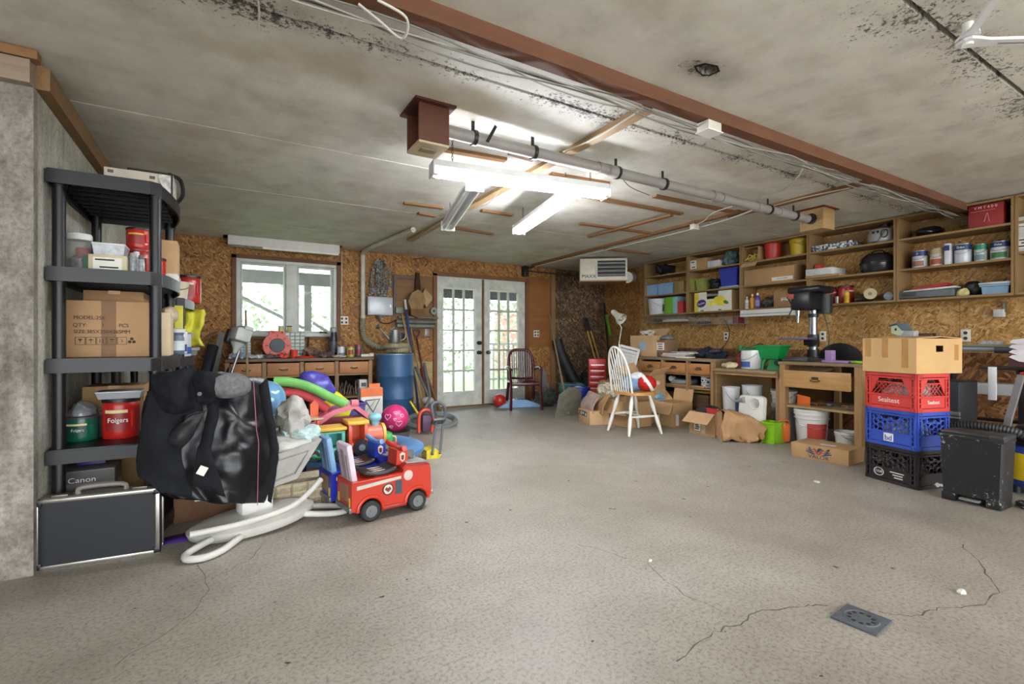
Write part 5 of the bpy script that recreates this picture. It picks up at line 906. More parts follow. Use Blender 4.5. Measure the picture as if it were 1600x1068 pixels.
obj('print_lines', MB().box((.05, -.1545, .082), (.1, .001, .007)).box((.055, -.1545, .064), (.07, .001, .007)).box((.06, -.1545, .046), (.06, .001, .007)), M('#d8d4d0'), t1)
obj('logo_square', bx((-.01, -.1545, .064), (.07, .002, .06)), WHITE, t2); text('bd', .055, M('#2e4aa6', .4), t2, (-.01, -.157, .058)); obj('logo_square', bx((.1842, .0, .064), (.002, .05, .055)), WHITE, t2)
text('Sealtest', .05, M('#e9dcd4', .5), t3, (-.01, -.1545, .066), (R90, 0, 0), sx=1.0); text('Sealtest', .036, M('#e9dcd4', .5), t3, (.1875, .0, .066), (R90, 0, R90))
def inside(z, label, col, seed, h=.15): heap(label, (cc.x, cc.y, z+.015), .32, .25, h, M(col, .4, 0, .5, 30), seed, 'crate_contents', 'contents', CR, amp=.15, sc=14)
inside(.536, 'white and grey scrap packed in the red crate', '#9a9896', 3, .21); inside(.268, 'grey cable scrap packed in the blue crate', '#7d8288', 4, .19); inside(0, 'dark scrap packed in the black crate', '#3a3634', 5, .15)
tb_ = Vector(cc)+uy*.045; W, D, H = .385, .43, .245; t = thing('moving_carton', 'large tan carton with tape strips on top of the milk crates', 'box', (tb_.x, tb_.y, .805), CR)
cm = M('#bf9a68', .8, 0, .08, 5); k = .006; b = MB()
for c, s in (((0, -D/2, H/2), (W, k, H)), ((0, D/2, H/2), (W, k, H)), ((-W/2, 0, H/2), (k, D, H)), ((0, 0, k), (W, D, k))): b.box(c, s)
b.box((W/2, -D*.29, H/2), (k, D*.42, H)).box((W/2, D*.29, H/2), (k, D*.42, H)).box((W/2, 0, H*.31), (k, D*.17, H*.62)).box((W/2, 0, H*.9), (k, D*.17, H*.2)); obj('carton_body', b, cm, t)
for x, hh in ((-.15, .55), (-.02, .56), (.12, .84)): obj('tape', bx((x, -D/2-.0035, H-H*hh/2), (.045, .001, H*hh)), TAPE, t)
obj('tape', bx((W/2+.0035, .16, H*.6), (.001, .04, H*.45)), TAPE, t)
for (loc, rot, sz) in (((0, -D/4, H+.006), (.05, 0, 0), (W, D/2, .005)), ((0, D/4, H+.008), (-.06, 0, 0), (W, D/2, .005))): obj('top_flap', MB().at(loc, rot).box((0, 0, 0), sz), cm, t)
bs = Vector((tb_.x, tb_.y, .805+H+.022))-ux*.1+uy*.02
t = thing('birdhouse', 'small pale green birdhouse with blue roof on the tan carton', 'birdhouse', (bs.x, bs.y, bs.z), CR-.3, rot=(0, .25, CR-.3)); obj('house_front', MB().prism([(-.04, .012), (.04, .012), (.055, .06), (0, .085), (-.055, .06)], .06), M('#b9c4a4', .6), t); obj('roof', MB().box((.035, 0, .078), (.08, .075, .008), 0, (0, .45, 0)).box((-.035, 0, .078), (.08, .075, .008), 0, (0, -.45, 0)), M('#4a5a66', .6), t); obj('entrance_hole', MB().cyl((0, -.031, .05), (0, -.033, .05), .01), INK, t)
bs = bs-uy*.0+ux*.06; solo('grey_offcut', 'grey painted wood block on the tan carton', 'block', MB().box((0, 0, .02), (.13, .05, .04), .003), M('#93979c', .6), (bs.x, bs.y-.0, bs.z-.004), CR); bs2 = bs-ux*.2+uy*.1
solo('wood_scraps', 'dark wood scraps lying on the tan carton', 'wood scraps', MB().box((0, 0, .01), (.16, .05, .02), 0, (0, 0, .4)).box((.03, .06, .012), (.14, .03, .024), 0, (0, 0, -.2)), wood('#5a3c26', 'x'), (bs.x+uy.x*.12, bs.y+uy.y*.12, bs.z-.004), CR)
# eagle print carton
a_, b_ = fl(1236, 711), fl(1326, 728); wv = (b_-a_).length; rz = math.atan2(b_.y-a_.y, b_.x-a_.x); nrm = Vector((-math.sin(rz), math.cos(rz), 0)); c_ = (a_+b_)/2+nrm*.15
t = carton('flat brown carton printed VALOR with winged emblem on the floor', (c_.x, c_.y, 0), rz, wv, .3, .125, CARD, tape=False); BL = M('#233552', .6); RD = M('#9c3a34', .6); text('VALOR', .042, BL, t, (0, -.1515, .026), sx=1.25)
for s in (-1, 1):
    for k in range(4): obj('wing_print', MB().prism([(s*(.02+.012*k), .05+.016*k), (s*(.045+.012*k), .045+.016*k), (s*(.1-.008*k), .062+.015*k), (s*(.105-.005*k), .072+.013*k), (s*(.05+.008*k), .058+.016*k)], .0012, 'xz', -.1512), BL, t)
    obj('shield_print', MB().prism([(0, .045), (s*.012, .05), (s*.045, .095), (s*.03, .1), (s*.006, .068)], .0013, 'xz', -.1513), RD, t)
obj('head_print', MB().prism([(-.012, .075), (.0, .07), (.014, .085), (.03, .098), (.012, .108), (-.006, .1)], .0013, 'xz', -.1514), BL, t); obj('paper_label', bx((.03, -.04, .1256), (.12, .05, .001), 0, (0, 0, .1)), PAPER, t)
# black pedal bin
t = thing('pedal_bin', 'slim black plastic pedal bin with scuffed front', 'bin', (4.05+.1, 1.165, 0), -R90-.04)
def scuff():
    n = NT('scuffed_black'); co_ = n.coord(); sp = n.noise(co_, 55, 3, .8); cl = n.noise(co_, 5, 3, .6); lv = n.math('ADD', sp, n.math('MULTIPLY', cl, .6)); n.col(n.mix(n.ramp(lv, [(.95, (0, 0, 0, 1)), (.99, (.7, .7, .7, 1))]), '#191a1c', '#b9b9b4')); n.b.inputs['Roughness'].default_value = .45; return n.m
SC = scuff(); m = MB(); o = [(-.135, -.085), (.135, -.085), (.145, -.06), (.145, .09), (-.145, .09), (-.145, -.06)]
obj('bin_body', MB().add([(x, y, .05) for x, y in o]+[(x*1.09, y*1.06, .41) for x, y in o], [tuple(range(6)), tuple(range(11, 5, -1))]+[(i, (i+1) % 6, 6+(i+1) % 6, 6+i) for i in range(6)]), SC, t)
obj('foot', MB().box((-.11, 0, .025), (.07, .17, .05), .004).box((.11, 0, .025), (.07, .17, .05), .004).box((0, .03, .03), (.2, .1, .04)), SC, t); obj('pedal', bx((0, -.09, .03), (.1, .04, .012), .003), M('#8d8d88', .4, .5), t)
obj('rim', MB().box((0, .003, .42), (.325, .195, .025), .006), SC, t); obj('lid', MB().box((-.03, .003, .442), (.24, .19, .022), .008), M('#26282b', .45), t); obj('lid_cap', MB().box((.125, .003, .44), (.075, .2, .03), .01), M('#2e3033', .45), t)
# tool chest, workstand and hose behind
t = thing('tool_trolley', 'black plastic rolling tool box with aluminium rail behind the crates', 'tool box', (5.15, 1.68, 0), -R90-.1); TB = M('#23272c', .45, 0, .15); obj('lower_case', bx((0, 0, .2), (.42, .3, .36), .015), TB, t); obj('upper_case', bx((0, 0, .55), (.4, .3, .32), .015), TB, t); obj('rail', bx((.0, -.16, .46), (.42, .02, .03), .003).box((0, -.16, .43), (.42, .02, .012)), metal('#b5b8ba', .3), t); obj('moulded_recess', MB().at((.04, -.152, .28), (R90, 0, 0)).lathe([(.09, 0), (.1, .008), (.11, 0)], 24, sx=1.2, sy=.5), TB, t); [obj('latch', bx((x, -.155, .62), (.05, .02, .06), .005), BLACKP, t) for x in (-.1, .12)]
for s in (-1, 1): obj('wheel', MB().cyl((s*.2, .12, .06), (s*.235, .12, .06), .06), BLACKP, t)
t = thing('folding_workstand', 'grey folding workstand with black legs against the right wall', 'workstand', (5.75, 1.55, 0), -R90); obj('stand_top', bx((0, 0, .96), (.75, .3, .04), .006), M('#74797c', .4, .4), t); obj('jaw', bx((.25, -.16, .955), (.3, .03, .05), .004), BLACKP, t)
for s in (-1, 1):
    for y in (-1, 1): obj('leg', tb([(s*.2, y*.05, .94), (s*.36, y*.12, 0)], .022, 8), BLACKP, t)
obj('crossbar', tb([(-.3, 0, .35), (.3, 0, .35)], .015, 8), BLACKP, t); obj('tray', bx((0, 0, .62), (.4, .16, .1), .01), M('#9a9b98', .4), t)
solo('clamp_box', 'small grey wire rack with bits on the folding workstand', 'rack', MB().box((0, 0, .025), (.13, .06, .05)).box((-.04, -.033, .03), (.015, .006, .05)).box((0, -.033, .03), (.015, .006, .05)).box((.04, -.033, .03), (.015, .006, .05)), M('#a3a6ad', .35, .5, .3, 40), (5.72, 1.5, .981), -R90); solo('spirit_level', 'olive grey straightedge lying on the folding workstand', 'level', bx((0, 0, .012), (.5, .05, .024), .003), M('#77795f', .4), (5.66, 1.42, .981), -R90+.04) 
t = thing('folding_sign_blades', 'stack of white plastic blades with pointed ends leaning at the right', 'fan blades', (5.27, 1.22, .93), -R90+.1)
for k in range(4): obj('blade', MB().at((.1, -.02*k, .09-.05*k), (0, .08*k-.12, 0)).prism([(-.16, .02), (-.1, -.005), (.3, -.02), (.3, .05), (-.02, .045), (-.14, .04)], .012), M('#c9c3c6', .4), t)
t2_ = thing('blade_rack', 'black and white bracket stand holding the white blades', 'stand', (5.33, 1.24, 0), -R90); obj('post', bx((0, .1, .4), (.05, .05, .8), .004), BLACKP, t2_); obj('arm', bx((.05, 0, .82), (.5, .25, .02), .004), BLACKP, t2_); obj('white_bracket', bx((-.12, -.135, .7), (.05, .012, .26), .003), PW, t2_); obj('base', bx((0, .05, .015), (.4, .3, .03), .004), BLACKP, t2_); obj('support_block', bx((.1, -.0, .875), (.3, .12, .09), .004), M('#5c3438', .6), t2_); obj('red_clip', bx((.08, -.12, .76), (.1, .04, .08), .008), M('#a3222c', .4), t2_)
t = thing('vacuum_hose', 'ribbed black vacuum hose arching behind the pedal bin', 'hose', (0, 0, 0)); P = [(4.56, 1.62, .3), (4.53, 1.47, .4), (4.5, 1.33, .44), (4.48, 1.18, .45), (4.49, 1.05, .43), (4.56, .95, .36)]; obj('hose', tb(P, [.026 if k % 2 else .031 for k in range(81)], 12, 16), M('#2b2c2d', .5), t)
t = thing('shop_vacuum', 'blue and black shop vacuum with yellow side behind the pedal bin', 'vacuum', (4.76, 1.0, 0), -R90); obj('tank', MB().lathe([(.15, .05), (.17, .08), (.17, .3), (.16, .33)], 24), M('#1f3a8a', .4), t); obj('motor_head', MB().lathe([(.17, .33), (.17, .37), (.12, .45), (.05, .47), (.001, .47)], 24), BLACKP, t); obj('side_panel', MB().grid(lambda a, b: (.174*math.sin((a-.75)*2.2), -.174*math.cos((a-.75)*2.2), .1+.18*b), 8, 1), M('#d2b41e', .4), t); 
for a in range(4): obj('caster', MB().cyl((.13*math.cos(a*R90+.7), .13*math.sin(a*R90+.7), 0), (.13*math.cos(a*R90+.7), .13*math.sin(a*R90+.7), .055), .025), BLACKP, t)
q = fl(1592, 794); coil('black wire springs lying beside the bin', (q.x+.06, q.y-.02, 0), .06, BLACKP, 4, .004, name='wire_coil'); solo('ladder_leg', 'grey metal ladder leg leaning at the right wall', 'ladder', tb([(4.9, 1.27, .0), (5.0, 1.218, .47), (5.07, 1.17, .78)], .026, 4), M('#8f8f92', .4, .4))
q = fl(1452, 760); solo('light_bulb', 'pale light bulb lying on the floor beside the black crate', 'light bulb', MB().sph((0, 0, .022), (.032, .022, .022), 14, 10).cyl((.028, 0, .02), (.055, 0, .016), .011), M('#b9bab0', .3), (q.x, q.y-.03, 0), -.6); solo('green_stick', 'thin pale green stick on the floor by the bin', 'stick', tb([(0, 0, .008), (.16, -.05, .008)], .006, 6), M('#a3b08a', .5), (q.x+.06, q.y-.05, 0), -.3)
# floor drain and litter
p0, p1, p2, p3 = fl(1298, 962), fl(1327, 946), fl(1395, 972), fl(1366, 997); c_ = (p0+p1+p2+p3)/4; rz = math.atan2((p2-p1).y, (p2-p1).x); w_ = ((p2-p1).length+(p3-p0).length)/2; d_ = ((p1-p0).length+(p2-p3).length)/2
t = thing('floor_drain', 'dark grey rectangular cast iron floor drain cover with oval of holes', 'drain cover', (c_.x, c_.y, 0), rz); DM = M('#5c6065', .6, .4, .25, 60, .5); obj('plate', bx((0, 0, .004), (w_, d_, .008), .002), DM, t)
obj('raised_ring', MB().lathe([(.34, .008), (.35, .0105), (.38, .0105), (.39, .008), (.34, .008)], 32, sx=w_, sy=d_), DM, t)
for k in range(10): obj('drain_hole', MB().cyl((w_*.26*math.cos(k*PI/5), d_*.26*math.sin(k*PI/5), .008), (w_*.26*math.cos(k*PI/5), d_*.26*math.sin(k*PI/5), .0088), .0075, seg=10), INK, t)
for i, (u, v, n, s) in enumerate(((1502, 927, 'crumpled white paper scrap beyond the floor drain', .022), (1016, 877, 'tiny white scrap on the floor at a crack', .012), (1276, 753, 'flat white scrap on the floor before the eagle carton', .03))):
    p = fl(u, v); heap(n, (p.x, p.y, 0), s*2, s*1.4, s*(.3 if i == 2 else .8), PAPER, i+3, 'paper_scrap', 'litter', rz=.5*i, amp=.3)
# ================================================================ bench under the window
YBF = 6.35; x0, x1 = .04, 1.70; W = x1-x0; xc = (x0+x1)/2; t = thing('window_bench', 'wooden workbench with four drawers below the window', 'workbench', (xc, YBF, 0)); D = .63
obj('bench_top', bx((0, D/2, .805), (W, D, .034), .003), wood('#6f5a44', 'x', .7), t); DO = wood('#a06a3a', 'x', .55)
bx_ = [atY(u, 570, YBF).x-xc for u in (355, 413, 472, 526.5, 579)]
for i in range(4): drawer(t, (bx_[i]+bx_[i+1])/2, .625, bx_[i+1]-bx_[i]-.06, .145, .015, .4, DO, 0, .09)
for x in bx_: obj('upright', bx((x, .03, .39), (.045, .05, .78)), wood('#8a6a48', 'z'), t)
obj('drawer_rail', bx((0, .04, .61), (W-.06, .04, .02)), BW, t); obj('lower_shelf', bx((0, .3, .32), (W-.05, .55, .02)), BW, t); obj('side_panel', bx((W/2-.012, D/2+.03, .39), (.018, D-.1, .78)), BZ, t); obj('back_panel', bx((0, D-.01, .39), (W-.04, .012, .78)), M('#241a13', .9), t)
ZW = .823
def BB(u0, u1, vt, vb, Y=6.5, d=.12, z=ZW): return B(u0, u1, vt, vb, Y, d, z)
OR = M('#c2452c', .4); t = thing('cord_reel', 'orange-red cord reel with black hub standing on the window bench', 'cord reel', (atY(433, 540, 6.5).x, 6.55, ZW)); rr = .155
obj('reel_flange', MB().at((0, -.07, rr), (R90, 0, 0)).lathe([(.085, 0), (rr, 0), (rr, .012), (.085, .012), (.085, 0)], 32), OR, t); obj('reel_flange', MB().at((0, .07, rr), (R90, 0, 0)).lathe([(.04, 0), (rr, 0), (rr, .012), (.04, .012), (.04, 0)], 32), OR, t); obj('wound_cord', MB().at((0, .06, rr), (R90, 0, 0)).lathe([(.1, 0), (.12, .03), (.12, .1), (.1, .13)], 24), M('#2a2a2a', .6), t); obj('hub', MB().at((0, -.085, rr), (R90, 0, 0)).lathe([(.085, -.01), (.08, .01), (.001, .012)], 28), M('#35444a', .5), t); obj('carry_handle', MB().box((0, 0, 2*rr+.005), (.16, .03, .03), .008).box((-.07, 0, 2*rr-.03), (.02, .15, .08)).box((.07, 0, 2*rr-.03), (.02, .15, .08)), OR, t)
for a in range(8): obj('flange_slot', MB().at((0, -.083, rr), (0, a*PI/4, 0)).box((.115, 0, 0), (.03, .004, .014)), M('#8d2e1c', .5), t)
for i, (u0, u1, vt, col, n) in enumerate(((437, 476, 519, '#5a6a5a', 'green parts cabinet of many small drawers behind the cord reel'), (365, 392, 530, '#6a7478', 'grey parts cabinet of small drawers left of the reel'))):
    l, r, w_, d, h = BB(u0, u1, vt, 557, 6.72, .16); t = thing('parts_cabinet', n, 'cabinet', l); obj('cabinet_body', bx((0, 0, h/2), (w_, .16, h), .003), M(col, .5), t); nx, nz = 5, 7
    dm = bx((0, 0, 0), (w_/nx*.86, .014, h/nz*.78)).done(); dm.materials.append(M('#8a9a90' if i == 0 else '#98a4a8', .25, 0, .3, 20))
    for a in range(nx):
        for b in range(nz): obj('small_drawer', dm, None, t, (-w_/2+w_*(a+.5)/nx, -.085, h*(b+.5)/nz))
    top = l[2]+h
    if i == 0:
        for j, (u, c) in enumerate(((439, '#b9b98a'), (452, '#a9a06a'))): bottle(('small jar with pale lid', 'small jar with black lid')[j]+' on the green parts cabinet', (atY(u, 500, 6.76).x, 6.78, top), .032, .085, c, ('#c9c9b0', '#22221f')[j], neck=.95, cat='jar', name='small_jar')
l, r, w_, d, h = BB(517, 527, 511, 547, 6.75, .09); t = bottle('tall black spray bottle with grey cap by the window', l, .052, h, '#23262b', '#8f949a', neck=.75, lab='#4a4f58')
l, r, w_, d, h = BB(543, 555, 540, 558, 6.5, .1); coffee('red-lidded jar with yellow-green label on the window bench', l, w_/2, h, '#9a9a4a', lidc='#b03030', lab='#c9d06a', txt=False, name='label_jar'); l, r, w_, d, h = BB(556, 567, 538, 554, 6.66, .1); coffee('dark jar with red lid behind the yellow label jar', l, w_/2, h, '#6a5a62', lidc='#b3363a', lab='#7a6a70', txt=False, name='label_jar')
l, r, w_, d, h = BB(528, 541, 541, 555, 6.6, .1); can('small white tin with brush beside the label jar', l, w_/2, h, '#bfc2c6', None, '#6a7480', handle=False, cat='tin', name='small_tin'); solo('paint_brush', 'paint brush with wooden handle stuck in the white tin', 'brush', MB().cyl((0, 0, 0), (.02, .02, .12), .006).box((.025, .025, .15), (.035, .012, .07), .004), wood('#6b4526', 'z'), (l[0], l[1], l[2]+.05))
l, r, w_, d, h = BB(546, 556, 530, 540, 6.72, .1); 
solo('yellow_clamp', 'yellow spring clamp lying behind the label jars', 'clamp', MB().box((0, 0, .06), (.02, .02, .12), .004, (0, .5, 0)).box((.03, 0, .06), (.02, .02, .12), .004, (0, -.4, 0)), M('#c9b83a', .4), (l[0], 6.8, ZW))
l, r, w_, d, h = BB(454, 466, 546, 560, 6.43, .08); t = solo('red_cup', 'red plastic cup at the bench edge beside the reel', 'cup', MB().lathe([(.035, 0), (.045, h), (.04, h), (.03, .01), (.001, .01)], 18), M('#cf3a28', .4), l); l, r, w_, d, h = BB(462, 491, 556, 560, 6.4, .1); solo('red_tray', 'shallow red plastic tray at the edge of the window bench', 'tray', MB().lathe([(.1, 0), (.12, .02), (.115, .02), (.09, .006), (.001, .006)], 24, sx=1.1, sy=.6), M('#cc2f22', .4), (l[0], 6.45, ZW))
for i, (u, Y, w_, d_, h_, c, n) in enumerate(((424, 6.42, .22, .1, .05, '#4a4540', 'dark hand tools heaped before the cord reel'), (402, 6.45, .3, .14, .05, '#a9b4b0', 'pale rags and papers on the window bench left of the reel'), (376, 6.48, .24, .16, .07, '#8f9caa', 'bluish cloth heap at the left of the window bench'), (488, 6.6, .2, .12, .12, '#7a5a4a', 'screwdrivers standing in an orange cup on the window bench'), (505, 6.55, .24, .16, .07, '#5a4a48', 'mixed small tools beside the black spray bottle'), (443, 6.42, .12, .08, .06, '#c03a30', 'red clamp lying before the cord reel'), (530, 6.46, .2, .1, .03, '#a9a89c', 'flat white scraps near the tin'))):
    heap(n, (atY(u, 550, Y).x, Y, ZW), w_, d_, h_, M(c, .6, 0, .5, 40), i+2, 'bench_clutter', 'clutter', amp=.42, sc=26)
solo('black_file', 'black file standing behind the green cabinet edge', 'file', tb([(0, 0, 0), (.03, .05, .26)], .012, 6), BLACKP, (atY(479, 540, 6.85).x, 6.85, ZW)); solo('pipe_fitting', 'pale plastic pipe fitting at the bench end by the barrel', 'fitting', MB().cyl((-.06, 0, .02), (.06, 0, .02), .02).cyl((.05, 0, .025), (.1, 0, .025), .026), M('#cfcac0', .4), (1.62, 6.44, ZW))
# in the cubbies of the window bench
t = thing('metal_stand_parts', 'tangle of metal stands in the right cubby of the window bench', 'metal parts', (1.38, 6.5, .331))
for k in range(9): a = rnd.random()*6; obj('rod', tb([(-.12+.03*k, -.05, .01), (-.1+.03*k+.03*math.cos(a), 0, .14+.05*math.sin(a)), (-.05+.03*k, .03, .02)], .008, 6, 3), M('#7a6a60', .4, .6), t)
l, r, w_, d, h = BB(561, 576, 590, 612, 6.42, .14, .331); t = carton('white and blue box in the cubby next to the barrel', (l[0], 6.5, l[2]), 0, w_*.9, .14, .2, M('#d2d2d0', .5), tape=False); obj('label_patch', bx((0, -.071, .05), (w_*.9, .002, .08)), M('#2a3a6a'), t); obj('printed_photo', bx((0, -.071, .135), (w_*.5, .002, .05)), M('#4a4a48'), t)
for u, c in ((420, '#6b4a32'), (500, '#4a3a2e')): heap('dark junk heaped in the window bench cubby '+('nearest the trimmer' if u == 420 else 'behind the toys'), (atY(u, 590, 6.5).x, 6.6, .331), .4, .3, .2, M(c, .8, 0, .5, 20), int(u/10), 'junk_heap', 'junk', amp=.35, sc=12)
# string trimmer leaning at the bench, wooden staff, long case and boards in the corner
t = thing('string_trimmer', 'white engine string trimmer leaning upside down at the window bench', 'trimmer', (.02, 6.12, 0)); e = atY(374, 527, 6.12)-Vector((.02, 6.12, 0)); lo = Vector((-.12, -.1, .05)); WG = M('#c4c9c2', .4, 0, .08)
obj('shaft', tb([lo, e-Vector((.0, 0, .14))], .014, 10), metal('#9a9c9a', .3), t); dirv = (e-lo).normalized(); rot = dirv.to_track_quat('Z', 'Y').to_euler()
obj('clutch_cone', MB().at(e-dirv*.18, rot).lathe([(.02, 0), (.03, .05), (.065, .1), (.075, .13)], 20), WG, t); obj('engine_cover', MB().at(e, rot).box((0, 0, .03), (.22, .17, .15), .03).box((0, -.03, .11), (.24, .1, .05), .02), WG, t); obj('cooling_grille', MB().at(e-dirv*.06, rot).lathe([(.076, 0), (.08, .01), (.078, .03)], 20), M('#6a716a', .5), t); obj('fuel_tank', MB().at(e, rot).box((.1, .04, .0), (.1, .12, .16), .02), BLACKP, t); obj('cover_vents', MB().at(e, rot).box((-.04, -.088, .05), (.06, .004, .015)).box((-.04, -.088, .02), (.06, .004, .015)), M('#4a5650'), t)
g = lo.lerp(e, .47); obj('loop_handle', tb([g+Vector((.02, -.02, 0)), g+Vector((.12, -.04, .06)), g+Vector((.16, -.04, -.02)), g+Vector((.1, -.04, -.07)), g+Vector((0, -.02, -.03))], .012, 8, 5), BLACKP, t); obj('trigger_grip', tb([lo.lerp(e, .52), lo.lerp(e, .68)], .026, 10), BLACKP, t)
p0, p1 = atY(384, 484, 6.28), atY(387, 600, 6.05); solo('wooden_staff', 'thin wooden staff leaning upright before the window bench', 'staff', tb([(p1.x+.02, 6.0, 0), p1, (p0.x, 6.3, p0.z)], .012, 8), wood('#8d7a55', 'z'))
p0, p1 = atY(333, 541, 6.75), atY(318, 580, 6.5); t = thing('long_case', 'long dark cylindrical case leaning in the window wall corner', 'case', (0, 0, 0)); obj('case_body', MB().cyl((p1.x-.12, 6.3, .04), (p0.x, p0.y, p0.z+.0), .06, seg=18), M('#211f2a', .6), t); obj('case_end', MB().cyl((p0.x, p0.y, p0.z), (p0.x+.01, p0.y+.005, p0.z+.02), .05), M('#8a7a78', .5), t)
for i, (u0, v0, u1, v1, c, n) in enumerate(((346, 520, 338, 570, '#8d8884', 'grey board leaning beside the string trimmer'), (332, 536, 326, 575, '#6f6a64', 'narrow weathered board leaning by the long case'))):
    p0, p1 = atY(u0, v0, 6.85), atY(u1, v1, 6.6); b_ = Vector((p1.x-.1, 6.3, .02)); m = MB(); dv = (p0-b_); m.at((p0+b_)/2, dv.to_track_quat('Z', 'Y').to_euler()).box((0, 0, 0), (.06, .03, dv.length)); solo('leaning_board', n, 'board', m, wood(c, 'z'))
# barrel with hose and watering can
t = thing('steel_barrel', 'blue steel barrel with rolled hoops beside the window bench', 'barrel', (1.965, 6.3, 0)); rb = .237; prf = [(rb*.97, 0), (rb, .01)]
for zz in (.29, .58): prf += [(rb, zz-.015), (rb*1.035, zz-.004), (rb*1.035, zz+.004), (rb, zz+.015)]
prf += [(rb, .85), (rb*1.02, .855), (rb*1.02, .866), (rb*.95, .866), (rb*.94, .855), (.001, .855)]; obj('drum', MB().lathe(prf, 40), M('#34587f', .45, .1, .22, 5), t); obj('rim', MB().lathe([(rb*1.022, .852), (rb*1.03, .86), (rb*1.02, .869)], 40), M('#6a7a86', .4, .4), t)
P = [(1.9, 6.35, .91), (1.98, 6.2, .91), (2.1, 6.25, .915), (2.08, 6.42, .92), (1.95, 6.45, .93), (1.85, 6.3, .96), (1.95, 6.16, .97), (2.12, 6.28, .965), (2.15, 6.45, .9)]
solo('corrugated_hose', 'beige corrugated hose coiled on top of the blue barrel', 'hose', tb(P, [.034 if k % 2 else .04 for k in range(97)], 12, 12), M('#8f836a', .75))
lc = atY(614, 540, 6.35); t = thing('watering_can', 'galvanised watering can on the coiled hose', 'watering can', (lc.x+.02, 6.34, .998)); GV = metal('#8b8e8c', .45); obj('can_body', MB().lathe([(.075, 0), (.08, .01), (.07, .17), (.072, .18), (.06, .17), (.065, .02)], 24), GV, t); obj('spout', MB().cyl((-.06, 0, .04), (-.2, 0, .2), .014, .009), GV, t); obj('rose', MB().cyl((-.2, 0, .2), (-.235, 0, .225), .014, .04), GV, t); obj('handle', tb([(.07, 0, .16), (.14, 0, .15), (.14, 0, .07), (.075, 0, .04)], .007, 8, 5), GV, t); obj('top_bar', tb([(-.06, 0, .17), (0, 0, .215), (.06, 0, .17)], .007, 8, 4), GV, t)
# long handled tools between barrel and door
def pole(name, label, u0, v0, Y0, u1, v1, r, m, ext=None, Yb=6.55):
    a = atY(u0, v0, Y0); b = fl(u1, v1); t = thing(name, label, 'tool', (b.x, b.y, 0)); obj('handle', tb([(0, 0, .02), a-b], r, 10), m, t); return t, a-b
TANW = wood('#a08458', 'z'); 
t, v = pole('garden_rake', 'tan handled garden rake leaning by the barrel', 628, 491, 6.93, 664, 651, .014, TANW); obj('rake_head', MB().box((0, -.0, .03), (.34, .03, .03)), M('#4a4643', .5, .5), t)
t, v = pole('push_broom', 'blue handled push broom leaning by the barrel', 633, 470, 6.95, 655, 648, .016, M('#2a3a78', .4)); obj('white_tip', MB().cyl(v*.92, v*1.01, .019), M('#c9c9c4'), t); obj('lower_handle', MB().cyl(v*.02, v*.45, .0175), M('#a9aca8', .35, .4), t); obj('broom_head', bx((0, 0, .04), (.3, .07, .06), .008), M('#6d4a2c'), t)
t, v = pole('spade', 'red shafted spade with D grip leaning near the door', 651, 527, 6.93, 673, 655, .015, M('#5f3126', .5)); obj('d_grip', tb([v, v+Vector((-.045, 0, .06)), v+Vector((-.04, 0, .11)), v+Vector((.04, 0, .11)), v+Vector((.045, 0, .06)), v], .011, 8, 3), M('#5a3428'), t); obj('blade', MB().prism([(-.08, 0), (.08, 0), (.085, .24), (0, .27), (-.085, .24)], .012), M('#4a4745', .5, .6), t)
t, v = pole('scraper', 'thin wooden pole leaning between barrel and spade', 642, 512, 6.95, 668, 653, .011, TANW)
a, b = atY(661, 573, 6.9), fl(687, 645); m = MB(); dv = Vector((a.x, 6.93, a.z))-Vector((b.x, b.y, .02)); solo('leaning_plank', 'wide brown plank leaning at the glass door frame', 'plank', m.at((b+Vector((a.x, 6.93, a.z)))/2+Vector((-.02, 0, .0)), dv.to_track_quat('Z', 'Y').to_euler()).box((0, 0, 0), (.03, .13, dv.length*.985)), wood('#7a5c3c', 'z'))
sheet(wb, 2.45, DX0-.04, .1, .72, wood('#b39a6c', 'x'), dy=-.012, name='patch_board')
t = thing('stroller_frame', 'black and grey folded pushchair frame with small wheel beside the tools', 'pushchair', (2.2, 5.6, 0)); GB = M('#5b5f62', .4, .3)
obj('hoop', tb([(.3*math.cos(a), .2*math.sin(a), .06+.06*math.sin(a)) for a in [k*PI/8 for k in range(16)]], .036, 8, 2, True), M('#6f7273', .45), t); obj('frame_bar', tb([(-.2, -.1, .05), (.0, .05, .35), (.02, .3, .75)], .018, 8), GB, t); obj('frame_bar', tb([(.05, -.05, .05), (-.02, .1, .4), (-.08, .35, .7)], .018, 8), GB, t); obj('seat_pad', MB().sph((-.02, .08, .3), (.08, .06, .05), 16, 10), M('#8f8a82', .7), t)
w_ = obj('wheel', MB().at((-.12, -.18, .13), (R90, .3, 0)).lathe([(.075, -.02), (.1, -.025), (.12, -.015), (.12, .015), (.1, .025), (.075, .02), (.075, -.02)], 26), M('#3a3d3f', .5), t); obj('wheel_hub', MB().at((-.12, -.18, .13), (R90, .3, 0)).lathe([(.04, -.025), (.045, 0), (.04, .025)], 16), M('#9aa03a', .4), w_)
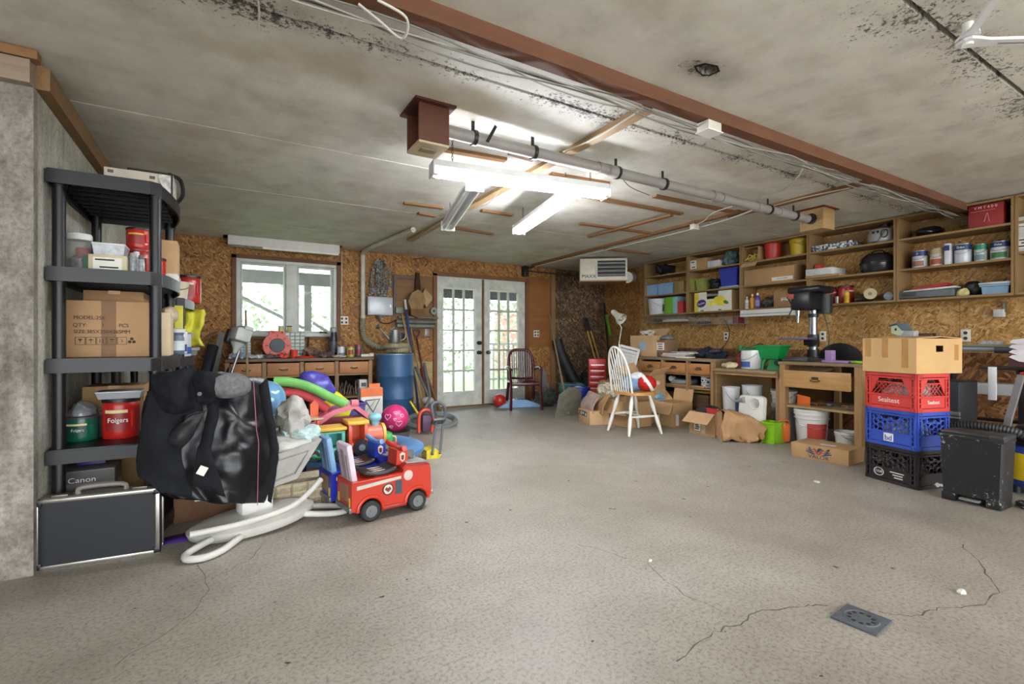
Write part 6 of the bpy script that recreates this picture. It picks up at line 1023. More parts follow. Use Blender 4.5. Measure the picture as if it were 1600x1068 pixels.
# burgundy stacking chair and things below it
t = thing('garden_chair', 'burgundy plastic armchair with slatted back before the glass door', 'chair', (3.98, 6.33, 0), math.radians(-21)); BU = M('#48141f', .25, 0, .1)
obj('seat', MB().box((0, .02, .4), (.43, .4, .03), .012).box((0, -.18, .385), (.43, .03, .05), .01), BU, t)
for s in (-1, 1):
    obj('front_leg', MB().tube([(s*.235, -.22, 0), (s*.225, -.19, .3), (s*.235, -.17, .6)], .021, 8, 3), BU, t); obj('back_leg', MB().tube([(s*.22, .3, 0), (s*.2, .2, .38)], .024, 8), BU, t); obj('armrest', MB().tube([(s*.235, -.19, .6), (s*.25, .0, .63), (s*.22, .2, .6)], .026, 8, 3), BU, t)
def bk(s): an = PI*s; return Vector((-.2*math.copysign(abs(math.cos(an))**.45, math.cos(an)), .2+.09*math.sin(an)**.8, .42+.47*math.sin(an)**.5))
obj('back_frame', tb([bk(k/20) for k in range(21)], .022, 10), BU, t); obj('back_rail', tb([(-.19, .2, .45), (0, .22, .44), (.19, .2, .45)], .02, 8), BU, t)
for k in range(11): x = (k-5)*.032; zt = .42+.47*(1-min(1, abs(x)/.2)**4.4)**.25; obj('slat', tb([(x, .21, .45), (x*1.03, .26, .65), (x*1.05, .285, zt)], .0085, 6), BU, t)
p = fl(800, 634); t = thing('red_ball', 'red rubber ball lying under the burgundy chair', 'ball', (3.72, 6.62, .0)); obj('ball_skin', MB().sph((0, 0, .105), .105, 26, 16), M('#b3271f', .3), t); obj('valve_seam', MB().lathe([(.1055, .103), (.106, .105), (.1055, .107)], 26), M('#8f1f1a'), t)
t = thing('blue_play_mat', 'pale blue arched plastic sled lying under the burgundy chair', 'sled', (4.02, 6.52, 0), math.radians(-15)); obj('sled_body', MB().prism([(-.36, 0), (.36, 0), (.3, .04), (.1, .11), (-.1, .12), (-.28, .05)], .14), M('#7fa8cc', .4), t); obj('tread', MB().box((-.05, 0, .125), (.03, .12, .014)).box((.0, 0, .125), (.03, .12, .014)).box((.05, 0, .122), (.03, .12, .014)), M('#5a7fa8', .4), t)
# clutter in the dark corner
t, v = pole('shovel', 'snow shovel with wooden handle and worn metal blade in the corner', 858, 492, 6.9, 889, 650, .014, wood('#8d7a5c', 'z')); obj('blade', MB().at((0, .05, .0), (.28, 0, 0)).prism([(-.2, 0), (.2, 0), (.19, .32), (.06, .42), (-.06, .42), (-.19, .32)], .014), M('#8a8678', .5, .4, .25), t)
solo('sheet_metal', 'grey sheet metal panel leaning behind the shovel', 'panel', MB().prism([(-.12, 0), (.14, 0), (.05, .55), (-.02, .6)], .015), M('#8d8f8c', .45, .3, .25), (4.72, 6.8, 0), 0, rot=(-.2, 0, 0))
a, b = atY(870, 530, 6.84), atY(901, 600, 6.62); t = thing('landscape_roll', 'long black rolled landscape fabric leaning in the corner', 'roll', (0, 0, 0)); obj('roll', tb([a, a.lerp(b, .35)+Vector((-.03, .02, 0)), b, (b.x+.05, b.y-.08, .25), (b.x+.06, b.y-.1, .09)], .09, 14, 6), M('#1d2025', .6, 0, .2, 12), t)
for i, (u0, v0, u1, v1) in enumerate(((913, 500, 930, 560), (918, 500, 936, 560))):
    a, b = atY(u0, v0, 6.92), atY(u1, v1, 6.7); bt = b+(b-a)*1.05; bt.z = 0 if bt.z < .02 else bt.z; dv = b-a; k_ = -a.z/dv.z; bt = a+dv*k_; t = thing('hedge_tool', ('yellow handled pole tool with black grip in the corner', 'second yellow handled pole tool beside the first, slightly lower')[i], 'tool', (bt.x, bt.y, 0)); obj('handle', tb([(0, 0, 0), a-bt], .014, 10), M('#b08d2e', .4), t); obj('grip', tb([(a-bt)*.86, (a-bt)*1.03], .021, 10), BLACKP, t)
a, b = atX(944, 474, 6.1), atX(955, 530, 5.9); t = thing('pole_saw', 'black and green pole pruner standing in the dark bucket', 'pruner', (0, 0, 0)); obj('pole', tb([a, (b.x, b.y, .3)], .018, 10), BLACKP, t); obj('green_sleeve', tb([a.lerp(b, .35), a.lerp(b, .9)], .03, 10), M('#5f8a2c', .4), t)
solo('dark_bucket', 'dark bucket holding the pole pruner behind the tool chest', 'bucket', MB().lathe([(.1, 0), (.15, .44), (.16, .44), (.16, .46), (.14, .46), (.09, .02), (.001, .02)], 24), M('#2a2730', .5), (5.72, 5.75, .48)); solo('corner_cabinet', 'dark low cabinet in the back corner under the heater', 'cabinet', MB().box((0, 0, .24), (.7, .5, .48), .006).box((-.17, -.255, .24), (.3, .012, .4)).box((.17, -.255, .24), (.3, .012, .4)), M('#2b2622', .7), (5.72, 5.8, 0), -.6)
l = fl(934, 640); t = thing('tool_chest', 'red metal tool chest with several drawers in the corner', 'tool chest', (4.98, 5.8, 0), math.radians(-36)); RC = M('#a8211f', .35, .1); obj('cabinet_body', bx((0, 0, .38), (.26, .28, .76), .006), RC, t)
for k in range(6): dz = .2+k*.088; d_ = obj('drawer', bx((0, -.146, dz), (.235, .014, .075), .003), RC, t); obj('drawer_pull', bx((0, -.157, dz+.028), (.2, .01, .012)), metal('#c9b5b2', .3), d_)
heap('black garbage bag behind the red tool chest', (5.5, 6.55, 0), .6, .45, .5, M('#1d1c20', .5, 0, .3, 12), 6, 'garbage_bag', 'bag', amp=.25, sc=6)
tote('teal plastic bin between the black bag and blue bucket', (4.75, 6.15, .0), math.radians(-30), .36, .28, .36, '#1f6f72', fill=M('#3a4448', .7))
p = fl(911, 644); pail('dark blue bucket with white logo and yellow ball beside the towels', (p.x+.03, p.y+.12, 0), .15, .36, '#20308f', rz=math.radians(-25), ribs=True, patch='#3a4aa8', fill='#a8a8b0')
for i, (u, v, w_, h_, c, n, nm, ct) in enumerate(((866, 636, .3, .3, '#3a3d36', 'dark green boots heaped beside the burgundy chair', 'boots', 'boots'), (888, 640, .22, .14, '#7a6650', 'tan crumpled sack beside the red cup in the corner', 'sack', 'sack'), (846, 634, .24, .2, '#4d4a40', 'grey-brown bag on the floor behind the burgundy chair', 'bag', 'bag'))):
    p = fl(u, v); heap(n, (p.x, p.y+.12, 0), w_, .2, h_, M(c, .7, 0, .4, 25), i+4, nm, ct, amp=.35, sc=11)
p = fl(876, 638); solo('red_cup', 'red plastic tumbler lying on the floor in the corner', 'cup', MB().lathe([(.045, 0), (.055, .12), (.05, .12), (.04, .01), (.001, .01)], 18), M('#d2392f', .4), (p.x, p.y, 0)); p = fl(898, 640); solo('yellow_ball', 'small yellow ball on the floor by the blue bucket', 'ball', MB().sph((0, 0, .03), .03, 14, 10), M('#c4bc6a', .5), (p.x-.03, p.y, 0))
# ================================================================ black plastic shelving at the left wall
BK = M('#090b11', .42, 0, .15, 5)
def shelving(label, xc, yc, hw, hl, tops, name='plastic_shelving', bow=.05):
    t = thing(name, label, 'shelving', (xc, yc, 0)); px_, py = hw-.035, hl-.045
    ol = [(-hw, -hl), (hw-.05, -hl), (hw-.01, -hl+.03)]+[(hw-.01+bow*math.sin(PI*k/10), -hl+.06+(2*hl-.12)*k/10) for k in range(11)]+[(hw-.01, hl-.03), (hw-.05, hl), (-hw, hl)]
    for zt in tops:
        s = obj('shelf', MB().prism(ol, .012, 'xy', zt-.006), BK, t); m = MB(); n = len(ol)
        for i in range(n):
            a, b = ol[i], ol[(i+1) % n]; L = math.hypot(b[0]-a[0], b[1]-a[1]); m.box(((a[0]+b[0])/2, (a[1]+b[1])/2, zt-.037), (L+.006, .008, .062), 0, (0, 0, math.atan2(b[1]-a[1], b[0]-a[0])))
        obj('shelf_lip', m, BK, s); m = MB()
        for k in range(1, 9): y = -hl+2*hl*k/9; m.box((0, y, zt-.028), (2*hw-.03, .006, .032))
        for k in range(-2, 3): m.box((k*hw*.36, 0, zt-.022), (.006, 2*hl-.03, .02))
        obj('underside_ribs', m, BK, s)
    tz = sorted(tops)
    for sx in (-1, 1):
        for sy in (-1, 1):
            m = MB(); z0 = 0
            for zt in tz: m.cyl((sx*px_, sy*py, z0), (sx*px_, sy*py, zt-.012), .026, seg=16).cyl((sx*px_, sy*py, zt-.075), (sx*px_, sy*py, zt-.055), .031, seg=16); z0 = zt+.0
            obj('post', m, BK, t)
    return t
T1 = [.1, .52, .95, 1.385, 1.845]; shelving('tall black plastic shelving unit against the concrete wall', -.478, 3.525, .222, .455, T1); shelving('shorter black plastic shelving unit behind the tall one', -.43, 4.62, .215, .45, [.1, .5, .92, 1.34], bow=.04)
def L(u0, u1, vt, vb, Y, d, k): return B(u0, u1, vt, vb, Y, d, T1[k]+.001)
# top
l, r, w_, d, h = L(162, 246, 262, 290, 3.3, .3, 4); t = carton('dusty white picture-printed box on top of the tall shelving', (l[0], l[1], l[2]), 0, w_, .3, .105, M('#b5ad9f', .7, 0, .12), tape=False); obj('print', bx((-w_*.38, -.1512, .085), (.025, .002, .016)), M('#4a4440'), t); obj('print', bx((w_*.4, -.1512, .08), (.025, .002, .016)), M('#4a4440'), t); obj('print_marks', (lambda m: [m.box((-w_*.3+k*w_*.16, -.1512, .03+.012*(k % 2)), (.03, .002, .012), 0, (0, .3*k, 0)) for k in range(5)] and m)(MB()), M('#8a6a5a'), t)
t = thing('kettle_box', 'black and orange appliance box behind the dusty white box', 'box', (-.36, 3.72, T1[4]+.001)); obj('carton_body', bx((0, 0, .1), (.22, .26, .2), .004), M('#2a2626', .5), t); obj('printed_side', bx((.111, 0, .1), (.002, .24, .18)).box((0, -.131, .1), (.2, .002, .17)), M('#c9c4c0', .5, 0, .5, 30), t); obj('orange_band', bx((.1125, 0, .03), (.002, .24, .05)), M('#c46a2a'), t); obj('carry_loop', tb([(.09, -.1, .2), (.14, 0, .2), (.15, .05, .12), (.1, .1, .06)], .012, 8, 5), BLACKP, t)
# second shelf
l, r, w_, d, h = L(95, 141, 361, 415, 3.28, .17, 3); t = thing('candy_jar', 'big clear plastic jar with white lid full of small parts', 'jar', l); rj = w_*.47; CL = glass('#eef2f0', .05, .16)
obj('jar_body', MB().lathe([(rj*.9, 0), (rj, .02), (rj, h*.78), (rj*.9, h*.84)], 28), CL, t); obj('lid', MB().lathe([(rj*.97, h*.84), (rj*.97, h*.96), (rj*.9, h), (.001, h)], 28), M('#d8d8d2', .4), t); obj('contents', MB().lathe([(.001, .004), (rj*.88, .008), (rj*.9, h*.35), (rj*.4, h*.45), (.001, h*.4)], 20).rough(.012, 30, 2), M('#6a5a5a', .5, .2, .6, 50), t); obj('red_pack', bx((.01, .02, h*.5), (rj*1.1, .04, h*.36), .01), M('#a3262c', .4), t); obj('green_pack', bx((rj*.6, -.03, h*.3), (.02, .04, h*.3)), M('#1f6a4a', .4), t)
l, r, w_, d, h = L(139, 199, 399, 422, 3.24, .16, 3); t = carton('cream box with printed label on the second shelf', l, 0, w_, .2, h, M('#bfb294', .6), tape=False); sticker(t, 0, h*.5, w_*.75, h*.7, .2, lines=2); z2 = l[2]+h
l2, r, w2, d, h2 = B(142, 196, 379, 398, 3.26, .16, z2+.001); t = thing('clear_container', 'clear lidded container on the cream printed box', 'container', l2); obj('container_body', MB().tbox((0, 0, 0), w2*.86, .13, w2*.96, .15, h2*.85), M('#aeb2b8', .25, 0, .3, 30), t); obj('lid', bx((0, 0, h2*.92), (w2, .16, h2*.16), .005), M('#d3d6d6', .3), t)
for i, (u0, u1, vt, Y) in enumerate(((200, 213, 394, 3.25), (214, 226, 398, 3.23), (206, 218, 392, 3.37))):
    l, r, w_, d, h = L(u0, u1, vt, 423, Y, .06, 3); t = thing('glass_jar', ('small glass jar with grey lid beside the cream box', 'small glass jar with screws next to the shelf post', 'small white-lidded jar behind the glass jars')[i], 'jar', l); obj('jar_body', MB().lathe([(w_*.4, 0), (w_*.46, .008), (w_*.46, h*.75), (w_*.38, h*.82)], 18), M('#9aa0a4', .15, 0, .4, 60), t); obj('lid', MB().lathe([(w_*.42, h*.8), (w_*.42, h), (.001, h)], 18), M(('#8a8c8e', '#5a5f64', '#d8d8d4')[i], .4), t)
l, r, w_, d, h = L(193, 234, 387, 423, 3.45, .16, 3); coffee('red coffee tub stacked under another on the second shelf', (l[0]-.0, l[1], l[2]), w_*.5, h, '#a8211d', lidc='#8f1f1c', txt=False); coffee('red coffee tub with yellow label on top of another tub', (l[0]-.0, l[1], l[2]+h+.004), w_*.5, .115, '#b0231c', lidc='#1c1b1b', txt=False, lab='#e0b040'); lx = l[0]
coffee('red coffee tub half hidden by the front shelf post', (-.36, 3.68, T1[3]+.001), .07, .15, '#b3261f', lidc='#1c1b1b', txt=False)
t = carton('tall tan carton at the back of the second shelf', (-.36, 3.9, T1[3]+.001), 0, .24, .2, .29, CARD2, tape=False); solo('pale_boards', 'pale narrow boards standing behind the coffee tubs', 'boards', MB().box((-.03, 0, .11), (.04, .02, .22)).box((.02, 0, .115), (.03, .02, .23)).box((.055, .0, .1), (.02, .02, .2)), wood('#b5a283', 'z'), (-.6, 3.85, T1[3]+.001))
for i, (y, c, n) in enumerate(((3.5, '#c9c9c4', 'small white tray on the bowed edge of the second shelf'), (3.64, '#8d8f8a', 'small grey box on the bowed edge of the second shelf'))): solo('small_tray', n, 'tray', MB().box((0, 0, .018), (.06, .1, .036), .004).box((0, 0, .038), (.05, .08, .004)), M(c, .4), (-.245, y, T1[3]+.001))
# third shelf: the printed carton
l, r, w_, d, h = L(93, 231, 470, 557, 3.26, .34, 2); t = carton('large brown carton printed MODEL, QTY and SIZE with handling marks', l, 0, w_, .34, h, M('#a98560', .8, 0, .08, 5), tape=False); tx = M('#3a2e24', .8)
obj('tape', bx((w_*.04, -.1706, h*.5), (w_*.17, .001, h)), M('#74522f', .6), t); kx = w_/138
for s_, u, v in (('MODEL:256', 138, 496.5), ('QTY:        1        PCS', 156.5, 508), ('SIZE:385X350X265MM', 157.5, 518)): text(s_, .026, tx, t, (({'M': 137.5, 'Q': 156, 'S': 158}[s_[0]]-162)*kx, -.172, (557-v)/87*h), sx={'M': .95, 'Q': .98, 'S': .92}[s_[0]])
for k in range(5):
    x = (123.5+k*16.3-162)*kx; zc = (557-532)/87*h; q = .019; m = MB()
    for dx, dz, sx_, sz_ in ((-q, 0, .002, 2*q), (q, 0, .002, 2*q), (0, -q, 2*q, .002), (0, q, 2*q, .002)): m.box((x+dx, -.1712, zc+dz), (sx_, .001, sz_))
    if k == 0: m.prism([(x-.009, zc+.01), (x+.009, zc+.01), (x+.001, zc-.001), (x+.001, zc-.01), (x-.001, zc-.01), (x-.001, zc-.001)], .001, 'xz', -.1712)
    if k == 1: m.prism([(x-.012, zc+.003), (x, zc+.01), (x+.012, zc+.003), (x+.001, zc+.003), (x+.001, zc-.011), (x-.001, zc-.011), (x-.001, zc+.003)], .001, 'xz', -.1712)
    if k == 2: m.box((x-.006, -.1712, zc), (.003, .001, .022)).box((x+.006, -.1712, zc), (.003, .001, .022))
    if k == 3: m.box((x, -.1712, zc+.007), (.018, .001, .006)).box((x, -.1712, zc-.006), (.012, .001, .003))
    obj('handling_mark', m, tx, t)
    if k == 4: text('5', .02, tx, t, (x, -.172, zc))
m = MB()
for a in range(3): an = a*2*PI/3+R90; cx_, cz_ = (204.5-162)*kx+.011*math.cos(an), (557-532)/87*h+.011*math.sin(an); m.prism([(cx_+.009*math.cos(an+b), cz_+.009*math.sin(an+b)) for b in (0, 1.5, 2.6, 3.7, 4.8)], .001, 'xz', -.1712)
obj('recycling_mark', m, tx, t); zt = l[2]+h
carton('flat brown carton lying on top of the printed carton', (l[0]+.02, l[1]+.06, zt+.001), 0, w_*.72, .24, .062, M('#94714c', .8), tape=True)
t = thing('crumpled_bag_box', 'crumpled cream paper package at the shelf end', 'package', (-.27, 3.58, 1.15)); obj('package', MB().sph((0, 0, .04), (.05, .13, .05), 18, 12).rough(.02, 14, 3), M('#b5a58c', .7, 0, .3, 25), t)
solo('tall_white_box', 'tall pale box standing behind the front right post', 'box', MB().box((0, 0, .12), (.04, .26, .24), .003).box((.021, 0, .2), (.002, .2, .05)), M('#c9b595', .7), (-.265, 3.45, T1[2]+.001)); solo('yellow_sheet', 'yellow plastic sheet standing between the two shelving units', 'plastic sheet', MB().box((0, 0, .16), (.1, .02, .32), .003).box((0, -.012, .31), (.1, .006, .02)), M('#c9c02c', .4), (-.27, 3.98, T1[2]+.001))
bottle('blue and white labelled tin near the shelf edge', (-.24, 3.68, T1[2]+.001), .045, .16, '#5a6a7a', '#c9c9c4', neck=.95, lab='#c2c9cc', cat='tin', name='label_tin'); can('white paint tin with blue base beside the labelled tin', (-.25, 3.84, T1[2]+.001), .06, .15, '#cfd2d4', None, '#2a3f7a', rz=.5, handle=False, cat='tin', name='paint_tin')
# fourth shelf: coffee tubs
l, r, w_, d, h = L(91, 150, 653, 700, 3.24, .15, 1); coffee('green coffee tub with dark lid on the fourth shelf', (l[0], l[1]+.01, l[2]), w_/2*.98, h, '#0f5c46', lidc='#4a4550')
l, r, w_, d, h = L(151, 216, 625, 696, 3.22, .16, 1); coffee('red coffee tub with label on the fourth shelf', (l[0], l[1]+.02, l[2]), w_/2*.95, h, '#b4201c'); z3 = l[2]+h+.004; x3, y3 = l[0], l[1]+.02
t = thing('tin_tray', 'grey tin tray on the lid of the red coffee tub', 'tray', (x3, y3, z3)); obj('tray_body', MB().tbox((0, 0, 0), .17, .13, .19, .15, .035), M('#a9acb0', .35, .3), t); obj('tray_rim', bx((0, 0, .036), (.196, .156, .006), .002), M('#b9bcc0', .35, .3), t)
l, r, w_, d, h = L(128, 225, 596, 640, 3.5, .24, 1); carton('brown carton behind the coffee tubs', (l[0], l[1], l[2]), 0, w_, .24, .26, CARD, tape=True)
heap('clear plastic bag at the left of the fourth shelf', (-.63, 3.38, T1[1]+.001), .1, .18, .22, M('#8a8d92', .2, 0, .3, 30), 4, 'plastic_bag', 'bag', amp=.3, sc=12); heap('lime green packet behind the coffee tubs', (-.5, 3.38, T1[1]+.14), .12, .06, .08, M('#9aa838', .4, 0, .4, 30), 5, 'green_packet', 'packet', amp=.25, sc=20); solo('packet_block', 'small dark box under the lime green packet', 'box', MB().box((0, 0, .07), (.12, .06, .138), .003).box((0, -.031, .1), (.08, .002, .03)), M('#3a3836', .6), (-.5, 3.39, T1[1]+.001))
solo('magazines', 'upright magazines beside the red coffee tub', 'magazines', MB().box((0, 0, .11), (.012, .16, .22), 0, (0, -.12, 0)).box((.018, 0, .11), (.01, .16, .22), 0, (0, -.12, 0)), M('#c4bfb4', .6), (-.285, 3.3, T1[1]+.002))
# bottom shelf
l, r, w_, d, h = L(89, 181, 742, 800, 3.3, .2, 0); t = carton('grey camera carton marked Canon behind the black case', (l[0], l[1]-.03, l[2]), 0, w_, .2, .27, M('#77736e', .6), tape=False); obj('dark_panel', bx((0, -.1008, .235), (w_*.98, .001, .06)), M('#4f4c4a'), t); text('Canon', .038, WHITE, t, (-w_*.06, -.103, .222), sx=1.1)
t = carton('open brown carton at the back of the bottom shelf', (-.45, 3.75, T1[0]+.001), 0, .36, .3, .26, CARD, flaps=[('f', 1.0), ('l', .8)], tape=False); solo('purple_folder', 'purple folder leaning on the camera carton', 'folder', MB().box((0, 0, .17), (.12, .01, .33), .002).box((0, -.006, .3), (.1, .003, .02)), M('#3a2a7a', .5), (-.6, 3.42, T1[0]+.002)); solo('glass_bowl', 'clear glass container beside the camera carton', 'container', MB().lathe([(.04, 0), (.05, .3), (.046, .3), (.036, .01), (.001, .01)], 20), glass('#dfe6e4', .05, .3), (-.32, 3.36, T1[0]+.001))
# black aluminium-edged case
a, b = fl(52, 893), fl(249, 863); rz = math.atan2(b.y-a.y, b.x-a.x); W = (b-a).length; c_ = (a+b)/2; n_ = Vector((-math.sin(rz), math.cos(rz), 0)); H, D = .315, .1; c_ = c_+n_*(D/2+.0)
t = thing('equipment_case', 'black hard case with aluminium edges standing on the floor', 'case', (c_.x, c_.y, 0), rz); CM = M('#0d1018', .55, 0, .35, 3); AL = metal('#a5a29b', .35)
obj('case_shell', bx((0, 0, H/2), (W-.01, D-.008, H-.01)), CM, t)
for zz in (.008, H-.008): 
    for s in (-1, 1): obj('edge_strip', bx((0, s*(D/2-.006), zz), (W, .018, .018), .003), AL, t)
for sx in (-1, 1):
    for s in (-1, 1): obj('edge_strip', bx((sx*(W/2-.008), s*(D/2-.006), H/2), (.018, .018, H-.03), .003), AL, t)
    for zz in (.015, H-.015): obj('corner_guard', MB().box((sx*(W/2-.012), -D/2+.01, zz), (.032, .028, .034), .008), BLACKP, t)
obj('top_panel', bx((0, 0, H-.001), (W-.02, D-.02, .006)), M('#8d877e', .5, .4, .15), t); obj('carry_handle', tb([(-.09, 0, H), (-.075, 0, H+.03), (.075, 0, H+.03), (.09, 0, H)], .011, 8, 4), M('#77716a', .5), t)
for sx in (-1, 1): obj('latch', bx((sx*.15, -.01, H+.006), (.06, .035, .012), .003), M('#6b655c', .4, .5), t)
p = fl(275, 842); solo('purple_paper', 'purple paper lying on the floor beside the black case', 'paper', MB().add([(-.12, -.05, .002), (.1, -.06, .002), (.12, .06, .01), (-.05, .05, .002)], [(0, 1, 2, 3)]), M('#4a2a8a', .6), (p.x, p.y, 0), 0, solid=.001)
t = carton('brown carton with white label on the floor behind the swing base', (-.06, 3.54, 0), .05, .36, .38, .4, M('#6f4f38', .8), tape=False); sticker(t, -.03, .14, .1, .06, .38, lines=2)
# shorter unit's goods
z4 = 1.341; pail('cream pail with yellow flags on the shorter shelving', (-.29, 4.4, z4), .085, .13, '#c9bfa4', ribs=False, handle=True); coffee('red coffee tub with black lid at the end of the shorter shelving', (-.23, 4.78, z4), .09, .22, '#a8231f', txt=False, lab='#d8c8b0')
solo('yellow_flag', 'folded yellow plastic sheet tucked in the cream pail', 'plastic sheet', MB().prism([(-.07, 0), (.06, .02), (.02, .13), (-.05, .2)], .03), M('#d4c83a', .4), (-.35, 4.28, z4), .3); t = thing('glue_bottle', 'blue and white squeeze bottle upside down above the yellow sheet', 'bottle', (-.36, 4.36, z4+.14)); obj('bottle_body', MB().tbox((0, 0, .06), .05, .04, .1, .06, .13), M('#8a93b8', .4), t); obj('nozzle', MB().cyl((0, 0, .06), (.01, 0, 0), .016, .008), M('#3a4a8a'), t); obj('blue_base', bx((0, 0, .195), (.1, .06, .012), .003), M('#2a3a8a'), t)
mb = MB().grid(lambda a, b: ((a-.5)*.14+.02*math.sin(b*7), -.02*math.sin(a*9), -.3*b), 16, 20).rough(.02, 9, 3); solo('yellow_vest', 'crumpled yellow safety vest hanging under the upper shelf', 'vest', mb, M('#c9c43a', .6, 0, .2), (-.2, 4.72, 1.29), .3, solid=.004)
can('white tin with blue band on the middle shelf of the shorter unit', (-.27, 4.36, .921), .08, .17, '#c4c9d0', None, '#2f4f8f', rz=.6, handle=False, cat='tin', name='paint_tin'); tote('grey plastic tray on the middle shelf of the shorter unit', (-.23, 4.68, .921), R90, .26, .14, .06, '#8d9294'); solo('scissors', 'grey handled scraper leaning on the grey tray', 'tool', MB().cyl((0, 0, 0), (.04, .1, .14), .008).box((.045, .11, .15), (.03, .03, .04)), M('#9a9c9c', .4), (-.25, 4.52, .93)); tote('yellow bin behind the white tin on the shorter unit', (-.42, 4.45, .921), 0, .2, .16, .2, '#c4bb2e')
# ================================================================ baby swing under a jacket
PWt = M('#c4c2bb', .4, 0, .1, 6); c = fl(400, 835); bx0, by0 = c.x, c.y+.12
t = thing('baby_swing', 'grey-white baby swing with oval base, curved rails and seat shell', 'baby swing', (bx0, by0, 0), math.radians(14))
obj('oval_base', MB().at((0, 0, .035), (0, -.05, 0)).lathe([(.3, -.02), (.33, .0), (.34, .03), (.3, .045), (.22, .06), (.001, .07)], 36, sx=.95, sy=.55), PWt, t); obj('column', MB().cyl((0, .02, .06), (0, .02, .3), .05, .045), M('#d2d0ca', .4), t); obj('motor_box', MB().box((.0, .0, .14), (.17, .12, .12), .03), M('#d8d6d1', .4), t)
obj('rail', tb([(-.34, -.16, .1), (-.1, -.18, .1), (.15, -.17, .13), (.33, -.1, .22)], .016, 10, 5), PWt, t); obj('rail', tb([(-.1, .14, .16), (.1, .14, .2), (.3, .1, .28)], .016, 10, 5), PWt, t)
obj('foot_loop', tb([(-.12, -.17, .03), (-.22, -.26, .022), (-.31, -.29, .02), (-.37, -.25, .02), (-.35, -.19, .025), (-.24, -.13, .04)], .017, 10, 5), PWt, t); obj('foot_loop', tb([(.2, -.1, .05), (.36, -.17, .03), (.46, -.16, .022), (.47, -.07, .022), (.38, .0, .03), (.24, .03, .05)], .017, 10, 5), PWt, t)
sh = obj('seat_shell', MB().at((.08, .1, .225), (.12, -.16, 0)).add([(-.22, -.13, 0), (.14, -.13, 0), (.14, .13, 0), (-.22, .13, 0), (-.28, -.2, .2), (.28, -.2, .22), (.28, .2, .22), (-.28, .2, .2), (-.25, -.17, .2), (.25, -.17, .21), (.25, .17, .21), (-.25, .17, .2), (-.2, -.11, .02), (.12, -.11, .02), (.12, .11, .02), (-.2, .11, .02)], [(3, 2, 1, 0)]+[(i, (i+1) % 4, 4+(i+1) % 4, 4+i) for i in range(4)]+[(4+i, 4+(i+1) % 4, 8+(i+1) % 4, 8+i) for i in range(4)]+[(8+i, 8+(i+1) % 4, 12+(i+1) % 4, 12+i) for i in range(4)]+[(12, 13, 14, 15)]), M('#b5b3ae', .45), t)
obj('shell_groove', MB().at((.08, .1, .225), (.12, -.16, 0)).tube([(-.15, -.15, .03), (.12, -.16, .05), (.2, -.185, .17), (-.15, -.19, .17)], .005, 5, 0, True), M('#8d8b86', .5), sh); obj('seat_pad', MB().at((.08, .1, .4), (.12, -.12, 0)).sph((.05, 0, .03), (.27, .2, .05), 26, 12).rough(.03, 9, 3), M('#b7b5b0', .9, 0, .3, 18), t); obj('support_post', tb([(.0, .05, .25), (.12, .1, .38)], .035, 10), PWt, t)
q = atY(456, 690, by0+.14); 
mb = MB().sph((0, 0, .13), (.085, .09, .14), 30, 20).rough(.04, 9, 2).rough(.012, 26, 5); solo('bath_towel', 'crumpled grey-white blanket heaped on the swing seat', 'blanket', mb, cloth('#a5a39c'), (q.x, q.y, q.z)); heap('pale teal spotted cloth spread on the swing seat', (q.x+.05, q.y-.02, q.z+.01), .26, .22, .09, M('#a9bfbd', .9, 0, .35, 35), 4, 'spotted_cloth', 'cloth', amp=.4, sc=14)
# jacket: draped sheet over the swing's back
JK = M('#191a1e', .9, 0, .3, 9, .5, .2); JL = M('#0b0c12', .36, 0, .5, 7, .15)
jy = by0-.2; P = lambda u, v, dy=0: atY(u, v, jy+dy)
t = thing('winter_jacket', 'black jacket with shiny lining draped over the baby swing', 'jacket', (P(330, 690).x, jy, 0)); ox = P(330, 690).x
TOPL = [(245, 582), (228, 620), (222, 670), (215, 715), (218, 745), (255, 772)]; BOTR = [(412, 592), (424, 640), (430, 690), (434, 718), (425, 755), (412, 785)]
def edge(E, s): s *= len(E)-1; i = min(int(s), len(E)-2); f = s-i; return E[i][0]*(1-f)+E[i+1][0]*f, E[i][1]*(1-f)+E[i+1][1]*f
def jk(a, b):
    b0 = max(0, (b-.16)/.84); (ul, vl), (ur, vr) = edge(TOPL, b0), edge(BOTR, b0); u, v = ul*(1-a)+ur*a, vl*(1-a)+vr*a+6*math.sin(a*PI)*b0
    bulge = .15*math.sin(PI*a)**.7*(.35+.65*math.sin(min(1, b0*1.15)*PI*.6)); fold = .022*math.sin(a*13+2.5*b0)*(.2+b0)+.008*math.sin(a*27-5*b0)*b0
    th = math.atan2(v-655, u-372); rr_ = math.hypot(v-655, u-372); fold += .014*math.sin(4*th+.05*rr_+1)*math.exp(-rr_/60)*min(1, rr_/25)
    dy = -bulge+fold+.1
    if b < .16: dy += (.16-b)*1.9; v = v-4*math.sin((.16-b)/.16*PI*.5)+(.16-b)*50
    p = P(u, v, dy); return (p.x-ox, p.y-jy, p.z)
obj('jacket_body', MB().grid(jk, 56, 64).rough(.012, 7, 3).rough(.0025, 24, 2), JL, t, solid=.012)
def patch(E0, E1, n, dy0, m, name, amp=.012, curve=.05, solid=.012):
    def f(a, b):
        (ul, vl), (ur, vr) = edge(E0, b), edge(E1, b); u, v = ul*(1-a)+ur*a, vl*(1-a)+vr*a; p = P(u, v, dy0-curve*math.sin(PI*a)*math.sin(PI*min(1, b+.15))); return (p.x-ox, p.y-jy, p.z)
    return obj(name, MB().grid(f, n, n).rough(amp, 9, 5).rough(amp*.4, 26, 2), m, t, solid=solid)
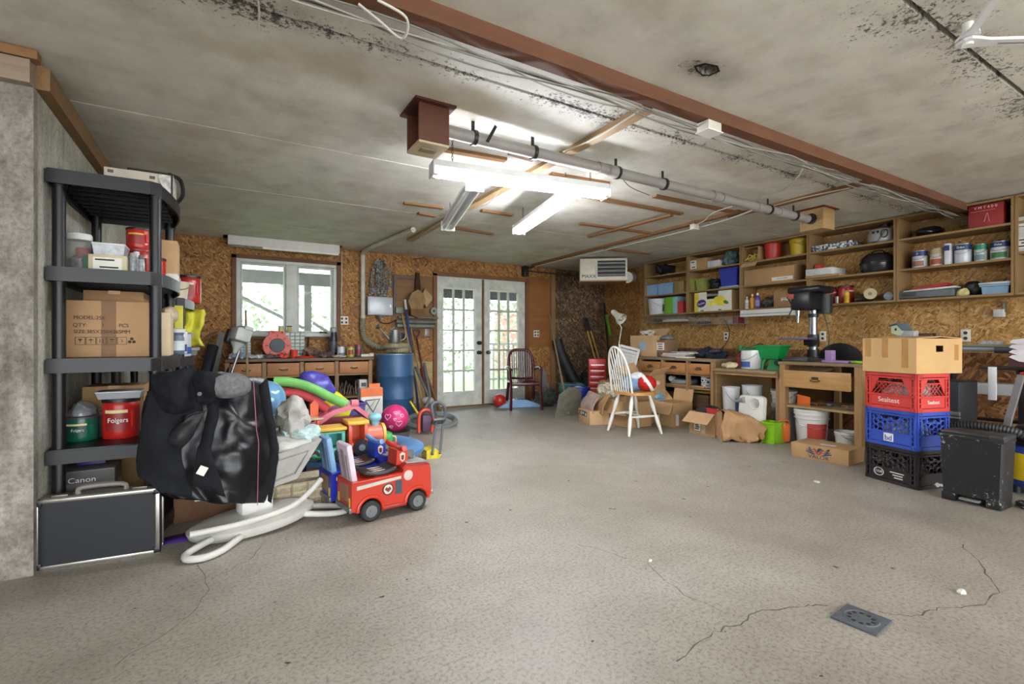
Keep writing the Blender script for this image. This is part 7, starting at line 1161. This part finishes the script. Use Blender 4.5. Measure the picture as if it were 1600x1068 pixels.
patch([(232, 612), (222, 670), (214, 716), (216, 742), (252, 768)], [(285, 620), (282, 670), (285, 710), (290, 740), (300, 776)], 22, -.075, JK, 'outer_shell', .014, .05); patch([(243, 585), (242, 615), (252, 645), (262, 657)], [(305, 572), (306, 600), (312, 632), (316, 640)], 22, -.1, JK, 'sleeve', .016, .09); patch([(300, 578), (305, 600), (312, 630)], [(352, 582), (345, 610), (330, 628)], 18, -.11, JK, 'collar', .014, .06); patch([(262, 690), (268, 672), (296, 650)], [(283, 700), (300, 680), (322, 640)], 14, -.12, M('#15161b', .6, 0, .3, 9, .4), 'pocket_flap', .008, .03); patch([(326, 630), (322, 665), (310, 700), (300, 760)], [(340, 627), (338, 660), (330, 705), (352, 775)], 18, -.13, JK, 'front_placket', .01, .03); patch([(404, 600), (415, 660), (424, 700), (418, 782)], [(416, 592), (428, 660), (434, 716), (424, 786)], 14, -.02, JK, 'hem_edge', .008, .02)
obj('piping', tb([Vector((P(396+12*s if s < .5 else 406-.5*s*8, 590+s*195, -.035-.06*(1-s)).x-ox, -.045-.05*(1-s), P(400, 590+s*195).z)) for s in [k/10 for k in range(11)]], .0022, 5, 3), M('#8a5060', .5), t); p = P(316, 735, -.16); obj('care_tag', MB().at((p.x-ox, p.y-jy, p.z), (.1, .5, .0)).box((0, 0, 0), (.035, .003, .042)), PAPER, t); p = P(312, 615, -.2); obj('button', MB().cyl((p.x-ox, p.y-jy, p.z), (p.x-ox, p.y-jy-.006, p.z), .009), M('#2a2a2e', .3), t)
p = P(352, 608, -.02); heap('grey felt cap resting on the black jacket', (p.x, p.y-.06, p.z-.035), .24, .2, .135, M('#6b6b6d', .95, 0, .25, 60, .6), 3, 'felt_cap', 'cap', amp=.12)
# ================================================================ toy pile
t = thing('toddler_trampoline', 'round blue padded toddler trampoline under the toys', 'trampoline', (.93, 3.9, 0)); BP = M('#47759f', .5, 0, .1)
obj('mat', MB().lathe([(.33, .195), (.33, .2), (.001, .2)], 36), M('#2a2a2c', .6), t); obj('pad', MB().lathe([(.3, .195), (.34, .22), (.44, .222), (.5, .2), (.5, .17), (.46, .16), (.3, .19), (.3, .195)], 40), BP, t)
for k in range(6): a = k*PI/3+.35; obj('leg', tb([(.45*math.cos(a), .45*math.sin(a), .18), (.47*math.cos(a), .47*math.sin(a), 0)], .016, 8), M('#23349a', .4), t)
p = fl(478, 757); t = thing('storage_basket', 'beige woven storage basket in front of the trampoline', 'basket', (.36, 3.34, .0), .08); BS = M('#b3a68c', .8, 0, .25, 40); obj('basket_body', MB().tbox((0, 0, 0), .4, .2, .46, .24, .17), BS, t)
for k in range(4): obj('weave_band', MB().box((0, 0, .02+k*.045), (.43+.01*k, .222+.006*k, .012)), M('#c4b79c', .8), t)
for k in range(5): obj('weave_stake', bx((-.18+.09*k, -.112, .085), (.012, .02, .16)), M('#9c8e72', .8), t)
# support chest behind the jacket
tote('grey storage tote behind the jacket beneath the ball', (.11, 3.95, 0), .1, .55, .42, .475, '#6a6a68', lid='#7a7a76', taper=.92)
c = atY(415, 619, 3.75); t = thing('exercise_ball', 'shiny pale blue ball on the toy pile', 'ball', (c.x+.0, 3.75, .5)); rb = .13; obj('ball_skin', MB().sph((0, 0, rb), rb, 32, 20), M('#6f9fc4', .15, .2, .06, 3), t); obj('seam', MB().at((0, 0, rb), (.4, .9, 0)).lathe([(rb*1.0, -.004), (rb*1.006, 0), (rb*1.0, .004)], 32), M('#b9d0de', .3), t)
zc = .445
def noodle(pts, r, m, label): return solo('foam_noodle', label, 'foam tube', tb(pts, r, 16, 6), m)
q = lambda u, v, Y: atY(u, v, Y)
noodle([q(428, 596, 4.02), q(455, 597, 4.0), q(485, 605, 3.98), q(515, 620, 3.95), q(541, 632, 3.92)], .036, M('#6fb05a', .7), 'thick green foam noodle arching over the toy pile'); noodle([q(440, 612, 4.05), q(465, 614, 4.03), q(490, 624, 4.02), q(512, 640, 4.0)], .034, M('#cf4a50', .6), 'red foam noodle under the green one'); 
# purple and yellow inflatable
a, b = q(478, 588, 4.5), q(545, 652, 4.45); dv = b-a; t = thing('inflatable_cushion', 'violet and yellow plain inflatable cushion on the toy pile', 'cushion', (a.x, 4.5, a.z)); ro = (0, math.atan2(-dv.z, dv.x), 0); Lc = dv.length
obj('violet_half', MB().at((0, 0, 0), ro).sph((Lc*.28, 0, .0), (Lc*.36, .08, .12), 28, 16).rough(.02, 9, 2), M('#3f3b94', .35, 0, .3, 25), t); obj('yellow_half', MB().at((0, 0, 0), ro).sph((Lc*.72, 0, -.01), (Lc*.32, .085, .12), 28, 16).rough(.012, 9, 4), M('#d2cf2e', .3, 0, .1), t)
tote('purple toy tote beneath the violet cushion', (.95, 4.6, 0), 0, .34, .28, .48, '#3a2f7a', taper=.9); 
# orange and pink play houses
c = q(476, 690, 3.78); t = thing('orange_play_house', 'orange toy garage with beige platform behind the train', 'toy', (.5, 3.98, .222), .1); ORp = M('#d4582a', .35)
for x in (-.11, 0, .11): obj('wall', bx((x, -.05, .11), (.02, .16, .22), .004), ORp, t)
obj('back_wall', bx((0, .03, .11), (.24, .012, .22), .003), M('#c24c24', .35), t); obj('platform', bx((0, -.02, .228), (.3, .22, .014), .004), M('#b3a284', .6), t); obj('tower', MB().prism([(.08, .235), (.14, .235), (.14, .33), (.11, .36), (.08, .33)], .05), ORp, t); obj('base', bx((0, -.02, .004), (.28, .2, .008)), M('#5cb02c', .4), t)
solo('toy_car', 'blue-grey toy car on the beige platform', 'toy car', MB().box((0, 0, .03), (.1, .05, .035), .01).box((.005, 0, .055), (.06, .045, .03), .01).cyl((-.03, -.03, .016), (-.03, .03, .016), .016).cyl((.03, -.03, .016), (.03, .03, .016), .016), M('#5a6f98', .4), (.52, 3.96, .458), .2); solo('toy_helmet', 'grey toy helmet beside the blue ball', 'toy', MB().sph((0, 0, .035), (.06, .05, .045), 18, 10), M('#7a808c', .4), (.37, 3.92, .458))
t = thing('pink_slide_roof', 'pink plastic dollhouse roof with sloped sides above the train', 'dollhouse', (.79, 3.98, .222), .05); PK = M('#cc6a7a', .35); hz = .16
obj('roof_slope', MB().prism([(-.26, hz-.02), (-.24, hz-.03), (-.06, hz+.085), (-.06, hz+.125), (-.26, hz+.025)], .2), PK, t); obj('roof_slope', MB().prism([(-.06, hz+.085), (.1, hz+.125), (.1, hz+.165), (-.06, hz+.125)], .2), PK, t); obj('roof_slope', MB().prism([(.1, hz+.125), (.28, hz-.03), (.3, hz), (.1, hz+.165)], .2), PK, t); obj('dormer', bx((.1, -.09, hz+.17), (.06, .04, .05), .008), PK, t); obj('dollhouse_wall', bx((-.02, .06, .1), (.42, .014, .22)), M('#a8404a', .4), t)
for x in (-.2, .22): obj('post', bx((x, -.06, .08), (.02, .02, .16)), PK, t)
obj('furniture', MB().sph((.07, -.02, .1), (.045, .04, .07), 14, 10), M('#c4a86a', .5), t); solo('pink_bow', 'dark pink toy piece at the end of the dollhouse roof', 'toy', MB().sph((-.025, 0, .03), (.035, .02, .03), 12, 8).sph((.025, 0, .03), (.035, .02, .03), 12, 8), M('#b3344a', .4), (1.12, 3.9, .222))
# toy train
t = thing('toy_train', 'chunky toy train with teal wagon, orange cab and yellow roofs', 'toy train', (.78, 3.6, .222), .04); t.scale = (1.22, 1.22, 1.22); TE = M('#5cb5a6', .35); OG = M('#d85a3a', .35); YE = M('#d9a83a', .35)
m = MB()
for c_, s_ in (((-.13, 0, .03), (.2, .12, .05)), ((-.22, 0, .1), (.02, .12, .1)), ((-.13, -.05, .1), (.02, .02, .1)), ((-.04, 0, .1), (.02, .12, .1)), ((-.13, .05, .1), (.2, .012, .1)), ((-.13, -.055, .145), (.2, .012, .012))): m.box(c_, s_, .003)
obj('wagon', m, TE, t); obj('wagon_roof', bx((-.13, 0, .165), (.22, .14, .022), .008), YE, t); m = MB().box((.045, 0, .045), (.11, .12, .05), .004).box((.0, 0, .12), (.02, .12, .12), .003).box((.09, 0, .12), (.02, .12, .12), .003).box((.045, .05, .12), (.1, .012, .12)); obj('cab', m, OG, t); obj('cab_roof', bx((.045, 0, .19), (.125, .14, .026), .008), YE, t)
obj('boiler', MB().cyl((.1, 0, .105), (.2, 0, .105), .055, seg=22).box((.15, 0, .04), (.11, .11, .04), .006), M('#dc6a50', .35), t); obj('boiler_ring', MB().cyl((.195, 0, .105), (.212, 0, .105), .062, seg=22), YE, t); obj('nose', MB().box((.235, 0, .075), (.05, .08, .07), .012), M('#2a9a4a', .35), t); obj('chimney', MB().cyl((.16, 0, .15), (.16, 0, .185), .02, .025).sph((.16, 0, .205), (.04, .04, .028), 16, 10), M('#7fb5c4', .35), t)
for x, r_ in ((.06, .048), (.16, .034), (-.06, .03), (-.2, .03)):
    for s in (-1, 1): w_ = obj('wheel', MB().cyl((x, s*.062, r_), (x, s*.08, r_), r_, seg=20), M('#1f2226', .4), t); obj('hubcap', MB().cyl((x, s*.08, r_), (x, s*.083, r_), r_*.4, seg=14), M('#9a9ca2', .3, .4), w_)
for i, (x, y, c_, n) in enumerate(((1.13, 3.72, '#c9b53a', 'yellow and maroon toy basket on the blue trampoline pad'), (1.06, 4.0, '#b9a8a0', 'pale toy part behind the toy train'))):
    tt = thing('toy_basket', n, 'toy', (x, y, .223)); obj('basket', bx((0, 0, .02), (.09, .05, .035), .006), M('#8f2f3a' if i == 0 else c_, .4), tt); obj('hoop', tb([(-.035, 0, .035), (-.03, 0, .07), (.03, 0, .07), (.035, 0, .035)], .007, 8, 3), M(c_, .4), tt)
solo('green_toy_blade', 'green plastic toy shovel on the trampoline edge', 'toy', MB().box((0, 0, .01), (.1, .06, .012), .003, (0, .2, 0)).cyl((-.04, 0, .02), (-.13, .0, .05), .008), M('#1f8a4a', .4), (.6, 3.52, .226), .6)
# ---------------------------------------------------------------- ride-on cars
def rideon(label, loc, rz, body, dark, back, bar, emblem):
    t = thing('ride_on_car', label, 'ride-on toy', loc, rz); bm = M(body, .28, 0, .06); dm = M(dark, .35); hw = .115
    def arch(cx_, r_, n=9): return [(cx_+r_*math.cos(PI-PI*k/n), .065+r_*math.sin(PI-PI*k/n)) for k in range(n+1)]
    side = [(-.25, .075), (-.25, .225), (-.245, .235), (.06, .245), (.075, .275), (.24, .265), (.25, .24), (.255, .08)]+[(.225, .065)]+list(reversed(arch(.155, .068)))+[(.02, .05), (-.07, .045)]+list(reversed(arch(-.14, .068)))+[(-.215, .06)]
    obj('body', MB().prism(side, 2*hw), bm, t)
    obj('seat', MB().grid(lambda a, b: (-.16+.2*a, (b-.5)*.17, .238+.02*(2*a-1)**2+.012), 10, 4), M('#2a2220', .45), t, solid=.02); obj('seat_stripes', MB().box((-.06, -.04, .262), (.18, .006, .004)).box((-.06, .0, .262), (.18, .006, .004)).box((-.06, .04, .262), (.18, .006, .004)), M('#c9b8b0', .5), t)
    b_ = obj('backrest', MB().at((-.215, 0, .2), (0, -.16, 0)).box((0, 0, .12), (.035, .18, .26), .012), M(back, .4), t)
    obj('backrest_slots', MB().at((-.215, 0, .2), (0, -.16, 0)).box((-.018, 0, .13), (.004, .05, .17)).box((-.0185, .06, .12), (.004, .02, .14)).box((-.0185, -.06, .12), (.004, .02, .14)), M(vhex(back), .5), b_)
    obj('hood', MB().prism([(.06, .27), (.08, .29), (.235, .278), (.25, .262), (.06, .262)], 2*hw*.96), dm, t); obj('hood_plate', MB().box((.165, 0, .288), (.14, .19, .008), .002, (0, .08, 0)), M('#8f8f8c', .35, .3), t)
    con = obj('steering_console', MB().prism([(.045, .28), (.125, .28), (.12, .36), (.1, .385), (.05, .37)], .12), bm, t); obj('handlebar', tb([(.07, -.12, .39), (.075, -.05, .375), (.08, 0, .37), (.075, .05, .375), (.07, .12, .39)], .016, 10, 4), M(bar, .35), t)
    obj('emblem', MB().prism([(.07, .31), (.085, .295), (.1, .31), (.102, .345), (.085, .355), (.068, .345)], .004, 'xz', -.062), M('#d8c7a8', .4), con); obj('emblem_core', MB().prism([(.076, .315), (.085, .305), (.094, .315), (.094, .338), (.076, .338)], .004, 'xz', -.064), M('#5a2320', .4), con)
    obj('lamp', MB().cyl((.18, .03, .29), (.17, .02, .325), .024, .034, 18), M('#8a8d8c', .25, .5), t)
    st = obj('side_stripe', MB().prism([(-.22, .19), (.05, .212), (.05, .23), (-.22, .212)], .003, 'xz', -hw-.001), M('#bdb5ab', .4), t); text(emblem, .02, M(body, .4), t, (-.19, -hw-.004, .201), sx=1.0) if emblem else None
    e = obj('side_badge', MB().at((-.035, -hw-.002, .165), (R90, 0, 0)).lathe([(.034, 0), (.034, .003), (.001, .003)], 24), M('#d2c8b8', .4), t); obj('badge_ring', MB().at((-.035, -hw-.005, .165), (R90, 0, 0)).lathe([(.028, 0), (.034, 0), (.034, .003), (.028, .003), (.028, 0)], 24), M('#2a2626', .4), e); obj('badge_mark', MB().prism([(-.055, .165), (-.035, .148), (-.015, .165), (-.025, .18), (-.035, .17), (-.045, .18)], .004, 'xz', -hw-.006), M('#7a2a22', .4), e)
    obj('side_panel', bx((.035, -hw-.001, .165), (.042, .003, .08)), M('#3a4450', .4), t); obj('round_port', MB().at((.095, -hw-.002, .225), (R90, 0, 0)).lathe([(.03, 0), (.03, .004), (.02, .004), (.02, .001), (.001, .001)], 20), M('#c9b0a8', .4), t)
    obj('running_board', bx((.008, -hw-.004, .06), (.15, .014, .022), .004), dm, t); obj('belt_line', bx((-.1, -hw-.002, .236), (.3, .012, .012), .003), bm, t); obj('rear_plate', bx((-.2515, 0, .165), (.003, .12, .09)), M('#8f6a4a', .4), t); obj('rear_bumper', bx((-.252, 0, .08), (.02, 2*hw*.98, .03), .005), M('#77797a', .3, .4), t); obj('front_bumper', bx((.262, 0, .09), (.025, 2*hw*.98, .035), .008), M('#8f9192', .3, .5), t); [obj('tail_light', bx((-.2525, s*.085, .12), (.003, .02, .05)), M('#d2b84a', .4), t) for s in (-1, 1)]
    for x in (-.14, .155):
        for s in (-1, 1):
            obj('fender', tb([(x+.076*math.cos(PI*k/12), s*(hw+.002), .066+.076*math.sin(PI*k/12)) for k in range(13)], .011, 8), bm, t)
            w_ = obj('wheel', MB().at((x, s*(hw-.015), .06), (R90, 0, 0)).lathe([(.02, -.03), (.052, -.03), (.06, -.022), (.06, .022), (.052, .03), (.02, .03)], 28), M('#1c1d1f', .5), t); obj('hubcap', MB().at((x, s*(hw-.015), .06), (R90, 0, 0)).lathe([(.034, -.032), (.034, .032)], 20).lathe([(.012, -.036), (.012, .036)], 12), M('#77797b', .35, .5), w_)
    return t
def vhex(h): c_ = [int(h[i:i+2], 16) for i in (1, 3, 5)]; return '#%02x%02x%02x' % tuple(int(k*.72) for k in c_)
rideon('red ride-on fire truck toy with white slotted backrest', (.86, 2.955, 0), math.radians(8), '#b8321f', '#96221a', '#cbb9c6', '#b32a20', ''); rideon('blue ride-on police car toy with light blue backrest behind the red truck', (.8, 3.22, 0), math.radians(8), '#1f2f9a', '#1a2678', '#7fa8cf', '#6a96c4', '')
# ================================================================ pink ball, boxes before the barrel
c = fl(617, 690); p = atY(617, 653, 4.75); rb = .135; t = thing('pink_ball', 'pink play ball printed with white hearts', 'ball', (p.x, 4.75, p.z-rb)); obj('ball_skin', MB().sph((0, 0, rb), rb, 32, 20), M('#c22f6a', .3, 0, .08), t)
def heart(n=18, s=.03): return [(s*16*math.sin(a)**3/17, s*(13*math.cos(a)-5*math.cos(2*a)-2*math.cos(3*a)-math.cos(4*a))/17) for a in [k*2*PI/n for k in range(n)]]
for az, el, s in ((-.35, .25, .034), (.5, -.25, .034), (.75, .3, .02), (-.1, -.5, .018), (.25, .55, .018), (.2, .05, .014)):
    d_ = Vector((math.sin(az-.5)*math.cos(el), -math.cos(az-.5)*math.cos(el), math.sin(el))); rot = d_.to_track_quat('Z', 'Y').to_euler(); obj('heart_print', MB().at(d_*rb*1.0+Vector((0, 0, rb)), rot).tube([(x, y, -(x*x+y*y)/(2*rb)+.001) for x, y in heart(20, s)], .0028, 5, 0, True), M('#e3c9d2', .4), t)
solo('ball_stand', 'grey plastic tub under the pink play ball', 'tub', MB().lathe([(.12, 0), (.15, p.z-rb+.012), (.14, p.z-rb+.012), (.11, .02), (.001, .02)], 24), M('#4a4648', .5), (p.x, 4.75, 0)) if p.z-rb > .06 else None
l, r, w_, d, h = B(563, 598, 604, 655, 5.3, .12, 0); z0 = atY(580, 656, 5.3).z; t = carton('white and orange product box showing a frame before the barrel', (l[0], l[1], max(z0, .2)), .06, w_, .12, atY(580, 606, 5.3).z-max(z0, .2), M('#cfccc6', .5), tape=False); hb = atY(580, 606, 5.3).z-max(z0, .2); obj('orange_header', bx((0, -.0612, hb*.86), (w_, .002, hb*.28)), M('#d2682c', .5), t); obj('printed_frame', tb([(-w_*.3, -.062, hb*.6), (w_*.35, -.062, hb*.62), (w_*.05, -.062, hb*.2), (-w_*.3, -.062, hb*.6)], .008, 6), M('#5a6a5a', .5), t); obj('printed_bar', tb([(-w_*.35, -.0625, hb*.15), (w_*.15, -.0625, hb*.58)], .006, 6), M('#9ab59a', .5), t); obj('hang_tab', bx((w_*.2, 0, hb+.02), (w_*.5, .004, .045)), M('#d2682c', .5), t)
tote('brown storage tote under the white and orange product box', (l[0]+.02, l[1]+.02, 0), .05, .5, .36, max(z0, .2)-.02, '#54504c', lid='#5c5854', taper=.95)
t = thing('orange_ride_toy', 'orange plastic toy frame behind the pink ball', 'toy', (1.93, 5.1, 0)); t.scale = (.62, .62, .62); obj('frame', tb([(-.12, 0, .05), (-.1, 0, .38), (.05, 0, .44), (.15, 0, .3), (.12, 0, .05)], .03, 10, 4), M('#c2422e', .4), t); obj('yellow_stick', tb([(-.15, -.03, .4), (-.3, -.06, .62)], .016, 8), M('#c4b52e', .4), t); obj('purple_part', bx((.05, .05, .2), (.2, .1, .3), .02), M('#4a2f4a', .5), t)
# toy mower frame with yellow scoop near the trampoline
t = thing('toy_push_mower', 'grey toy push frame with yellow head beside the trampoline', 'toy', (1.58, 4.1, 0)); t.scale = (.8, .8, .75); GY = M('#4a4e52', .4)
for s in (0, .09): obj('push_bar', tb([(.0+s, -.12, .06), (.12+s, .1, .3), (.2+s, .25, .42)], .014, 8), GY, t)
obj('cross_plate', bx((.2, .2, .38), (.16, .12, .03), .006, (-.6, 0, 0)), GY, t); obj('grip_hoop', tb([(.16, .25, .42), (.16, .3, .56), (.24, .32, .6), (.32, .3, .54), (.3, .24, .4)], .018, 8, 4), GY, t); obj('yellow_head', MB().prism([(-.05, 0), (.1, 0), (.13, .05), (.05, .12), (-.05, .1)], .16), M('#c9b52c', .4), t)
